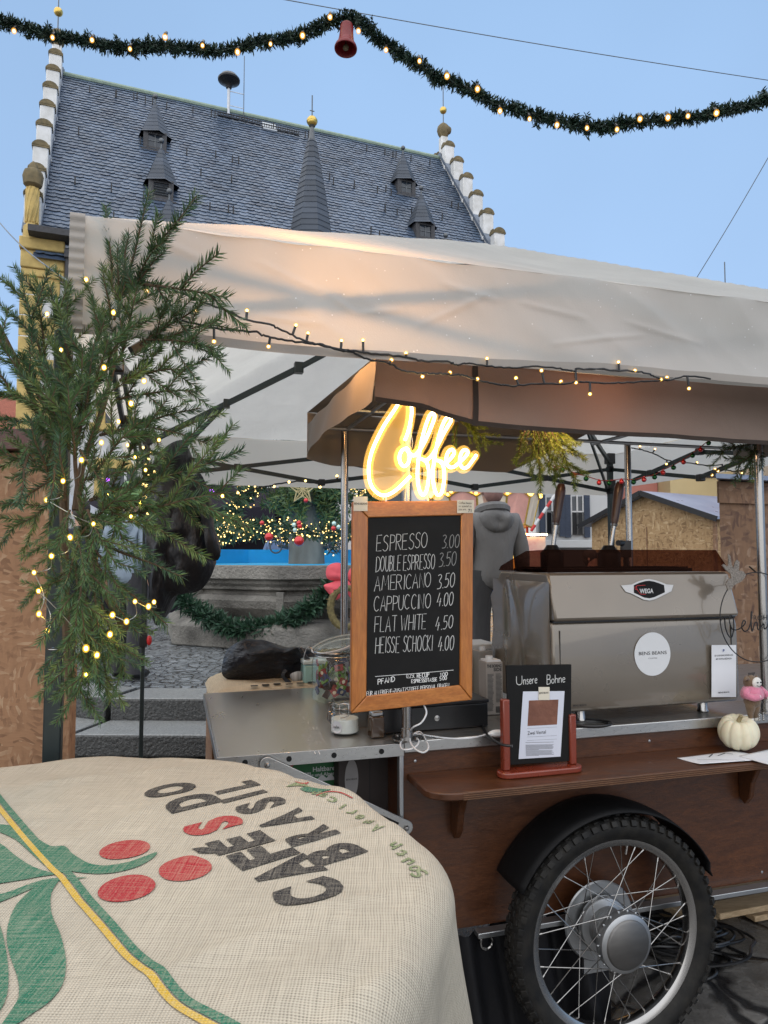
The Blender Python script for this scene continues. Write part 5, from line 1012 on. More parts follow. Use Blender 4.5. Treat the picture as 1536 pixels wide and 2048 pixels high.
# ------------------------------------------------------------------ espresso machine
M['bronze'] = mat('champagne_metallic_paint', (.195, .165, .13), .30, .3, .06, 2.5, .02, 90, rv=.2, Coat_Weight=.8, Coat_Roughness=.05)
MVF = .165
mL, mR = uv_(1106, 1300, MVF).x, uv_(1480, 1404, MVF).x; mzb = uv_(1300, 1416, MVF).z; mzf = uv_(1300, 1238, MVF).z; mzt = uv_(1280, 1145, MVF + .04).z
em_ = thing('espresso_machine', 'bronze coloured two lever espresso machine standing on the steel counter', 'espresso machine', cw((mL + mR) / 2, .4, .941))
b = MB(CART); PR = [(MVF + .012, mzb), (MVF + .002, mzb + .02), (MVF, mzb + .12), (MVF + .004, mzf - .03), (MVF + .012, mzf - .004), (.62, mzf - .004), (.66, mzb + .1), (.64, mzb)]
b.prism([(mL, v, z) for v, z in PR], (mR - mL, 0, 0)); bd_ = b.build('body', M['bronze'], em_, bev=.008, ang=30)
b = MB(CART); PR = [(MVF - .004, mzf), (MVF - .010, mzf + .012), (MVF + .035, mzt - .008), (MVF + .05, mzt), (.56, mzt), (.66, mzt - .1), (.64, mzf)]
b.prism([(mL + .004, v, z) for v, z in PR], (mR - mL - .006, 0, 0)); b.build('upper_hood', M['bronze'], em_, bev=.007, ang=30)
b = MB(CART); b.box((mL + .026, MVF - .0006, mzb + .03), (mL + .0275, MVF + .003, mzf - .03)); b.box((mR - .03, MVF - .0006, mzb + .03), (mR - .0285, MVF + .003, mzf - .03)); b.box((mL + .006, MVF + .004, mzf - .005), (mR - .006, .6, mzf + .001)); b.build('seam_gap', M['blacksat'], em_)
# sculpted left cheek
b = MB(CART)
def ck(i, j):
    v = MVF + .018 + (.60 - MVF) * i; z = mzb + .03 + (mzt - mzb - .06) * j; bul = .022 * math.sin(PI * min(1, i * 1.3)) ** .7 * math.sin(PI * j) ** .5; gro = .022 * math.exp(-((i - (.38 + .3 * (j - .5) ** 2 * 2 + .14 * j)) / .07) ** 2) * (.3 + .7 * (1 - j)); return (mL - bul + gro - .001, v, z)
b.grid(ck, 30, 24); b.build('side_cheek', M['bronze'], em_, ang=180)
for x, v in ((1405, .215), (1160, .215), (1405, .56), (1160, .56)):
    b = MB(CART); u = uv_(x, 1420, v).x; b.lathe([(.019, .9415), (.021, .945), (.017, .95), (.017, mzb + .004)], (u, v, 0), 20); b.build('foot', M['chrome'], em_)
Mt, t, o = nodes('smoked_acrylic'); tr_ = N_(t, 'ShaderNodeBsdfTransparent'); tr_.inputs[0].default_value = (.42, .29, .25, 1); gl_ = N_(t, 'ShaderNodeBsdfGlossy'); gl_.inputs['Roughness'].default_value = .04; fr_ = fres(t, 1.4); mxs = N_(t, 'ShaderNodeMixShader'); t.links.new(fr_, mxs.inputs[0]); t.links.new(tr_.outputs[0], mxs.inputs[1]); t.links.new(gl_.outputs[0], mxs.inputs[2]); t.links.new(mxs.outputs[0], o.inputs[0]); M['smoke'] = Mt
vt = MVF + .05; gz = uv_(1097, 1099, vt + .03).z; gR0, gR1 = uv_(1460, 1143, vt).x, uv_(1432, 1100, vt + .03).x; gL1 = uv_(1097, 1099, vt + .03).x
b = MB(CART); b.prism([(mL + .01, vt, mzt + .002), (gR0, vt, mzt + .002), (gR1, vt + .03, gz), (gL1, vt + .03, gz)], (0, .004, 0)); b.build('smoked_front_guard', M['smoke'], em_, smooth=False)
b = MB(CART); b.prism([(mL + .01, vt + .006, mzt + .002), (gL1, vt + .036, gz), (gL1 + .005, .42, gz - .004), (mL + .015, .58, mzt + .02), (mL + .015, .60, mzt + .002)], (.004, 0, 0)); b.build('smoked_side_guard', M['smoke'], em_, smooth=False)
b = MB(CART); b.box((mL + .03, vt + .10, mzt + .001), (gR1 - .05, .5, mzt + .012)); 
for k in range(4): b.box((mL + .04, vt + .11 + .05 * k, mzt + .013), (gR1 - .06, vt + .114 + .05 * k, mzt + .018))
b.build('cup_tray', M['blacksat'], em_)
for (x0, y0, x1, y1, x2, y2) in ((1123, 968, 1112, 1046, 1104, 1110), (1240, 964, 1228, 1048, 1218, 1110)):
    a, c, e = onv(x0, y0, .5), onv(x1, y1, .5), onv(x2, y2, .5)
    b = MB(); n = 12; b.tube([a.lerp(c, k / n) for k in range(n + 1)], [.012, .0175, .0195, .0195, .019, .018, .0175, .017, .0165, .016, .0155, .0145, .012], 14); lv = b.build('lever_handle', wood('dark_lever_wood_%d' % x0, (.045, .018, .01), (.085, .035, .02), (9, 9, 1.2), 6, .4, .1, Coat_Weight=.2), em_)
    b = MB(); b.tube([c, c.lerp(e, .06), c.lerp(e, .07), e], [.0155, .0135, .0095, .0085], 12); b.tube([c.lerp(e, .78), c.lerp(e, .80), c.lerp(e, .95), e], [.012, .016, .018, .02], 12); b.build('lever_shaft', M['chrome'], lv)
    b = MB(); b.lathe([(.04, 0), (.045, .02), (.045, .07), (.03, .085), (.02, .10)], cl(e) and (e.x, e.y, mzt), 16); b.build('group_cap', M['blacksat'], em_)
p = onv(1252, 1115, .62); b = MB(); b.tube([p - V3((0, 0, .09)), p + V3((0, 0, .015))], .012, 10); b.box((p.x - .02, p.y - .02, p.z + .0), (p.x + .016, p.y + .01, p.z + .07)); b.tube([p + V3((-.02, -.02, .06)), p + V3((-.045, -.04, .06))], .012, 12); b.build('pressure_gauge', M['blacksat'], em_)
# badge with lettering
def fpt(x, y, lift=0): q = onv(x, y, MVF + .0); return q
def face_up(x, y, off):   # point on the sloping hood front
    s_ = (MVF + .035 + .010) / 1; k = (mzt - .008 - (mzf + .012)); r = ray(x, y)
    p0 = cw(0, MVF - .010, mzf + .012); n = (CART.to_3x3() @ V3((0, -k, .045))).normalized(); return CP + r * ((p0 - CP).dot(n) / r.dot(n)) + n * off
B_ = [(1241, 1171), (1252, 1170), (1262, 1169), (1275, 1163), (1288, 1159), (1297, 1158), (1308, 1160), (1320, 1164), (1332, 1169), (1346, 1170), (1342, 1183), (1334, 1187), (1322, 1193), (1310, 1199), (1298, 1202), (1286, 1200), (1274, 1194), (1262, 1188), (1250, 1184)]
def shrink(P, k): c = (sum(p[0] for p in P) / len(P), sum(p[1] for p in P) / len(P)); return [(c[0] + (x - c[0]) * k, c[1] + (y - c[1]) * (k - .06)) for x, y in P]
hn = (CART.to_3x3() @ V3((0, -(mzt - mzf), .045))).normalized()
b = MB(); b.prism([face_up(x, y, .0005) for x, y in B_], hn * .003); bdg = b.build('badge', mat('satin_badge', (.46, .45, .44), .4, .8, .04, 5), em_, bev=.0008)
b = MB(); b.prism([face_up(x, y, .0036) for x, y in shrink(B_, .86)[2:9] + shrink(B_, .86)[11:18]], hn * .0004); b.build('badge_field', mat('badge_black', (.008, .008, .009), .7, Specular_IOR_Level=.2), bdg, smooth=False)
b = MB(); put_text(b, 'WEGA', face_up(1278, 1187, .0044), CU, (0, 0, 1), .0215, fit=.056, bold=.03); b.build('badge_lettering', M['plaster'], bdg, smooth=False)
b = MB(); q = [face_up(x, y, .0046) for x, y in ((1289, 1171), (1272, 1172), (1271, 1176), (1275, 1183), (1280, 1189), (1290, 1189))]; ribbon(b, q, .0014, hn); q = [face_up(x, y, .0046) for x, y in ((1272, 1174), (1268, 1175), (1269, 1179), (1274, 1181))]; ribbon(b, q, .0014, hn); b.build('badge_red_line', mat('badge_red', (.6, .02, .02), .5), bdg, smooth=False)
b = MB(); c = onv(1305, 1308, MVF - .001); R_ = .0725
b.prism([c + CU * (R_ * math.cos(a)) + V3((0, 0, R_ * 1.02 * math.sin(a))) for a in [2 * PI * k / 48 for k in range(48)]], CV * -.0006); stk = b.build('round_sticker', mat('white_sticker', (.66, .67, .68), .55, 0, .02, 4), em_, smooth=False)
b = MB(); put_text(b, 'BENS BEANS', c - CV * .0007 + V3((0, 0, -.002)), CU, (0, 0, 1), .0165, align='CENTER', fit=.112); b.build('sticker_lettering', M['ink'], stk, smooth=False)
b = MB(); put_text(b, 'COFFEE', c - CV * .0007 + V3((0, 0, -.0165)), CU, (0, 0, 1), .0068, align='CENTER', fit=.036); b.build('sticker_small_lettering', M['inkgrey'], stk, smooth=False)
# payment notice hung in front of the machine, and the small decal low on the left
pn = card(1423, 1290, 1472, 1394, MVF - .012, M['paper'], None, 'payment_notice'); tag(pn, 'white payment notice taped to the right of the espresso machine', 'notice')
b = MB(); L_ = MVF - .0128
for t_, y, f_ in (('QR CODE EINSCANNEN UND', 1312, .080), ('MIT PAYPAL BEZAHLEN', 1319, .066), ('BENS BEANS', 1386, .046)): put_text(b, t_, onv(1447.5, y, L_), CU, (0, 0, 1), .0075, align='CENTER', fit=f_, bold=.008)
b.build('notice_print', M['ink'], pn, smooth=False)
b = MB(); put_text(b, 'P', onv(1445, 1304, L_), CU, (.12, 0, 1), .014, bold=.03); b.build('notice_mark', mat('blue_ink', (.02, .05, .22), .7), pn, smooth=False)
b = MB(); put_text(b, 'BENS BEANS', onv(1146, 1413, MVF - .0006), CU, (0, 0, 1), .0075, fit=.05, bold=.01); b.build('decal_print', M['ink'], em_, smooth=False)
# ------------------------------------------------------------------ small things on the counter and fold-out table
M['glass'] = glass('clear_glass', (.93, .96, .94), .02, .05)
def jar(name, label, c, prof, n=28):
    t_ = thing(name, label, 'jar', c); b = MB(Matrix.Translation(c)); b.lathe(prof, (0, 0, 0), n, caps=False); b.build('glass_body', M['glass'], t_); return t_
# tea jar
jc = onz(674, 1399, .9366); s_ = jc.y / FPX; jr = 50 * s_
tj = jar('tea_jar', 'large swing top glass jar of green and red tea bags', jc, [(0, .001), (jr * .9, .001), (jr, .012), (jr, .150), (jr * .93, .166), (jr * .86, .172), (jr * .86, .184), (jr * .93, .188)])
b = MB(Matrix.Translation(jc)); b.tube([(jr * .91 * math.cos(a), jr * .91 * math.sin(a), .188) for a in [2 * PI * k / 28 for k in range(28)]], .004, 8, closed=True); b.tube([(jr * .88 * math.cos(a), jr * .88 * math.sin(a), .174) for a in [2 * PI * k / 28 for k in range(28)]], .002, 6, closed=True)
b.tube(catmull([(-jr * .9, -.01, .19), (-jr * 1.15, -.015, .205), (-jr * 1.3, -.015, .16), (-jr * 1.05, -.01, .155)], 5), .002, 6); b.build('wire_clasp', M['chrome'], tj)
lm = Matrix.Translation(jc + V3((-.008, .02, .215))) @ Matrix.Rotation(rad(-14), 4, 'Y') @ Matrix.Rotation(rad(10), 4, 'X'); b = MB(lm); b.lathe([(0, .012), (jr * .7, .012), (jr * .94, .004), (jr * .96, -.004), (jr * .8, -.01), (0, -.012)], (0, 0, 0), 28); b.build('lid', M['glass'], tj)
b = MB(lm); b.tube([(jr * .97 * math.cos(a), jr * .97 * math.sin(a), -.002) for a in [2 * PI * k / 28 for k in range(28)]], .0035, 8, closed=True); b.tube([(jr * .8 * math.cos(a), jr * .8 * math.sin(a), -.012) for a in [2 * PI * k / 28 for k in range(28)]], .003, 8, closed=True); b.build('lid_seal', M['plaster'], tj)
RT_ = random.Random(21); MT = [mat('tea_green', (.12, .25, .035), .5, 0, .1), mat('tea_red', (.26, .02, .02), .5, 0, .1), mat('tea_blue', (.04, .06, .16), .5, 0, .1), mat('tea_dark', (.05, .03, .03), .5, 0, .1), M['cream']]
for k in range(58):
    a = RT_.uniform(0, 2 * PI); rr = jr * .80 * math.sqrt(RT_.random()); z = RT_.uniform(.012, .15)
    front = math.sin(a) < .2; rr = jr * .78 if front and RT_.random() < .75 else rr
    mtx = Matrix.Translation(jc + V3((rr * math.cos(a), rr * math.sin(a), z))) @ Matrix.Rotation(a + PI / 2 + RT_.uniform(-.3, .3), 4, 'Z') @ Matrix.Rotation(RT_.uniform(-1, 1), 4, 'Y') @ Matrix.Rotation(RT_.uniform(-.5, .5), 4, 'X'); ci = RT_.choice((0, 0, 0, 1, 1, 2, 3)) if z > .06 else RT_.choice((0, 1, 1, 2, 2, 3))
    b = MB(mtx); b.box((-.016, -.004, -.012), (.016, .004, .012), 0); b.prism([(.007 * math.cos(q), -.0042, .008 * math.sin(q)) for q in [PI / 3 * i for i in range(6)]], (0, -.0006, 0), 1)
    tbg = b.build('tea_bag', [MT[ci], M['cream'] if k % 3 else MT[3]], None, bev=.0015); tag(tbg, 'wrapped %s tea bag among the others inside the large glass jar' % ('green', 'red', 'blue', 'dark')[ci], 'tea bag', '%s tea bags in the glass jar' % ('green', 'red', 'blue', 'dark')[ci])
# steel lunch boxes
def tray(c, L, W, h, label):
    t_ = thing('steel_lunch_box', label, 'lunch box', c); mtx = Matrix.Translation(c) @ Matrix.Rotation(TH, 4, 'Z')
    def rr_(l, w, z, r=.03): return [(sx * (l - r) + r * math.cos(a), sy * (w - r) + r * math.sin(a), z) for sx, sy, a0 in ((1, 1, 0), (-1, 1, PI / 2), (-1, -1, PI), (1, -1, 1.5 * PI)) for a in [a0 + PI / 2 * k / 5 for k in range(6)]]
    b = MB(mtx); rings = [rr_(L * .93, W * .93, .0), rr_(L * .95, W * .95, .004), rr_(L, W, h), rr_(L + .004, W + .004, h), rr_(L + .004, W + .004, h - .004)][:4] + [rr_(L - .003, W - .003, h), rr_(L * .94, W * .94, .006)]
    n = len(rings[0]); b.add([p for r in rings for p in r], [(i * n + k, i * n + (k + 1) % n, (i + 1) * n + (k + 1) % n, (i + 1) * n + k) for i in range(len(rings) - 1) for k in range(n)] + [tuple(range(n - 1, -1, -1)), tuple((len(rings) - 1) * n + k for k in range(n))])
    b.build('tray', M['alu'], t_)
    b = MB(mtx)
    for y in (-.018, .018): b.tube(catmull([(-L - .001, y, h * .85), (-L - .014, y, h * .8), (-L - .016, y, h * .35), (-L - .006, y, h * .2)], 4), .0018, 6)
    b.tube([(-L - .016, -.018, h * .4), (-L - .016, .018, h * .4)], .0018, 6); b.box((-L - .006, -.02, h * .6), (-L - .0005, .02, h * .8)); b.build('wire_clip', M['chrome'], t_)
tray(onz(716, 1428, .9366), .088, .05, .05, 'steel lunch box at the back, partly behind the menu'); tray(onz(706, 1450, .9366), .066, .042, .052, 'smaller open steel lunch box behind the sugar jar')
# sugar jar
sc_ = onz(690, 1466, .9366); sr = .0455
sj = jar('sugar_jar', 'small swing top jar of white sugar with round label', sc_, [(0, .001), (sr * .8, .001), (sr * .98, .006), (sr, .02), (sr * .97, .05), (sr * .86, .062), (sr * .8, .066), (sr * .8, .07), (sr * .86, .072), (sr * .86, .078), (sr * .9, .082)])
b = MB(Matrix.Translation(sc_)); b.lathe([(0, .003), (sr * .78, .003), (sr * .955, .008), (sr * .965, .02), (sr * .93, .048), (0, .05)], (0, 0, 0), 28); su = b.build('sugar', mat('sugar', (.82, .82, .80), .9, 0, .02, 8, .2, 200)); tag(su, 'white sugar filling the lower part of the small jar', 'sugar')
b = MB(Matrix.Translation(sc_)); b.lathe([(sr * .9, .083), (sr * .92, .088), (sr * .9, .094), (sr * .5, .098), (0, .099)], (0, 0, 0), 28); b.build('lid', M['glass'], sj)
b = MB(Matrix.Translation(sc_))
for z in (.068, .0825): b.tube([(sr * .88 * math.cos(a), sr * .88 * math.sin(a), z) for a in [2 * PI * k / 24 for k in range(24)]], .0018, 6, closed=True)
b.tube(catmull([(-.012, -sr * .9, .068), (-.014, -sr * 1.02, .08), (-.012, -sr * .9, .098), (.012, -sr * .9, .098), (.014, -sr * 1.02, .08), (.012, -sr * .9, .062), (-.012, -sr * .92, .056)], 4), .0018, 6); b.build('wire_clasp', M['chrome'], sj)
lb = Matrix.Translation(sc_) @ Matrix.Rotation(rad(-32), 4, 'Z'); b = MB(lb); b.add([(.019 * math.cos(a), -math.sqrt((sr * 1.005) ** 2 - (.019 * math.cos(a)) ** 2) - .001, .027 + .019 * math.sin(a)) for a in [2 * PI * k / 24 for k in range(24)]], [tuple(range(24))]); lo = b.build('jar_label', M['paper'], sj, smooth=False)
b = MB(); X_ = lb.to_3x3() @ V3((1, 0, 0)); Y_ = lb.to_3x3() @ V3((0, -1, 0)); hand_text(b, 'zucker', lb @ V3((-.011, -sr - .002, .025)), lb @ V3((.011, -sr - .002, .025)), .009, Y_, .0011, up=(0, 0, 1)); b.build('label_writing', M['ink'], lo, smooth=False)
# brown shaker, black cash box, cartons, storage box
c = onz(752, 1474, .9366); b = MB(Matrix.Translation(c) @ Matrix.Rotation(TH + .1, 4, 'Z')); b.box((-.022, -.02, .001), (.022, .02, .066)); sk = thing('cocoa_shaker', 'square brown glass shaker beside the sugar jar', 'shaker', c); b.build('glass_body', mat('brown_glass', (.075, .045, .028), .12, 0, .2, 10, Coat_Weight=.5), sk, bev=.005)
b = MB(Matrix.Translation(c) @ Matrix.Rotation(TH + .1, 4, 'Z')); b.box((-.019, -.017, .066), (.019, .017, .08)); b.build('cap', M['alu'], sk, bev=.004)
p0 = cl(onz(802, 1466, .941)); bx = thing('cash_box', 'flat black cash box on the counter behind the menu', 'cash box', cw(p0.x + .17, p0.y + .1, .941)); b = MB(CART); b.box((p0.x - .06, p0.y, .9415), (p0.x + .30, p0.y + .28, 1.018)); b.build('drawer', M['blacksat'], bx, bev=.004)
b = MB(CART); b.box((p0.x - .063, p0.y - .003, 1.0185), (p0.x + .303, p0.y + .283, 1.03)); b.build('lid', M['black'], bx, bev=.003); b = MB(CART); b.lathe([(.009, 0), (.009, .004), (0, .005)], (p0.x + .12, p0.y, .98), 16, ax=(0, -1, 0)); b.build('lock', M['chrome'], bx)
p0 = cl(onz(973, 1431, .941)); w_ = .064
mk = thing('milk_carton', 'grey oat drink carton lettered THE BORING SIDE beside the machine', 'carton', cw(p0.x + .03, p0.y + .03, .941)); b = MB(CART); b.box((p0.x, p0.y, .9412), (p0.x + w_, p0.y + w_, 1.125)); b.build('carton_body', mat('grey_carton', (.30, .275, .25), .6, 0, .05, 6), mk, bev=.002)
b = MB(CART); b.box((p0.x + .006, p0.y + .004, 1.125), (p0.x + w_ - .006, p0.y + w_ - .004, 1.131)); b.lathe([(.013, 1.131), (.013, 1.143), (0, 1.144)], (p0.x + .025, p0.y + .03, 0), 16); b.build('screw_cap', M['plaster'], mk)
b = MB(CART); F_ = p0.y - .0008
put_text(b, 'THE BORING', (p0.x + .003, F_, 1.106), (1, 0, 0), (0, 0, 1), .015, fit=.056, bold=.03, lift=0); put_text(b, 'SIDE', (p0.x + .028, F_, 1.093), (1, 0, 0), (0, 0, 1), .015, fit=.031, bold=.03, lift=0)
RL = random.Random(2)
for col in range(2):
    z = 1.082
    while z > (.985 if col else .955): b.box((p0.x + .005 + col * .031, F_, z), (p0.x + .005 + col * .031 + .024 * RL.uniform(.75, 1), F_ + .0004, z + .0014)); z -= .0042
for k in range(14): b.box((p0.x + .036 + k * .0017, F_, .948), (p0.x + .036 + k * .0017 + .0009, F_ + .0004, .97))
b.build('carton_print', M['ink'], mk, smooth=False)
def carton(name, label, x, y, w_, h, m, tx=None):
    p0 = cl(onz(x, y, .941)); t_ = thing(name, label, 'carton', cw(p0.x, p0.y, .941)); b = MB(CART); b.box((p0.x, p0.y, .9412), (p0.x + w_, p0.y + w_, .941 + h)); b.build('carton_body', m, t_, bev=.002)
    b = MB(CART); b.lathe([(.012, .941 + h), (.012, .955 + h), (0, .956 + h)], (p0.x + w_ * .5, p0.y + w_ * .5, 0), 16); b.build('screw_cap', M['plaster'], t_)
    if tx:
        b = MB(CART)
        for t2, dz, s2 in tx: put_text(b, t2, (p0.x + w_ * .97, p0.y - .0008, .941 + h * dz), (1, 0, 0), (0, 0, 1), s2, align='RIGHT', bold=.02, lift=0)
        b.build('carton_print', M['plaster'], t_, smooth=False)
carton('green_milk_carton', 'green milk carton half hidden behind the menu frame', 913, 1400, .068, .175, mat('green_carton', (.012, .075, .025), .5, 0, .05, 6), (('MILCH', .25, .03),))
carton('rear_milk_carton', 'second grey carton just behind the lettered carton', 958, 1405, .06, .192, mat('grey_carton_rear', (.26, .245, .225), .6, 0, .05, 6))
p0 = cl(onv(945, 1302, .86)); sb = thing('storage_box', 'white plastic storage box at the back of the counter', 'box', cw(p0.x + .1, .9, .941)); b = MB(CART); b.box((p0.x - .08, .86, .9412), (p0.x + .11, 1.02, p0.z)); b.build('tub', mat('frosted_plastic', (.5, .55, .58), .4, 0, .04, 5), sb, bev=.008); b = MB(CART); b.box((p0.x - .085, .853, p0.z + .0005), (p0.x + .115, 1.025, p0.z + .028)); b.build('lid', mat('white_plastic', (.78, .8, .82), .35, 0, .03, 5), sb, bev=.006)
# crate, sack, bag and tub behind the fold-out table
q0, q1 = uv_(425, 1377, 1.14), uv_(670, 1360, 1.14); Zc = .885
ck_ = thing('plywood_crate', 'plain plywood crate behind the fold-out table', 'crate', cw((q0.x + q1.x) / 2, 1.4, 0)); b = MB(CART); b.box((q0.x, 1.13, .0), (q1.x + .2, 1.68, Zc)); b.build('crate_box', M['osbF'], ck_, bev=.004); b = MB(CART); b.box((q0.x - .012, 1.118, Zc - .06), (q1.x + .21, 1.129, Zc)); b.build('crate_rail', M['osbF'], ck_); b = MB(CART); b.box((q0.x - .012, 1.118, .02), (q1.x + .21, 1.129, .08)); b.build('crate_rail', M['osbF'], ck_)
M['jute'] = weave('jute_cloth', (.60, .50, .36))
b = MB(CART)
def sk_(i, j):
    u = q0.x - .01 + (q1.x + .15 - q0.x) * i; v = 1.13 + .5 * j; e = min(i * 9, (1 - i) * 9, j * 7, (1 - j) * 9, 1); return (u, v, Zc + .002 + .055 * max(0, e) ** .5 + .008 * noise.noise(V3((u * 9, v * 9, 0))))
b.grid(sk_, 50, 24, uv=lambda i, j: (i * .9, j * .5)); fs = b.build('folded_sack', M['jute'], None, ang=180); tag(fs, 'folded jute sack under the black bag behind the table', 'sack')
b = MB(CART)
for k in range(9): x = q0.x + .16 + k * .05; b.box((x, 1.155 + .01 * (k % 3), Zc + .058), (x + .03, 1.175 + .01 * (k % 3), Zc + .0595))
sp2 = b.build('sack_print', M['ink']); setp(sp2, fs)
bgt = thing('carry_bag', 'black nylon carry bag lying on the folded sack', 'bag', onv(540, 1365, 1.36)); b = MB(); OUT = [(446, 1352), (446, 1322), (456, 1298), (478, 1284), (506, 1281), (545, 1290), (590, 1300), (640, 1304), (690, 1308), (705, 1345), (640, 1362), (600, 1368), (540, 1366), (478, 1364)]
Mn = mat('black_nylon', (.008, .011, .018), .4, 0, .15, 8, .5, 16, bd=.035, st=(1, 1, 2))
b.pillow([onv(x, y, 1.36) for x, y in OUT], CV * -1 + V3((0, 0, .5)), .12, 10, lump=.55, seed=5, n=5); b.build('bag_body', Mn, bgt, ang=180)
for P_ in ([(600, 1296), (615, 1318), (640, 1335), (668, 1345)], [(572, 1340), (566, 1352), (580, 1366), (596, 1374), (610, 1362), (612, 1348)]):
    b = MB(); pth = catmull([onv(x, y, 1.22) for x, y in P_], 6); b.tube(pth, .010, 4); b.build('strap', Mn, bgt)
b = MB(); b.pillow([onv(x, y, 1.235) for x, y in ((580, 1350), (592, 1343), (606, 1344), (612, 1354), (600, 1362), (586, 1362))], CV * -1, .012, 3); tag(b.build('striped_pouch', mat('striped_pouch', (.65, .68, .70), .6, 0, .3, 3, c2=(.05, .05, .06), st=(40, 1, 1))), 'small white striped pouch tucked under the bag strap', 'pouch')
p0 = uv_(606, 1377, 1.19); p1 = uv_(646, 1377, 1.19); tq = thing('plastic_tub', 'translucent mint plastic tub with pale lid beside the tea jar', 'tub', cw((p0.x + p1.x) / 2, 1.23, Zc + .05)); zt = uv_(620, 1330, 1.19).z
b = MB(CART); b.box((p0.x + .004, 1.19, Zc + .05), (p1.x + .02, 1.29, zt)); b.build('tub', mat('mint_plastic', (.36, .62, .60), .3, 0, .05, 5), tq, bev=.008); b = MB(CART); b.box((p0.x, 1.184, zt + .0005), (p1.x + .025, 1.296, zt + .022)); b.build('lid', mat('pale_lid', (.62, .74, .76), .3, 0, .03, 5), tq, bev=.006)
# things under the fold-out table
q0, q1 = uv_(676, 1600, .30), uv_(800, 1600, .30)
bb = thing('dark_carton', 'dark brown carton with pale oval logo under the table', 'carton', cw((q0.x + q1.x) / 2, .45, 0)); b = MB(CART); b.box((q0.x, .30, .0), (q1.x - .005, .70, .872)); b.build('carton_body', mat('dark_brown_card', (.035, .026, .024), .6, 0, .1, 4), bb, bev=.004)
c = uv_(703, 1558, .30); b = MB(CART); b.prism([(c.x + .022 * math.cos(a), .2995, c.z + .062 * math.sin(a)) for a in [2 * PI * k / 36 for k in range(36)]], (0, -.0006, 0)); ol = b.build('oval_logo', mat('grey_logo', (.30, .29, .29), .6), bb, smooth=False); b = MB(CART); put_text(b, 'BENS BEANS', (c.x - .018, .2985, c.z - .003), (1, 0, 0), (0, 0, 1), .008, fit=.036, bold=.01, lift=0); b.build('logo_lettering', M['ink'], ol, smooth=False)
b = MB(CART); b.box(((q0.x + q1.x) / 2 + .0, .2985, .0), ((q0.x + q1.x) / 2 + .002, .2995, .87)); b.build('carton_seam', M['ink'], bb)
q0, q1 = uv_(560, 1600, .36), uv_(672, 1600, .36); zc = uv_(640, 1562, .36).z
gb = thing('green_carton', 'green and white milk case under the table left of the dark carton', 'carton', cw((q0.x + q1.x) / 2, .45, 0)); b = MB(CART); b.box((q0.x, .36, zc - .02), (q1.x, .66, .868)); b.build('carton_body', mat('green_card', (.012, .12, .035), .5, 0, .05, 4), gb, bev=.003)
b = MB(CART); put_text(b, 'Haltbare', (q1.x - .004, .3592, uv_(665, 1540, .36).z), (1, 0, 0), (0, 0, 1), .021, align='RIGHT', bold=.02, lift=0); put_text(b, 'Berg und Alpen', (q1.x - .004, .3592, uv_(665, 1550, .36).z), (1, 0, 0), (0, 0, 1), .016, align='RIGHT', bold=.02, lift=0)
for k in range(12): b.box((q0.x + .05 + k * .004, .359, zc + .0), (q0.x + .05 + k * .004 + .002 * (1 + k % 2), .3596, zc + .03))
b.prism([(q0.x + .11, .359, zc), (q0.x + .135, .359, zc + .02), (q0.x + .15, .359, zc + .008), (q0.x + .165, .359, zc + .022), (q1.x - .002, .359, zc)], (0, .0005, 0)); b.build('carton_print', M['plaster'], gb, smooth=False)
b = MB(CART); b.prism([(q0.x + .03, .359, .866), (q0.x + .085, .359, .866), (q0.x + .03, .359, .82)], (0, .0005, 0)); b.build('red_flash', mat('red_print', (.45, .03, .02), .6), gb, smooth=False)
b = MB(CART); b.box((q0.x, .3585, zc - .08), (q1.x, .66, zc - .0205)); b.build('blue_foot', mat('blue_card', (.03, .14, .27), .5, 0, .05, 4), gb, bev=.003)
cr2 = thing('black_crate', 'black plastic crate carrying the green milk case', 'crate', cw((q0.x + q1.x) / 2, .45, 0)); b = MB(CART); b.box((q0.x - .06, .345, 0), (q1.x, .68, zc - .082)); b.build('crate_box', M['blacksat'], cr2, bev=.006); b = MB(CART); b.box((q0.x - .07, .335, zc - .13), (q1.x, .344, zc - .085)); b.build('crate_rim', M['black'], cr2, bev=.003)
# white cable with switch, black cable
b = MB(); z0 = .9435
cab = [onv(845, 1405, .12), onv(853, 1425, .10), onv(843, 1445, .09), onv(826, 1455, .10)] + [onz(x, y, z0 + dz) for x, y, dz in ((813, 1472, 0), (801, 1487, 0), (806, 1499, 0), (828, 1496, .002), (838, 1482, .002), (826, 1470, .004), (840, 1464, .004), (852, 1480, .0), (857, 1496, -.0), (846, 1505, .0), (829, 1497, .004), (820, 1480, .004), (828, 1468, .002), (860, 1472, 0), (900, 1477, 0), (942, 1476, 0), (975, 1468, 0))]
wc = thing('white_cable', 'thin white cable looped round the pole foot with inline switch', 'cable', onz(820, 1490, .941)); b.tube(catmull(cab, 8), .0026, 8); b.build('cord', M['plaster'], wc); b = MB(); p0, p1 = onz(976, 1468, .947), onz(1012, 1466, .947); b.tube([p0.lerp(p1, k / 8) for k in range(9)], [.003, .008, .011, .012, .012, .012, .011, .008, .003], 12); b.build('switch', mat('white_switch', (.75, .75, .75), .3), wc)
b = MB(); b.tube(catmull([onz(966, 1405, .95), onz(962, 1440, .945), onz(975, 1470, .945), onz(1000, 1488, .945), onz(1025, 1492, .945)], 6), .0042, 8); tag(b.build('black_cable', M['blacksat']), 'black cable running over the counter behind the small slate board', 'cable')
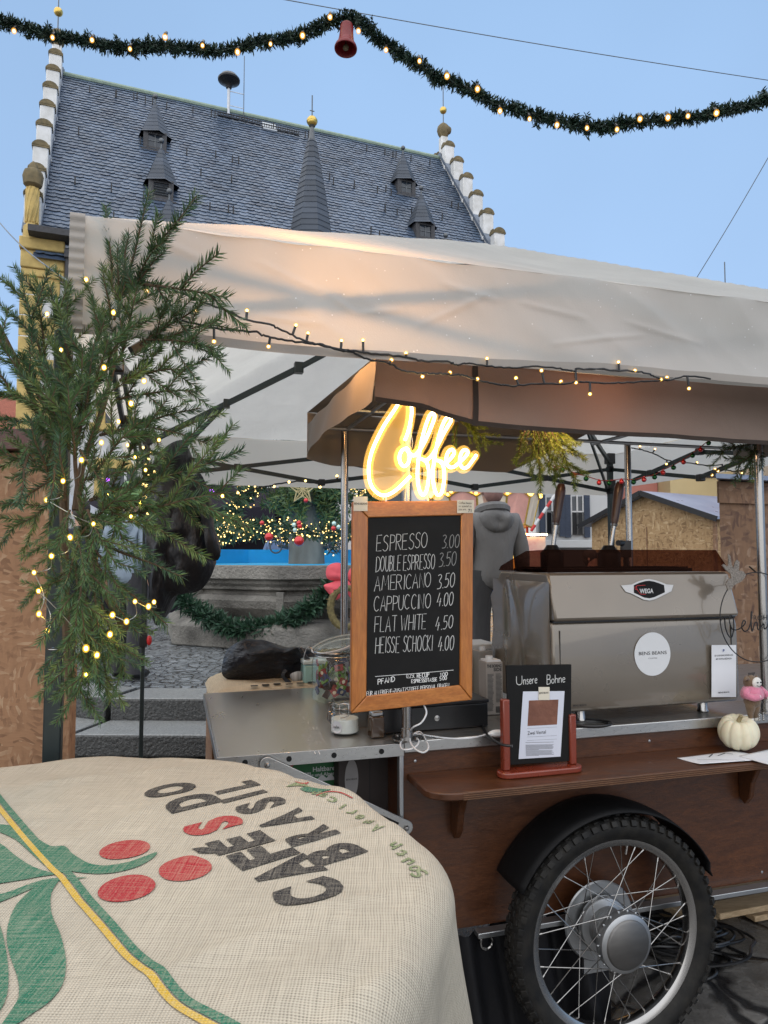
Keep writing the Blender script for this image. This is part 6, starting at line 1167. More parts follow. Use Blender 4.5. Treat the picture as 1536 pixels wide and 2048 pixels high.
b = MB(); cc = onz(1180, 1448, .942); b.tube([cc + V3((.07 * math.cos(a) * k, .05 * math.sin(a) * k, .004 * (k > .9))) for k in (1, .85) for a in [2 * PI * i / 20 for i in range(21)]], .004, 6); tag(b.build('coiled_cable', M['blacksat']), 'coiled black cable under the espresso machine', 'cable')
# ------------------------------------------------------------------ on the shelf: slate board, pumpkin, papers
SV = .035; SZ = .8404
sb_ = thing('slate_stand', 'small slate in a red brown stand lettered Unsere Bohne', 'slate board', onv(1085, 1545, .02))
M['redwood'] = mat('red_brown_varnish', (.20, .032, .014), .28, 0, .12, 6, Coat_Weight=.5)
uA, uB = uv_(1001, 1548, .01).x, uv_(1168, 1538, .01).x; b = MB(CART); n = 8
b.prism([(uA + .03 + .03 * math.cos(a), .030 + .03 * math.sin(a), SZ) for a in [PI / 2 + PI * k / n for k in range(n + 1)]] + [(uB - .03 + .03 * math.cos(a), .030 + .03 * math.sin(a), SZ) for a in [-PI / 2 + PI * k / n for k in range(n + 1)]], (0, 0, .018)); b.build('base', M['redwood'], sb_, bev=.004)
for x0, x1, yt in ((1007, 1021, 1400), (1141, 1154, 1430)):
    a0, a1 = uv_(x0, 1500, SV - .008), uv_(x1, 1500, SV - .008); zt = uv_(x0, yt, SV - .008).z; b = MB(CART); b.box((a0.x, SV - .008, SZ + .0182), (a1.x, SV + .016, zt)); b.build('side_post', M['redwood'], sb_, bev=.0035)
q = [uv_(x, y, SV) for x, y in ((1020, 1530), (1142, 1522), (1143, 1329), (1013, 1331))]; b = MB(CART); b.prism([(p.x, SV, p.z) for p in q], (0, .009, 0)); slt = b.build('slate', M['slateboard'], sb_, bev=.001)
b = MB(); hand_text(b, 'U', onv(1033, 1370, SV - .0006), onv(1044, 1369, SV - .0006), .026, NB, .0022, up=(0, 0, 1)); hand_text(b, 'nsere', onv(1047, 1369, SV - .0006), onv(1074, 1366, SV - .0006), .026, NB, .0022, up=(0, 0, 1)); hand_text(b, 'B', onv(1094, 1369, SV - .0006), onv(1101, 1368, SV - .0006), .029, NB, .0022, up=(0, 0, 1)); hand_text(b, 'ohne', onv(1103, 1367, SV - .0006), onv(1130, 1364, SV - .0006), .026, NB, .0022, up=(0, 0, 1)); b.build('slate_writing', M['chalk'], slt, smooth=False)
q = [onv(x, y, SV - .0012) for x, y in ((1037, 1518), (1121, 1513), (1129, 1382), (1046, 1383))]; b = MB(); b.prism(q, CV * -.0005); pp_ = b.build('paper_sheet', mat('lavender_white_paper', (.64, .66, .74), .8, 0, .03, 5), slt, smooth=False)
b = MB(); b.poly([onv(x, y, SV - .0022) for x, y in ((1055, 1452), (1114, 1449), (1117, 1399), (1058, 1401))]); b.build('paper_photo', mat('brown_leather_photo', (.13, .05, .032), .7, 0, .4, 14, .6, 40, c2=(.25, .105, .065)), pp_, smooth=False)
b = MB(); L2 = SV - .0024; put_text(b, 'Zwei Viertel', onv(1055, 1470, L2), CU, (0, 0, 1), .0155, fit=.062, lift=.0); b.build('paper_title', M['ink'], pp_, smooth=False)
b = MB()
for k in range(17):
    y = 1485 + k * 1.65; 
    if k in (1, 2): continue
    a, c = onv(1051 + .05 * k, y, L2), onv(1050 + (58 if k < 16 and k != 9 else 30) * RL.uniform(.9, 1), y - 1, L2); ribbon(b, [a, c], .0011, NB)
for y in (1457, 1474, 1481): ribbon(b, [onv(1054, y, L2), onv(1114, y - 3, L2)], .0006, NB)
b.build('paper_lines', M['inkgrey'], pp_, smooth=False)
k1 = card(1077, 1374, 1099, 1400, SV - .0035, M['cream'], slt, 'clip_card'); b = MB(); put_text(b, 'BENS BEANS', onv(1078, 1388, SV - .0046), CU, (0, 0, 1), .0075, fit=.032, bold=.01, lift=0); b.build('card_print', M['ink'], k1, smooth=False)
pc = onz(1478, 1497, SZ + .006); pr = 37.5 * pc.y / FPX
pkn = thing('white_pumpkin', 'small cream white pumpkin lying on papers on the shelf', 'pumpkin', pc); PT = Matrix.Translation(pc + V3((0, 0, pr * .86))) @ Matrix.Rotation(rad(14), 4, 'X') @ Matrix.Rotation(rad(-6), 4, 'Y'); b = MB(PT)
def pk_(i, j):
    a = 2 * PI * i; ph = PI * (j - .5); rib = 1 - .07 * (1 - abs(math.sin(5 * a + .3 * noise.noise(V3((a, 0, 0)))))) ** 2 - .02 * noise.noise(V3((math.cos(a) * 2, math.sin(a) * 2, j))); r = pr * math.cos(ph) ** .75 * rib; return (r * math.cos(a), r * math.sin(a), pr * .88 * math.sin(ph) * rib - pr * .28 * math.exp(-(math.cos(ph) / .3) ** 2) * (1 if ph > 0 else -.5))
b.grid(pk_, 80, 30); b.build('rind', mat('cream_rind', (.66, .60, .42), .5, 0, .07, 18, .15, 60, c2=(.74, .70, .54), Subsurface_Weight=.1), pkn, ang=180)
b = MB(PT); b.tube(catmull([(0, 0, pr * .5), (.002, -.002, pr * .72), (.007, -.006, pr * .95)], 4), [.010, .0085, .0075, .007, .0065, .006, .006, .0065, .007], 8); b.build('stalk', mat('dry_stalk', (.28, .23, .13), .8, 0, .3, 30), pkn)
def sheet(name, label, P_, z, m):
    b = MB(); q = [onz(x, y, z) for x, y in P_]; nn = 10
    def fn(i, j): p = q[0].lerp(q[1], i).lerp(q[3].lerp(q[2], i), j); return p + V3((0, 0, .003 * math.sin(PI * i) * math.sin(2.5 * j) + .0035 * (i ** 3)))
    b.grid(fn, nn, nn); return tag(b.build(name, m, None, solid=.0012), label, 'leaflet')
b = MB(); s1 = sheet('leaflet', 'folded white leaflet under the left side of the pumpkin', ((1354, 1516), (1400, 1530), (1545, 1520), (1470, 1502)), SZ + .001, M['paper']); sheet('leaflet', 'curled white leaflet at the right end behind the pumpkin', ((1478, 1512), (1545, 1533), (1640, 1515), (1560, 1494)), SZ + .006, M['paper'])
b = MB(); P_ = [onz(x, y, SZ + .0055) for x, y in ((1418, 1514), (1425, 1508), (1436, 1511), (1450, 1506), (1466, 1508))]; ribbon(b, P_, .004, (0, 0, 1)); P_ = [onz(x, y, SZ + .0055) for x, y in ((1395, 1519), (1440, 1519), (1490, 1521))]; ribbon(b, P_, .0015, (0, 0, 1)); o_ = b.build('leaflet_print', M['ink'], None, smooth=False); setp(o_, s1)
# felt figurine
fc_ = onz(1506, 1441, .941); fg = thing('felt_figurine', 'felted animal figurine with white face and pink jumper by the chrome pole', 'figurine', fc_); FM = Matrix.Translation(fc_) @ Matrix.Rotation(TH + .15, 4, 'Z'); k = .95; Mfb = mat('brown_felt', (.17, .11, .065), .95, 0, .2, 60, .8, 260, Sheen_Weight=.3); Mfp = mat('pink_wool', (.62, .20, .30), .95, 0, .12, 50, .9, 220, Sheen_Weight=.4); Mfw = mat('white_felt', (.72, .70, .66), .9, 0, .05, 60, .5, 220)
b = MB(FM)
for sx in (-1, 1): b.tube(catmull([(sx * .012, 0, .062), (sx * .013, -.002, .04), (sx * .012, 0, .022), (sx * .012, -.002, .008)], 3), [.017, .0165, .016, .0145, .013, .011, .010, .009, .008, .0075], 12)
b.sphere((0, 0, .066), .031, 16, 10, 0, (1, .8, .8)); b.sphere((0, .006, .128), .024, 14, 10, 0, (1, .9, 1.05)); b.tube(catmull([(-.018, 0, .14), (-.034, -.004, .146), (-.042, -.006, .138)], 3), [.006, .007, .007, .006, .005, .004, .003], 8); b.tube([(.018, 0, .142), (.03, .002, .146)], [.006, .003], 8); b.build('body', Mfb, fg, ang=180)
b = MB(FM); b.lathe([(.012, .118), (.026, .112), (.034, .098), (.036, .086), (.034, .076), (.028, .073)], (0, 0, 0), 20, sx=1.1)
b.tube(catmull([(-.03, -.004, .106), (-.045, -.012, .092), (-.034, -.03, .084), (-.016, -.036, .086)], 4), .0115, 10); b.tube(catmull([(.03, -.004, .106), (.05, -.010, .09), (.046, -.026, .078)], 4), .0115, 10); b.build('jumper', Mfp, fg, ang=180)
b = MB(FM); b.sphere((.004, -.016, .128), .0195, 16, 10, 0, (1.05, .5, 1)); b.sphere((-.014, -.038, .087), .006, 8, 6); b.tube([(.043, -.028, .077), (.034, -.036, .074)], .0055, 8); b.sphere((-.012, -.004, .005), .0075, 8, 6); b.sphere((.012, -.004, .005), .0075, 8, 6); b.build('face', Mfw, fg)
b = MB(FM)
for sx in (-1, 1): b.sphere((.004 + sx * .0075, -.0255, .131), .0036, 8, 5, 0, (1.3, .4, .7))
b.tube(catmull([(-.008, -.0245, .122), (.004, -.027, .118), (.016, -.0245, .122)], 4), .0009, 5); b.sphere((.036, -.041, .0745), .005, 8, 6)
for i in range(6): b.tube([(-.01 + i * .005, .004, .148), (-.012 + i * .006, .002, .160)], .0012, 5)
b.build('eyes_and_mouth', M['ink'], fg)
b = MB(FM)
for x in (.006, .026):
    for z in range(4): b.sphere((x, -.02, .005 + z * .007), .0045 - .0004 * z, 8, 6)
tag(b.build('glass_bead', M['chrome']), 'tiny chrome bead stacks at the figurine feet', 'beads')
# metal wreath with lettering
wv_ = .115; wr = thing('metal_wreath', 'thin black ring lettered Frohe Weihnachten hung on the right pole', 'wreath', onv(1513, 1235, wv_)); c = onv(1515, 1234, wv_); R_ = (onv(1515, 1234, wv_) - onv(1440, 1234, wv_)).length
b = MB(); b.tube([c + CU * (R_ * math.cos(a)) + V3((0, 0, R_ * .98 * math.sin(a))) for a in [2 * PI * k / 64 for k in range(64)]], .0019, 8, closed=True); b.tube([c + V3((0, 0, R_ * .98)), c + V3((0, 0, R_ * .98 + .02)) + CV * .03], .003, 6); b.build('ring', M['black'], wr)
def wp(x, y): return onv(1024 + x / 3, 1024 + y / 3, wv_ - .003)
b = MB()
for P_ in ([(1252, 655), (1262, 630), (1275, 640), (1280, 690), (1298, 740), (1318, 752), (1330, 700), (1328, 640), (1310, 618), (1304, 650), (1320, 700), (1352, 706), (1385, 685), (1402, 660), (1388, 652), (1378, 690), (1396, 716), (1420, 700), (1434, 650), (1440, 600), (1434, 612), (1436, 690), (1442, 715), (1456, 670), (1470, 662), (1474, 700), (1484, 706), (1500, 680), (1512, 672), (1514, 702), (1530, 690), (1545, 668), (1560, 672), (1556, 700), (1575, 706), (1600, 680), (1640, 690), (1700, 660), (1740, 700)],): b.tube(catmull([wp(x, y) for x, y in P_], 4), .0021, 6)
put_text(b, 'FROHE', wp(1428, 652), CU, (0, 0, 1), .026, fit=.088, bold=.008, lift=0); b.build('wreath_lettering', M['black'], wr, ang=60)
b = MB(); D_ = [(1296, 470), (1284, 430), (1300, 402), (1318, 396), (1312, 370), (1286, 350), (1262, 322), (1270, 312), (1296, 328), (1300, 300), (1298, 252), (1310, 262), (1318, 312), (1330, 340), (1340, 300), (1352, 286), (1366, 300), (1362, 350), (1388, 356), (1404, 376), (1396, 396), (1372, 420), (1350, 430), (1332, 440), (1318, 466)]
b.prism([wp(x, y) for x, y in D_], CV * .004); b.build('glitter_deer', mat('champagne_glitter', (.30, .26, .22), .4, .5, .5, 220, 1, 400), wr, smooth=False)
# ------------------------------------------------------------------ fir branches
def spray(seed, L, full=1.0, droop=.12):
    r = random.Random(seed); b = MB(); tw = []
    main = catmull([(0, 0, 0), (L * .35, r.uniform(-.02, .02) * L, .03 * L), (L * .7, r.uniform(-.03, .03) * L, .01 * L), (L, 0, -droop * L)], 6); b.tube(main, [.0034 - .0024 * k / (len(main) - 1) for k in range(len(main))], 5, 3); tw.append((main, 1.0))
    x = .2 if full > 0 else 2; sd = 1
    while x < .93:
        i = int(x * (len(main) - 1)); p = main[i]; d = (main[min(i + 1, len(main) - 1)] - main[max(i - 1, 0)]).normalized(); n = V3((-d.y, d.x, 0)).normalized() * sd; sd = -sd
        ln = (L * .50 * (1 - x) ** .8 + .045) * r.uniform(.7, 1.15); dd = (d * r.uniform(.75, 1.0) + n * r.uniform(.65, .95) + V3((0, 0, r.uniform(-.12, .22)))).normalized()
        pt = catmull([p, p + dd * ln * .5 + d * ln * .05, p + dd * ln + d * ln * .16 + V3((0, 0, -droop * ln * .6))], 5); b.tube(pt, [.0017 - .0009 * k / (len(pt) - 1) for k in range(len(pt))], 4, 3); tw.append((pt, .9))
        if ln > .13:
            for s2 in (1, -1):
                for f in (.5,):
                    q = pt[int(f * (len(pt) - 1))]; e = (dd * .8 + (d * .5 if s2 > 0 else -d * .2 + n * .5) + V3((0, 0, r.uniform(-.1, .2)))).normalized(); l2 = ln * r.uniform(.28, .45); p3 = [q, q + e * l2 * .5, q + e * l2 + V3((0, 0, -.006))]; b.tube(p3, [.0011, .0009, .0006], 4, 3); tw.append((catmull(p3, 3), .8))
        x += r.uniform(.15, .21) / max(full, .1)
    for pth, sc in tw:
        fr = frames(pth); tone = r.choice((0, 0, 1, 2))
        for i in range(len(pth) - 1):
            t, a, c = fr[i]; seg = (pth[i + 1] - pth[i]).length; n = max(1, int(seg / .00068 + r.random()))
            for k in range(n):
                q = pth[i].lerp(pth[i + 1], (k + r.random()) / n); an = r.uniform(0, 2 * PI); side = (a * math.cos(an) + c * math.sin(an)); side.z = side.z * .55 + .12
                d = (side.normalized() * r.uniform(.75, 1.0) + t * r.uniform(.7, 1.25)).normalized(); l = .0205 * sc * r.uniform(.75, 1.15); w_ = d.cross(V3((r.gauss(0, 1), r.gauss(0, 1), r.gauss(0, 1)))).normalized() * .00085
                b.add([q - w_ * .7, q + d * l * .5 - w_, q + d * l, q + d * l * .5 + w_, q + w_ * .7], [(0, 1, 2, 3, 4)], tone if r.random() < .75 else r.randrange(3))
    o = b.build('fir_branch', M['needle'] + [M['twig']], None, smooth=False); me = o.data; bpy.data.objects.remove(o); return me, L
SPR = [spray(100 + k, L, f, dr) for k, (L, f, dr) in enumerate(((.32, 1, .10), (.28, 1.1, .16), (.24, 1, .06), (.36, 1, .2), (.20, .8, .1), (.17, 0, .05), (.145, 1, .12), (.21, 0, .06), (.125, 0, .04)))]
RB = random.Random(33)
def put_branch(par, p, q, roll, name='fir_branch', kind=None):
    d = q - p; L = d.length; best = sorted(range(len(SPR)), key=lambda k: abs(SPR[k][1] - L))[:3]; me, l0 = SPR[kind if kind is not None else RB.choice(best)]
    X = d.normalized(); Y = (-CP + p).normalized() if False else V3((0, -1, 0)); Zv = X.cross(V3((0, 0, 1))); 
    nrm = (p - CP).normalized() * -1                       # spray plane roughly turned to the square, then rolled
    Zx = (nrm - X * nrm.dot(X)); Zx = Zx.normalized() if Zx.length > .05 else X.orthogonal().normalized(); Zx = Matrix.Rotation(roll, 3, X) @ Zx; Yx = Zx.cross(X)
    s_ = L / l0; Mx = Matrix((X, Yx, Zx)).transposed().to_4x4(); Mx.translation = p
    o = bpy.data.objects.new(name, me); C.objects.link(o); setp(o, par); o.matrix_basis = Mx @ Matrix.Diagonal((s_, s_ * RB.uniform(.9, 1.1), s_, 1)); return o
fir = thing('fir_bough_bundle', 'bundle of fir boughs tied to the black post at the left', 'fir boughs', atY(130, 1250, 1.5))
def FP(x, y, Y): return atY(x, y, Y)
BR = [  # base px, tip px, depth at base, depth at tip
 ((225, 590), (212, 408), 1.60, 1.58, 7), ((240, 590), (302, 384), 1.60, 1.55, 7), ((248, 590), (394, 394), 1.58, 1.50, 7), ((252, 580), (330, 505), 1.55, 1.5, 8), ((245, 565), (436, 596), 1.58, 1.46, 4), ((225, 600), (180, 510), 1.6, 1.6, 8), ((240, 590), (258, 470), 1.55, 1.5, 8), ((232, 600), (238, 490), 1.57, 1.55, 8), ((228, 640), (262, 540), 1.56, 1.52, 8), ((222, 640), (205, 530), 1.56, 1.52, 8), ((205, 640), (165, 555), 1.55, 1.5),
 ((240, 720), (280, 575), 1.55, 1.5), ((280, 690), (412, 602), 1.6, 1.52), ((290, 690), (434, 645), 1.55, 1.5), ((290, 680), (430, 695), 1.55, 1.48), ((240, 760), (375, 735), 1.55, 1.5), ((230, 800), (392, 780), 1.55, 1.5), ((200, 870), (395, 815), 1.55, 1.5), ((260, 840), (412, 885), 1.55, 1.46),
 ((150, 780), (102, 575), 1.5, 1.42), ((130, 760), (138, 565), 1.55, 1.52), ((120, 800), (25, 548), 1.5, 1.4), ((90, 720), (78, 575), 1.5, 1.45), ((110, 830), (-15, 660), 1.45, 1.36), ((120, 860), (-20, 740), 1.5, 1.4), ((110, 930), (-20, 900), 1.5, 1.4), ((130, 950), (10, 1010), 1.42, 1.32), ((130, 980), (25, 1060), 1.42, 1.34), ((140, 860), (60, 700), 1.42, 1.36),
 ((150, 900), (205, 640), 1.5, 1.42), ((160, 860), (190, 690), 1.4, 1.32), ((120, 960), (125, 820), 1.36, 1.3), ((100, 960), (60, 840), 1.36, 1.28), 
 ((165, 960), (300, 930), 1.42, 1.38), ((180, 1000), (462, 905), 1.5, 1.42), ((190, 1040), (450, 985), 1.45, 1.4), ((190, 1080), (356, 1150), 1.42, 1.34), ((150, 1080), (255, 980), 1.38, 1.32), ((160, 1070), (60, 1105), 1.42, 1.36), ((150, 1130), (45, 1205), 1.45, 1.4), ((150, 1150), (62, 1180), 1.4, 1.34),
 ((180, 1120), (330, 1245), 1.46, 1.38), ((180, 1130), (270, 1265), 1.42, 1.36), ((160, 1140), (240, 1200), 1.35, 1.28), ((150, 1120), (165, 1270), 1.36, 1.3), ((165, 1180), (105, 1275), 1.42, 1.38), ((170, 1180), (178, 1412), 1.42, 1.36), ((190, 1190), (218, 1408), 1.46, 1.42), ((200, 1200), (247, 1350), 1.42, 1.36), ((150, 1190), (142, 1372), 1.42, 1.38), ((180, 1230), (228, 1320), 1.36, 1.32), ((160, 1240), (200, 1360), 1.38, 1.34),
 ((150, 830), (110, 690), 1.42, 1.36), ((160, 840), (170, 700), 1.44, 1.38), ((170, 830), (215, 680), 1.46, 1.4), ((140, 900), (90, 770), 1.38, 1.32), ((150, 920), (140, 770), 1.36, 1.3), ((170, 930), (205, 790), 1.4, 1.34), ((180, 960), (270, 850), 1.42, 1.38), ((120, 960), (60, 870), 1.38, 1.32), ((130, 1000), (120, 870), 1.34, 1.28), ((190, 780), (250, 660), 1.5, 1.46), ((210, 700), (180, 600), 1.54, 1.5), ((235, 690), (262, 580), 1.56, 1.52), ((160, 1000), (190, 900), 1.36, 1.3), ((160, 1080), (120, 1190), 1.36, 1.3), ((170, 1060), (200, 1180), 1.38, 1.32), ((200, 1020), (320, 1010), 1.44, 1.4), ((110, 800), (60, 680), 1.44, 1.4), ((60, 900), (35, 1010), 1.34, 1.28), ((100, 860), (165, 700), 1.48, 1.44), ((180, 760), (140, 660), 1.5, 1.46), ((190, 820), (100, 880), 1.42, 1.36), ((200, 960), (240, 1080), 1.4, 1.34), ((30, 800), (-30, 700), 1.42, 1.36), ((130, 1040), (95, 1130), 1.4, 1.36), ((150, 1100), (120, 1240), 1.36, 1.32), ((165, 1130), (150, 1290), 1.34, 1.3), ((180, 1140), (205, 1290), 1.36, 1.32), ((150, 1060), (180, 1180), 1.32, 1.28), ((190, 1100), (255, 1200), 1.36, 1.32), ((140, 1020), (110, 1100), 1.32, 1.28), ((175, 1020), (225, 1130), 1.34, 1.3), ((165, 1240), (160, 1390), 1.36, 1.34), ((185, 1260), (200, 1390), 1.38, 1.36), ((120, 900), (95, 1010), 1.32, 1.28), ((160, 900), (215, 990), 1.36, 1.32), ((80, 850), (35, 930), 1.34, 1.28), ((110, 780), (70, 860), 1.36, 1.3), ((200, 690), (150, 780), 1.44, 1.4), ((235, 560), (250, 470), 1.6, 1.58)]
for (a, c, Ya, Yb, *kd) in BR: put_branch(fir, FP(*a, Ya), FP(*c, Yb), RB.uniform(-.45, .45), kind=kd[0] if kd else None)
b = MB(); b.tube(catmull([FP(238, 585, 1.6), FP(232, 700, 1.6), FP(205, 820, 1.56), FP(165, 930, 1.52), FP(152, 1020, 1.5)], 6), [.003 + .006 * k / 24 for k in range(25)], 8); b.tube(catmull([FP(205, 640, 1.58), FP(170, 760, 1.54), FP(150, 900, 1.5), FP(165, 1030, 1.46), FP(200, 1160, 1.44), FP(228, 1215, 1.42), FP(252, 1262, 1.42)], 6), [.003 + .009 * (k / 36) ** 2 for k in range(37)], 10); b.tube(catmull([FP(120, 880, 1.5), FP(128, 1050, 1.5), FP(132, 1240, 1.52), FP(142, 1400, 1.56)], 6), .009, 8); b.tube(catmull([FP(-20, 620, 1.44), FP(50, 760, 1.46), FP(100, 900, 1.48), FP(130, 1000, 1.5)], 5), .006, 8); b.build('stem', M['twig'], fir)
b = MB(); b.tube([FP(100 + 17 * math.cos(a) + 15, 1297, 1.53) + V3((0, .02 * math.sin(a), 0)) for a in [2 * PI * k / 20 for k in range(20)]], .0013, 5, closed=True); b.build('tie_wire', M['chrome'], fir)
# fairy lights on the boughs
fl = thing('fairy_light_chain', 'wire chain of warm fairy lights wound through the fir boughs', 'fairy lights', atY(160, 1000, 1.36)); FLP = [(172, 559), (227, 625), (94, 628), (122, 700), (208, 735), (288, 762), (262, 807), (237, 843), (203, 885), (163, 920), (126, 962), (93, 1000), (187, 1048), (140, 1075), (103, 1112), (68, 1145), (78, 1228), (94, 1262), (77, 1182), (172, 1297), (194, 1310), (220, 1269), (225, 1230), (253, 1243), (270, 1203), (297, 1213), (308, 1204)]
FLQ = [(172, 1349), (255, 890), (291, 940), (281, 1004), (262, 1033), (235, 1032), (270, 915), (318, 880), (215, 990), (445, 992)]
RB2 = random.Random(6); PP = [FP(x, y, (1.31 if y > 850 else 1.40 if y > 700 else 1.5) + RB2.uniform(-.03, .03)) for x, y in FLP]; P2 = [FP(x, y, 1.34 + RB2.uniform(-.03, .05)) for x, y in FLQ]
b = MB()
for k in range(8, len(PP) - 1): m_ = PP[k].lerp(PP[k + 1], .5) + V3((0, .03, -.008)); b.tube(catmull([PP[k], m_, PP[k + 1]], 5), .0008, 5)
b.build('light_wire', mat('silver_wire', (.6, .6, .58), .3, .8), fl)
for k, p in enumerate(PP + P2):
    bulb_mesh(p, (.0046 if p.z < 1.36 else .0036) * RB2.uniform(.85, 1.15) if k < len(PP) else .0026, M['bulbhot'], fl)
f2 = thing('small_light_string', 'black string of small warm lights hanging behind the fir boughs', 'fairy lights', atY(300, 950, 4.2)); b = MB(); pth = catmull([atY(x, y, 4.2) for x, y in ((258, 868), (285, 880), (300, 905), (275, 925), (305, 945), (288, 965), (300, 985), (282, 1010), (290, 1030))], 5); b.tube(pth, .006, 6); b.build('cord', M['blacksat'], f2)
for k, p in enumerate(pth[::2]): b = MB(); b.sphere(p + V3((RB2.uniform(-.03, .03), -.02, RB2.uniform(-.03, .03))), .008, 8, 6); b.build('bulb', M['bulbfar'], f2)
# sprigs hung under the cart canopy and the tent
MLIT = [mat('lamplit_fir_needles_%d' % i, c, .5, 0, .25, 14) for i, c in enumerate([(.17, .235, .026), (.25, .30, .038), (.11, .18, .022)])]  # yellow lamp light on the sprigs is put into the needle colour
def sprig(label, specs, base, Yn='fir_sprig', lamplit=False):
    t_ = thing(Yn, label, 'fir sprig', base)
    for (a, c, v0, v1) in specs:
        o = put_branch(t_, onv(*a, v0), onv(*c, v1), RB.uniform(-.6, .6))
        if lamplit:
            o.data = o.data.copy()
            for i in range(3): o.data.materials[i] = MLIT[i]
    return t_
sprig('fir sprig tinted yellow like lamplight under the canopy right of the neon sign', [((1065, 862), (1085, 985), .26, .22), ((1095, 860), (1150, 965), .26, .22), ((1080, 862), (1120, 945), .24, .2), ((1050, 862), (1030, 925), .26, .22), ((1110, 862), (1152, 905), .26, .24), ((1070, 860), (1060, 930), .22, .2), ((1088, 866), (1100, 940), .3, .28), ((1040, 860), (1056, 905), .24, .22), ((1078, 858), (1078, 965), .25, .19), ((1085, 858), (1118, 915), .23, .17), ((1060, 858), (1045, 900), .2, .16), ((1100, 858), (1136, 930), .22, .18), ((1072, 858), (1092, 925), .2, .15), ((1118, 860), (1160, 890), .24, .2)], onv(1080, 862, .26), lamplit=True)
sprig('small fir sprig under the canopy between neon sign and larger sprig', [((930, 845), (978, 888), .2, .16), ((915, 845), (905, 905), .2, .18), ((940, 850), (962, 892), .22, .2), ((920, 842), (955, 870), .2, .18)], onv(930, 845, .2), lamplit=True)
sprig('dark fir sprig tied near the top of the right chrome pole', [((1522, 880), (1437, 908), .16, .1), ((1520, 875), (1450, 880), .16, .12), ((1524, 872), (1470, 862), .16, .12), ((1526, 890), (1480, 925), .16, .12)], onv(1522, 880, .16))
bl = thing('bell_string', 'string of tiny red and green bells across the canopy opening', 'bell garland', onv(1250, 965, .3)); BP_ = [(1062, 900), (1098, 930), (1110, 940), (1125, 940), (1148, 952), (1172, 958), (1198, 966), (1218, 967), (1243, 964), (1267, 965), (1288, 960), (1309, 955), (1326, 946), (1347, 936), (1367, 925), (1385, 912), (1401, 900), (1417, 887), (1430, 876), (1445, 862)]
pb = [onv(x, y - 6, .30) for x, y in BP_]; b = MB(); b.tube(catmull(pb, 4), .0016, 5); b.build('twine', mat('red_white_twine', (.32, .06, .05), .8, 0, .5, 90), bl); Mgb = mat('green_bell', (.012, .10, .03), .2, .7, .1, 5)
for k, p in enumerate(pb[1:-1]): b = MB(); q = p - V3((0, 0, .010)); b.sphere(q, .0092, 12, 8); b.lathe([(.003, .009), (.003, .013)], q, 6); b.lathe([(.0094, -.001), (.0094, .001)], q, 12); b.build('bell', M['redbaub'] if k % 2 else Mgb, bl)
def cord_lights(name, label, path, bulbs, r=.0026, br=.0042, em='bulb', stems=True, n=6, cat='string lights'):
    t_ = thing(name, label, cat, path[0]); p = catmull(path, n); RC = random.Random(len(bulbs) * 7)
    p = [q + V3((RC.gauss(0, 1), RC.gauss(0, 1), RC.gauss(0, 1))) * r * .35 for q in p]; b = MB(); b.tube(p, r, 6); b.build('cord', M['blacksat'], t_)
    for q in bulbs:
        near = min(p, key=lambda e: (e - q).length); b = MB(); d = (q - near); L = d.length
        if stems and L > .004: b.tube([near, near + d * .85], r * 1.25, 7); b.build('lamp_holder', M['blacksat'], t_)
        bulb_mesh(q, br, M[em], t_, (1, 1, 1)) if em == 'bulb' else (lambda m_: (m_.sphere(q, br, 10, 7), m_.build('bulb', M[em], t_)))(MB())
    return t_
SA = [(250, 556), (293, 565), (340, 577), (395, 600), (450, 620), (492, 640), (535, 648), (560, 658), (590, 672), (620, 684), (655, 692), (682, 699), (712, 702), (760, 708), (812, 714), (850, 722), (894, 723), (905, 727), (917, 730), (938, 727), (990, 734), (1024, 735), (1074, 733), (1120, 737), (1150, 742), (1158, 737), (1231, 740), (1271, 743), (1300, 748), (1317, 756), (1339, 760)]
SB = [(355, 640), (395, 648), (428, 656), (470, 660), (512, 664), (530, 672), (570, 680), (610, 686), (640, 690), (682, 701), (706, 705), (740, 720), (770, 724), (788, 732), (808, 742), (847, 746), (880, 747), (900, 750), (925, 750), (950, 759), (985, 767), (1005, 770), (1030, 772), (1080, 767), (1124, 768), (1152, 764), (1187, 765), (1230, 766), (1267, 764), (1310, 762), (1339, 760), (1374, 753), (1420, 757)]
VS = -.275
def S_(l): return [onv(x, y, VS + (.012 if x > 700 else 0)) for x, y in l]
BA = S_([(293, 582), (392, 622), (494, 621), (592, 650), (616, 666), (683, 681), (726, 680), (812, 706), (974, 717), (1152, 765), (1237, 724), (1270, 741)]); BB = S_([(428, 683), (537, 693), (783, 720), (845, 753), (900, 745), (955, 758), (1032, 756), (1083, 741), (1122, 763), (1180, 788), (1322, 759), (1378, 777), (1334, 755)])
cord_lights('light_string', 'upper black cord of warm lights along the front tent edge', S_(SA), BA); cord_lights('light_string', 'lower black cord of warm lights along the front tent edge', S_(SB), BB)
q_ = lambda l, v: [onv(x, y, v) for x, y in l]
cord_lights('light_string', 'black cord of warm lights under the right side of the tent', q_([(1262, 896), (1280, 899), (1310, 908), (1334, 920), (1376, 926), (1420, 931), (1465, 926), (1500, 928), (1540, 926)], 1.6), q_([(1280, 893), (1310, 898), (1333, 928), (1394, 925), (1448, 936), (1507, 918), (1475, 937)], 1.6), .0035, .006)
cord_lights('light_string', 'lower looped cord of warm lights near the right chrome pole', q_([(1422, 948), (1440, 935), (1455, 940), (1475, 943), (1500, 935), (1540, 930)], 1.4), q_([(1424, 950), (1430, 938), (1436, 942), (1484, 946), (1510, 938)], 1.4), .0035, .006)
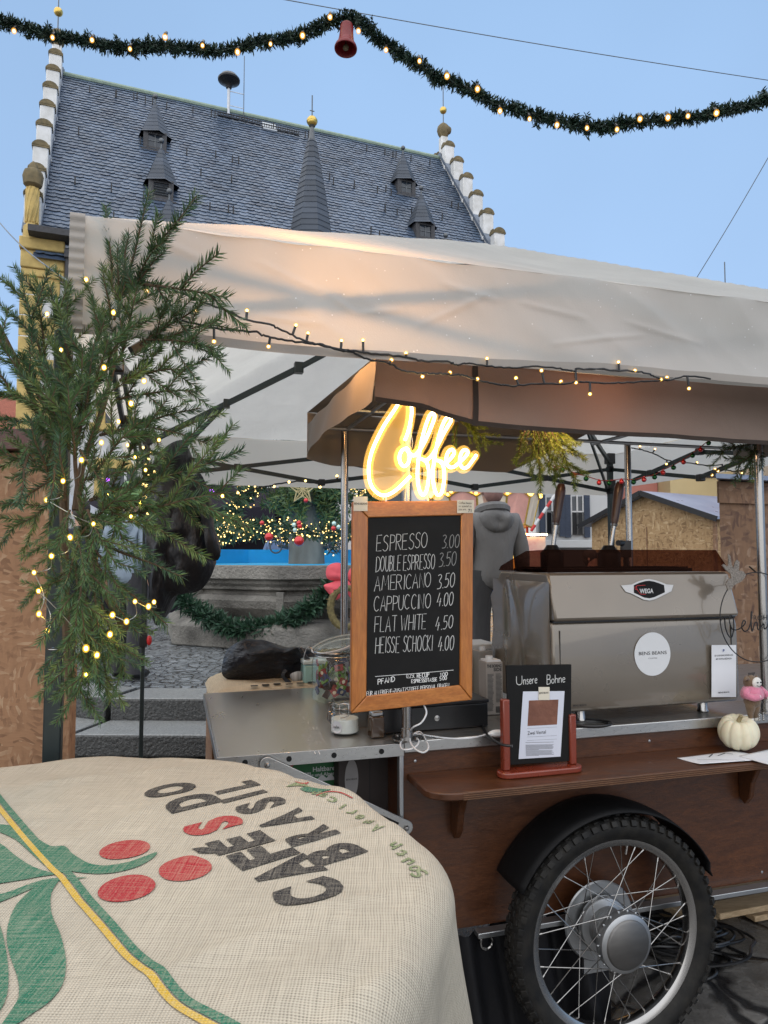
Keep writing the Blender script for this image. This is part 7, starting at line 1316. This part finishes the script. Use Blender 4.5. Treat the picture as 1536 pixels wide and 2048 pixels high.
cord_lights('light_string', 'thin cord of small lights under the rear edge of the tent', q_([(470, 990), (520, 976), (556, 968), (600, 963), (637, 966), (670, 962), (700, 955)], 2.68), q_([(548, 973), (578, 964), (611, 962), (640, 974), (674, 952), (476, 986)], 2.68), .005, .009, 'bulbfar')
# ------------------------------------------------------------------ garland across the square
GY = 5.0; GPX = [(-70, 25), (-20, 40), (30, 48), (90, 70), (160, 80), (210, 92), (262, 96), (320, 92), (380, 98), (440, 102), (500, 88), (560, 80), (610, 66), (655, 46), (690, 36), (720, 46), (755, 78), (800, 104), (840, 134), (890, 160), (950, 184), (990, 208), (1060, 226), (1120, 243), (1180, 252), (1235, 250), (1290, 242), (1345, 240), (1400, 234), (1440, 222), (1490, 212), (1545, 196), (1620, 170)]
gp = catmull([atY(x, y, GY) for x, y in GPX], 6); RG = random.Random(17)
gl_ = thing('evergreen_garland', 'long evergreen garland with warm bulbs hung across the sky', 'garland', gp[0])
b = MB(); garland(b, gp, .056, 1500, .046, .009, RG, 3)
for i in range(0, len(gp) - 2, 1):
    if RG.random() < .75: q0 = gp[i].lerp(gp[i + 1], RG.random()); d0 = V3((RG.gauss(0, 1), RG.gauss(0, .6), RG.gauss(0, 1))).normalized(); garland(b, [q0, q0 + d0 * RG.uniform(.04, .085)], .03, 900, .034, .008, RG, 3)
b = b; b.tube(gp, .016, 6); b.build('greenery', [mat('garland_dark_%d' % i, c, .6, 0, .2, 9) for i, c in enumerate([(.006, .022, .014), (.010, .034, .018), (.018, .045, .03)])], gl_)
for x, y in ((28, 62), (105, 75), (184, 80), (260, 98), (330, 74), (405, 91), (475, 104), (541, 88), (605, 71), (660, 34), (717, 62), (772, 100), (839, 122), (894, 152), (955, 178), (1000, 222), (1059, 238), (1114, 250), (1174, 256), (1234, 259), (1280, 238), (1336, 235), (1376, 232), (1433, 226)):
    b = MB(); p = atY(x, y, GY - .06); bulb_mesh(p, RG.uniform(.0105, .0155), M['gbulb'], gl_)
    b = MB(); b.tube([p + V3((0, 0, .02)), p + V3((0, .03, .055))], .012, 8); b.build('lamp_holder', M['blacksat'], gl_)
bc = atY(694, 48, GY - .03); bel = thing('red_bell', 'red ornamental bell hanging from the peak of the garland', 'bell', bc); BM_ = Matrix.Translation(bc) @ Matrix.Rotation(rad(-7), 4, 'X') @ Matrix.Rotation(rad(2), 4, 'Y')
b = MB(BM_); b.lathe([(0, .0), (.03, -.002), (.044, -.012), (.048, -.03), (.047, -.034), (.050, -.037), (.049, -.06), (.052, -.10), (.056, -.135), (.060, -.155), (.062, -.158), (.062, -.164), (.066, -.17), (.078, -.19), (.083, -.205), (.082, -.214), (.076, -.216), (.06, -.19), (.05, -.14), (.0, -.06)], (0, 0, 0), 36); b.build('bell_body', mat('red_bell_plastic', (.17, .004, .008), .5, 0, .12, 14, .2, 40, Coat_Weight=.1), bel)
b = MB(BM_); b.sphere((0, 0, -.2), .022, 12, 8); b.tube([(0, 0, -.06), (0, 0, -.2)], .004, 6); b.tube([(0, 0, -.004), (0, 0, .03)], .006, 6); b.build('clapper', M['capbrown'], bel)
def wire(label, a, c, Y0, Y1, r, m='iron'):
    p, q = atY(*a, Y0), atY(*c, Y1); b = MB(); b.tube([p.lerp(q, k / 12) - V3((0, 0, .02 * math.sin(PI * k / 12))) for k in range(13)], r, 6); return tag(b.build('span_wire', M[m]), label, 'wire')
wire('thin span wire crossing the sky above the garland', (540, -6), (1560, 164), 5, 6.2, .0035); wire('steep thin wire at the upper right of the sky', (1545, 300), (1378, 580), 7, 7.6, .004); wire('grey guy wire running down at the left of the tent', (-10, 434), (136, 562), 3.2, 1.8, .0022)
# ------------------------------------------------------------------ round table with the jute sack
TZ = 1.08; TC = V3((-.50, .945, 0)); TR = .553
M['burlap'] = weave('burlap', (.47, .42, .335), .0034, .42)
tbl = thing('bistro_table', 'round high table under the printed jute sack in the foreground', 'table', TC)
b = MB(); b.lathe([(0, TZ - .03), (TR - .004, TZ - .03), (TR, TZ - .026), (TR, TZ - .008), (TR - .004, TZ - .005), (0, TZ - .0045)], TC, 72, caps=False); b.build('table_top', mat('blue_grey_laminate', (.13, .17, .22), .35, 0, .08, 6), tbl)
b = MB(); b.lathe([(TR + .001, TZ - .025), (TR + .005, TZ - .02), (TR + .005, TZ - .011), (TR + .001, TZ - .007)], TC, 72, caps=False); b.build('table_edge', M['alu'], tbl)
b = MB(); b.lathe([(.04, .03), (.04, TZ - .03)], TC, 24); b.build('pillar_leg', M['iron'], tbl); b = MB(); b.lathe([(.3, 0), (.3, .012), (.06, .03), (0, .03)], TC, 32); b.build('table_foot', M['iron'], tbl)
def plan0(x, y): p = onz(x, y, TZ + .003); return (p.x - TC.x, p.y - TC.y)
CREASE = [(*plan0(*a), *plan0(*c), am) for a, c, am in (((110, 1695), (360, 1590), .0032), ((330, 1752), (480, 1650), .0028), ((420, 1722), (800, 1640), .0032), ((60, 1570), (420, 1530), .0025), ((450, 1850), (860, 1770), .003), ((200, 2000), (620, 1830), .0028), ((640, 2040), (900, 1880), .0035), ((0, 1800), (240, 1960), .002))]
def drape(q):                                   # unrolled cloth position (metres from table centre) -> point on the draped sack
    rho = max(1e-6, math.hypot(q.x, q.y)); d = V3((q.x / rho, q.y / rho, 0)); th_ = math.atan2(q.y, q.x); rr = .045; th_ = math.atan2(q.y, q.x); R1 = TR - .018 + .010 * math.sin(5 * th_ + 1.2) + .006 * math.sin(11 * th_ + .4)
    ed = min(1, max(0, (rho - .28) / .28)); ql = q.x * .8 + q.y * .6; qm = q.x * .6 - q.y * .8
    cr_ = 0
    for (ax, ay, bx, by, am) in CREASE:
        L2 = (bx - ax) ** 2 + (by - ay) ** 2; tt = ((q.x - ax) * (bx - ax) + (q.y - ay) * (by - ay)) / L2
        if -.1 < tt < 1.1: dd = math.hypot(q.x - ax - tt * (bx - ax), q.y - ay - tt * (by - ay)); cr_ += am * math.exp(-(dd / .014) ** 2) * max(0, math.sin(PI * min(1, max(0, tt)))) ** .5
    zt = cr_ + TZ + .003 + .003 * noise.noise(V3((q.x * 5, q.y * 5, 1))) + .004 * max(0, noise.noise(V3((q.x * 2.2, q.y * 2.2, 7)))) + (.004 + .010 * ed) * max(0, noise.noise(V3((ql * 3, qm * 11, 4))) - .12) + .007 * ed * abs(noise.noise(V3((q.x * 9, q.y * 7, 12))))
    if rho <= R1: return TC + V3((q.x, q.y, 0)) + V3((0, 0, zt))
    s_ = rho - R1; fold = .026 * math.sin(th_ * 8 + 2.6) + .014 * math.sin(th_ * 19 + 2) - .012
    if s_ < rr * PI / 2: a = s_ / rr; return TC + d * (R1 + rr * math.sin(a)) + V3((0, 0, zt - rr * (1 - math.cos(a))))
    h = s_ - rr * PI / 2; return TC + d * (R1 + rr + h * (.035 + .0 * th_) + fold * min(1, h / .14)) + V3((0, 0, zt - rr - h * .985))
CE = V3((-.60, .80, 0)).normalized()
NA, NR_, RM = 260, 190, TR + .50
b = MB(); b.grid(lambda i, j: drape(V3((math.cos(2 * PI * i) * RM * (j + .002), math.sin(2 * PI * i) * RM * (j + .002), 0))), NA * 2, NR_, uv=lambda i, j: (math.cos(2 * PI * i) * RM * j, math.sin(2 * PI * i) * RM * j), keep=lambda i, j: (V3((math.cos(2 * PI * i) * RM * j, math.sin(2 * PI * i) * RM * j, 0)).dot(CE) < TR * .955 + .012 * math.sin(40 * i)) or j < .2)
sack = b.build('jute_sack', M['burlap'], None, ang=180, weld=True); tag(sack, 'jute coffee sack printed Cafés do Brasil spread over the round table', 'sack')
def plan(x, y): p = onz(x, y, TZ + .003); return V3((p.x - TC.x, p.y - TC.y, 0))
def drape_flat(vs, fs, name, m, cut=.008, lift=.0014):     # flat outline in cloth coordinates, cut into small pieces and laid on the sack
    bm = bmesh.new(); vv = [bm.verts.new((p.x, p.y, 0)) for p in vs]
    for f in fs:
        try: bm.faces.new([vv[i] for i in f])
        except ValueError: pass
    x0, x1 = min(p.x for p in vs), max(p.x for p in vs); y0, y1 = min(p.y for p in vs), max(p.y for p in vs)
    for ax, a0, a1 in ((0, x0, x1), (1, y0, y1)):
        k = a0 + cut
        while k < a1:
            bmesh.ops.bisect_plane(bm, geom=bm.verts[:] + bm.edges[:] + bm.faces[:], plane_co=(k, 0, 0) if ax == 0 else (0, k, 0), plane_no=(1, 0, 0) if ax == 0 else (0, 1, 0), dist=1e-7); k += cut
    me = bpy.data.meshes.new(name); uvs = []
    for v in bm.verts:
        q = V3(v.co); e = .004; p = drape(q); n = (drape(q + V3((e, 0, 0))) - p).cross(drape(q + V3((0, e, 0))) - p).normalized(); v.co = p + n * lift; uvs.append((q.x, q.y))
    bm.to_mesh(me); bm.free(); ul = me.uv_layers.new(name='UVMap')
    for lp in me.loops: ul.data[lp.index].uv = uvs[lp.vertex_index]
    me.materials.append(m); o = link(name, me); setp(o, sack); return o
M['pblack'] = weave('print_black', (.026, .026, .03), .0034, .6, (.30, .27, .22), .55); M['pred'] = weave('print_red', (.40, .035, .045), .0034, .55, (.5, .30, .22), .45); M['pgreen'] = weave('print_green', (.035, .17, .105), .0034, .55, (.36, .36, .27), .5); M['pyell'] = weave('print_yellow', (.62, .40, .055), .0034, .6, (.6, .5, .3), .4); M['pfaint'] = weave('print_faint_green', (.14, .20, .09), .0034, .6, (.55, .5, .36), .8)
RDX = V3((-.60, .80, 0)).normalized(); RDY = V3((-.80, -.60, 0)).normalized()
def letter(ch, x, y, sz, wd, mt, ang=0.0, bold=.055, name='printed_letter'):
    vs, fs = text_geo(ch, sz, 'LEFT', bold); xs = [p[0] for p in vs]; ys = [p[1] for p in vs]; cx, cyy = (min(xs) + max(xs)) / 2, (min(ys) + max(ys)) / 2 if ch != 'É' else .36 * sz; k = wd / (max(xs) - min(xs)); c = plan(x, y); R_ = Matrix.Rotation(ang, 3, 'Z')
    return drape_flat([c + R_ @ (RDX * ((p[0] - cx) * k) + RDY * (p[1] - cyy)) for p in vs], fs, name, M[mt])
for ch, x, y, mt, wd in (('C', 622, 1788, 'pblack', .062), ('A', 573, 1742, 'pblack', .068), ('F', 527, 1712, 'pblack', .054), ('É', 478, 1688, 'pblack', .052), ('S', 427, 1652, 'pred', .054), ('D', 383, 1607, 'pblack', .062), ('O', 341, 1582, 'pblack', .066)): letter(ch, x, y, .112, wd * .97, mt, bold=.055)
for ch, x, y, wd in (('B', 668, 1708, .060), ('R', 617, 1673, .058), ('A', 568, 1643, .062), ('S', 522, 1616, .054), ('I', 488, 1597, .022), ('L', 470, 1578, .048)): letter(ch, x, y, .106, wd * .84, 'pblack', bold=.048)
def pxpoly(pts, mt, name, cut=.008, smooth=True):
    P = [plan(*p) for p in pts]
    if smooth: P = catmull(P, 3, True)
    return drape_flat(P, [tuple(range(len(P)))], name, M[mt], cut)
z_ = lambda L: [(x / 2, 1448 + y / 2) for x, y in L]
pxpoly(z_([(-60, 400), (0, 408), (60, 418), (130, 450), (200, 490), (260, 492), (290, 520), (360, 560), (430, 571), (520, 556), (590, 528), (628, 514), (612, 542), (560, 576), (480, 600), (400, 607), (330, 601), (270, 592), (225, 600), (170, 560), (115, 512), (60, 467), (0, 440), (-60, 420)]), 'pgreen', 'printed_leaf'); pxpoly(z_([(-60, 480), (0, 484), (60, 530), (130, 572), (200, 596), (226, 604), (150, 616), (100, 626), (0, 642), (-60, 650)]), 'pgreen', 'printed_leaf'); pxpoly(z_([(-60, 690), (0, 684), (60, 666), (130, 640), (210, 622), (350, 620), (270, 629), (190, 637), (120, 665), (60, 690), (0, 716), (-60, 735)]), 'pgreen', 'printed_leaf')
pxpoly(z_([(236, 622), (205, 680), (206, 760), (240, 850), (264, 950), (250, 1050), (200, 1120), (130, 1170), (70, 1210), (0, 1230), (40, 1165), (74, 1100), (70, 1020), (42, 940), (26, 860), (40, 780), (82, 705), (150, 650)]), 'pgreen', 'printed_leaf'); pxpoly(z_([(-40, 760), (0, 810), (22, 900), (34, 1000), (26, 1100), (-10, 1170), (-60, 1200)]), 'pgreen', 'printed_leaf')
ST = [(-60, 270), (0, 348), (100, 465), (200, 572), (246, 618), (300, 690), (400, 806), (500, 925), (610, 1035), (700, 1132), (800, 1202), (920, 1270), (1040, 1330)]
for off, wd, mt in ((0, 14, 'pyell'), (19, 17, 'pgreen')):
    P = catmull([plan(*p) for p in z_(ST)], 4); q = []; r_ = []; k = (plan(300, 1800) - plan(301, 1800)).length
    for i, p in enumerate(P): t_ = (P[min(i + 1, len(P) - 1)] - P[max(i - 1, 0)]).normalized(); n_ = V3((t_.y, -t_.x, 0)) * -1; n_ = -n_; s__ = .00055; q.append(p + n_ * s__ * (off - wd / 2) * -1); r_.append(p + n_ * s__ * (off + wd / 2) * -1)
    V = q + r_; n = len(q); drape_flat(V, [(i, i + 1, n + i + 1, n + i) for i in range(n - 1)], 'printed_stripe', M[mt], .008, .0015 if mt == 'pyell' else .0014)
for x, y, r_ in ((250, 1699, .034), (371, 1740, .034), (254, 1779, .034)): c = plan(x, y); drape_flat([c + V3((r_ * math.cos(a), r_ * math.sin(a), 0)) for a in [2 * PI * k / 32 for k in range(32)]], [tuple(range(32))], 'printed_berry', M['pred'])
for k, ch in enumerate('South American'):
    if ch == ' ': continue
    f = k / 13; pts = catmull([(838, 1748), (800, 1706), (745, 1655), (690, 1618), (632, 1598)], 13); i = int(f * (len(pts) - 1)); x, y = pts[i].x, pts[i].y; letter(ch, x, y, .034, .015 if ch not in 'i' else .005, 'pfaint', rad(8 + 28 * f), .02, 'printed_small_letter')
P = catmull([plan(x, y) for x, y in ((632, 1604), (655, 1597), (680, 1597), (705, 1602))], 4); n = len(P); drape_flat([p + V3((0, .002, 0)) for p in P] + [p - V3((0, .002, 0)) for p in P], [(i, i + 1, n + i + 1, n + i) for i in range(n - 1)], 'printed_red_line', M['pred'])
for L in ([(563, 1566), (585, 1572), (603, 1580), (590, 1574)], [(572, 1580), (600, 1570), (622, 1582), (600, 1578)], [(600, 1585), (620, 1580), (645, 1590), (662, 1592), (640, 1597), (615, 1594)]): pxpoly(L, 'pgreen' if L[0][0] == 600 else 'pfaint', 'printed_sprig')
pxpoly([(588, 1568), (606, 1571), (618, 1568), (608, 1575)], 'pred', 'printed_sprig')
# ------------------------------------------------------------------ black parka on the rear tent leg
pk_ = thing('black_parka', 'long black padded parka hanging from the rear tent leg', 'jacket', atY(330, 1200, 4.45)); Mk = mat('black_parka_cloth', (.009, .009, .011), .5, 0, .2, 5, .6, 6, bd=.07, det=2, st=(1.6, 1, .6))
OUT = [(300, 960), (310, 920), (330, 895), (352, 882), (372, 884), (378, 925), (385, 950), (402, 948), (415, 985), (424, 1040), (440, 1108), (424, 1114), (428, 1135), (418, 1160), (398, 1182), (365, 1188), (345, 1196), (332, 1225), (318, 1250), (306, 1240), (302, 1180), (296, 1100), (294, 1030)]
b = MB(); b.pillow([atY(x, y, 4.45) for x, y in OUT], (-.2, -1, 0), .17, 10, lump=.45, seed=9, n=4, pw=.5); b.build('jacket_body', Mk, pk_, ang=180)
b = MB(); b.pillow([atY(x, y, 4.33) for x, y in ((398, 955), (414, 985), (428, 1060), (441, 1112), (420, 1118), (408, 1060), (396, 1000))], (-.1, -1, 0), .06, 6, lump=.4, seed=3); b.build('sleeve', Mk, pk_, ang=180)
b = MB(); b.pillow([atY(x, y, 4.36) for x, y in ((312, 925), (335, 896), (360, 886), (374, 900), (366, 950), (340, 972), (316, 962))], (-.1, -1, .2), .09, 6, lump=.4, seed=6); b.build('hood', Mk, pk_, ang=180)
# ------------------------------------------------------------------ timber and cables at the lower right
M['pine'] = wood('raw_pine', (.42, .29, .16), (.60, .45, .28), (1, 9, 9), 4, .7, .2, rot=(0, 0, 0))
def plank(a, c, z, w_, t_, label):
    p, q = onz(*a, z), onz(*c, z); d = (q - p).normalized(); s_ = V3((-d.y, d.x, 0)); b = MB(); m = (p + q) / 2; b.obox(m + s_ * w_ / 2 - V3((0, 0, t_ / 2)), d * ((q - p).length / 2), s_ * (w_ / 2), (0, 0, t_ / 2)); return tag(b.build('timber_plank', M['pine'], None, bev=.003), label, 'plank', 'timber planks behind the wheel')
plank((1370, 1830), (1640, 1752), .06, .24, .058, 'widest pale timber plank lying on the paving behind the wheel'); plank((1440, 1828), (1660, 1786), .085, .09, .024, 'short narrow plank lying on top of the pale timber'); plank((1510, 1833), (1680, 1800), .028, .1, .024, 'lowest plank end sticking out under the timber stack')
b = MB(); RK = random.Random(12); ccx = onz(1330, 1870, .01); pts = []
for k in range(150): a = k * .42 + RK.uniform(-.1, .1); r_ = .13 + .06 * math.sin(k * .37) + RK.uniform(-.02, .02); pts.append(ccx + V3((r_ * 1.6 * math.cos(a) + .05 * math.sin(k * .11), r_ * math.sin(a) + .05 * math.cos(k * .13), .006 + .05 * abs(math.sin(k * .21)) * RK.random())))
b.tube(catmull(pts, 3), .0055, 6); tag(b.build('cable_coil', M['blacksat']), 'tangled coil of black cable on the paving behind the wheel', 'cable')
for k, P_ in enumerate(([(1380, 1860), (1430, 1880), (1470, 1900), (1492, 1910), (1480, 1918), (1430, 1905), (1390, 1900)], [(1385, 1915), (1430, 1930), (1462, 1925), (1440, 1905), (1400, 1880)], [(1385, 1958), (1410, 1960), (1432, 1948), (1425, 1935), (1395, 1925)])):
    b = MB(); b.tube(catmull([onz(x, y, .007) for x, y in P_], 6), .0055, 6); tag(b.build('loose_cable', M['blacksat']), ('longest black cable loop lying right of the tyre', 'middle black cable loop close to the tyre', 'lowest small black cable loop beside the tyre')[k], 'cable')
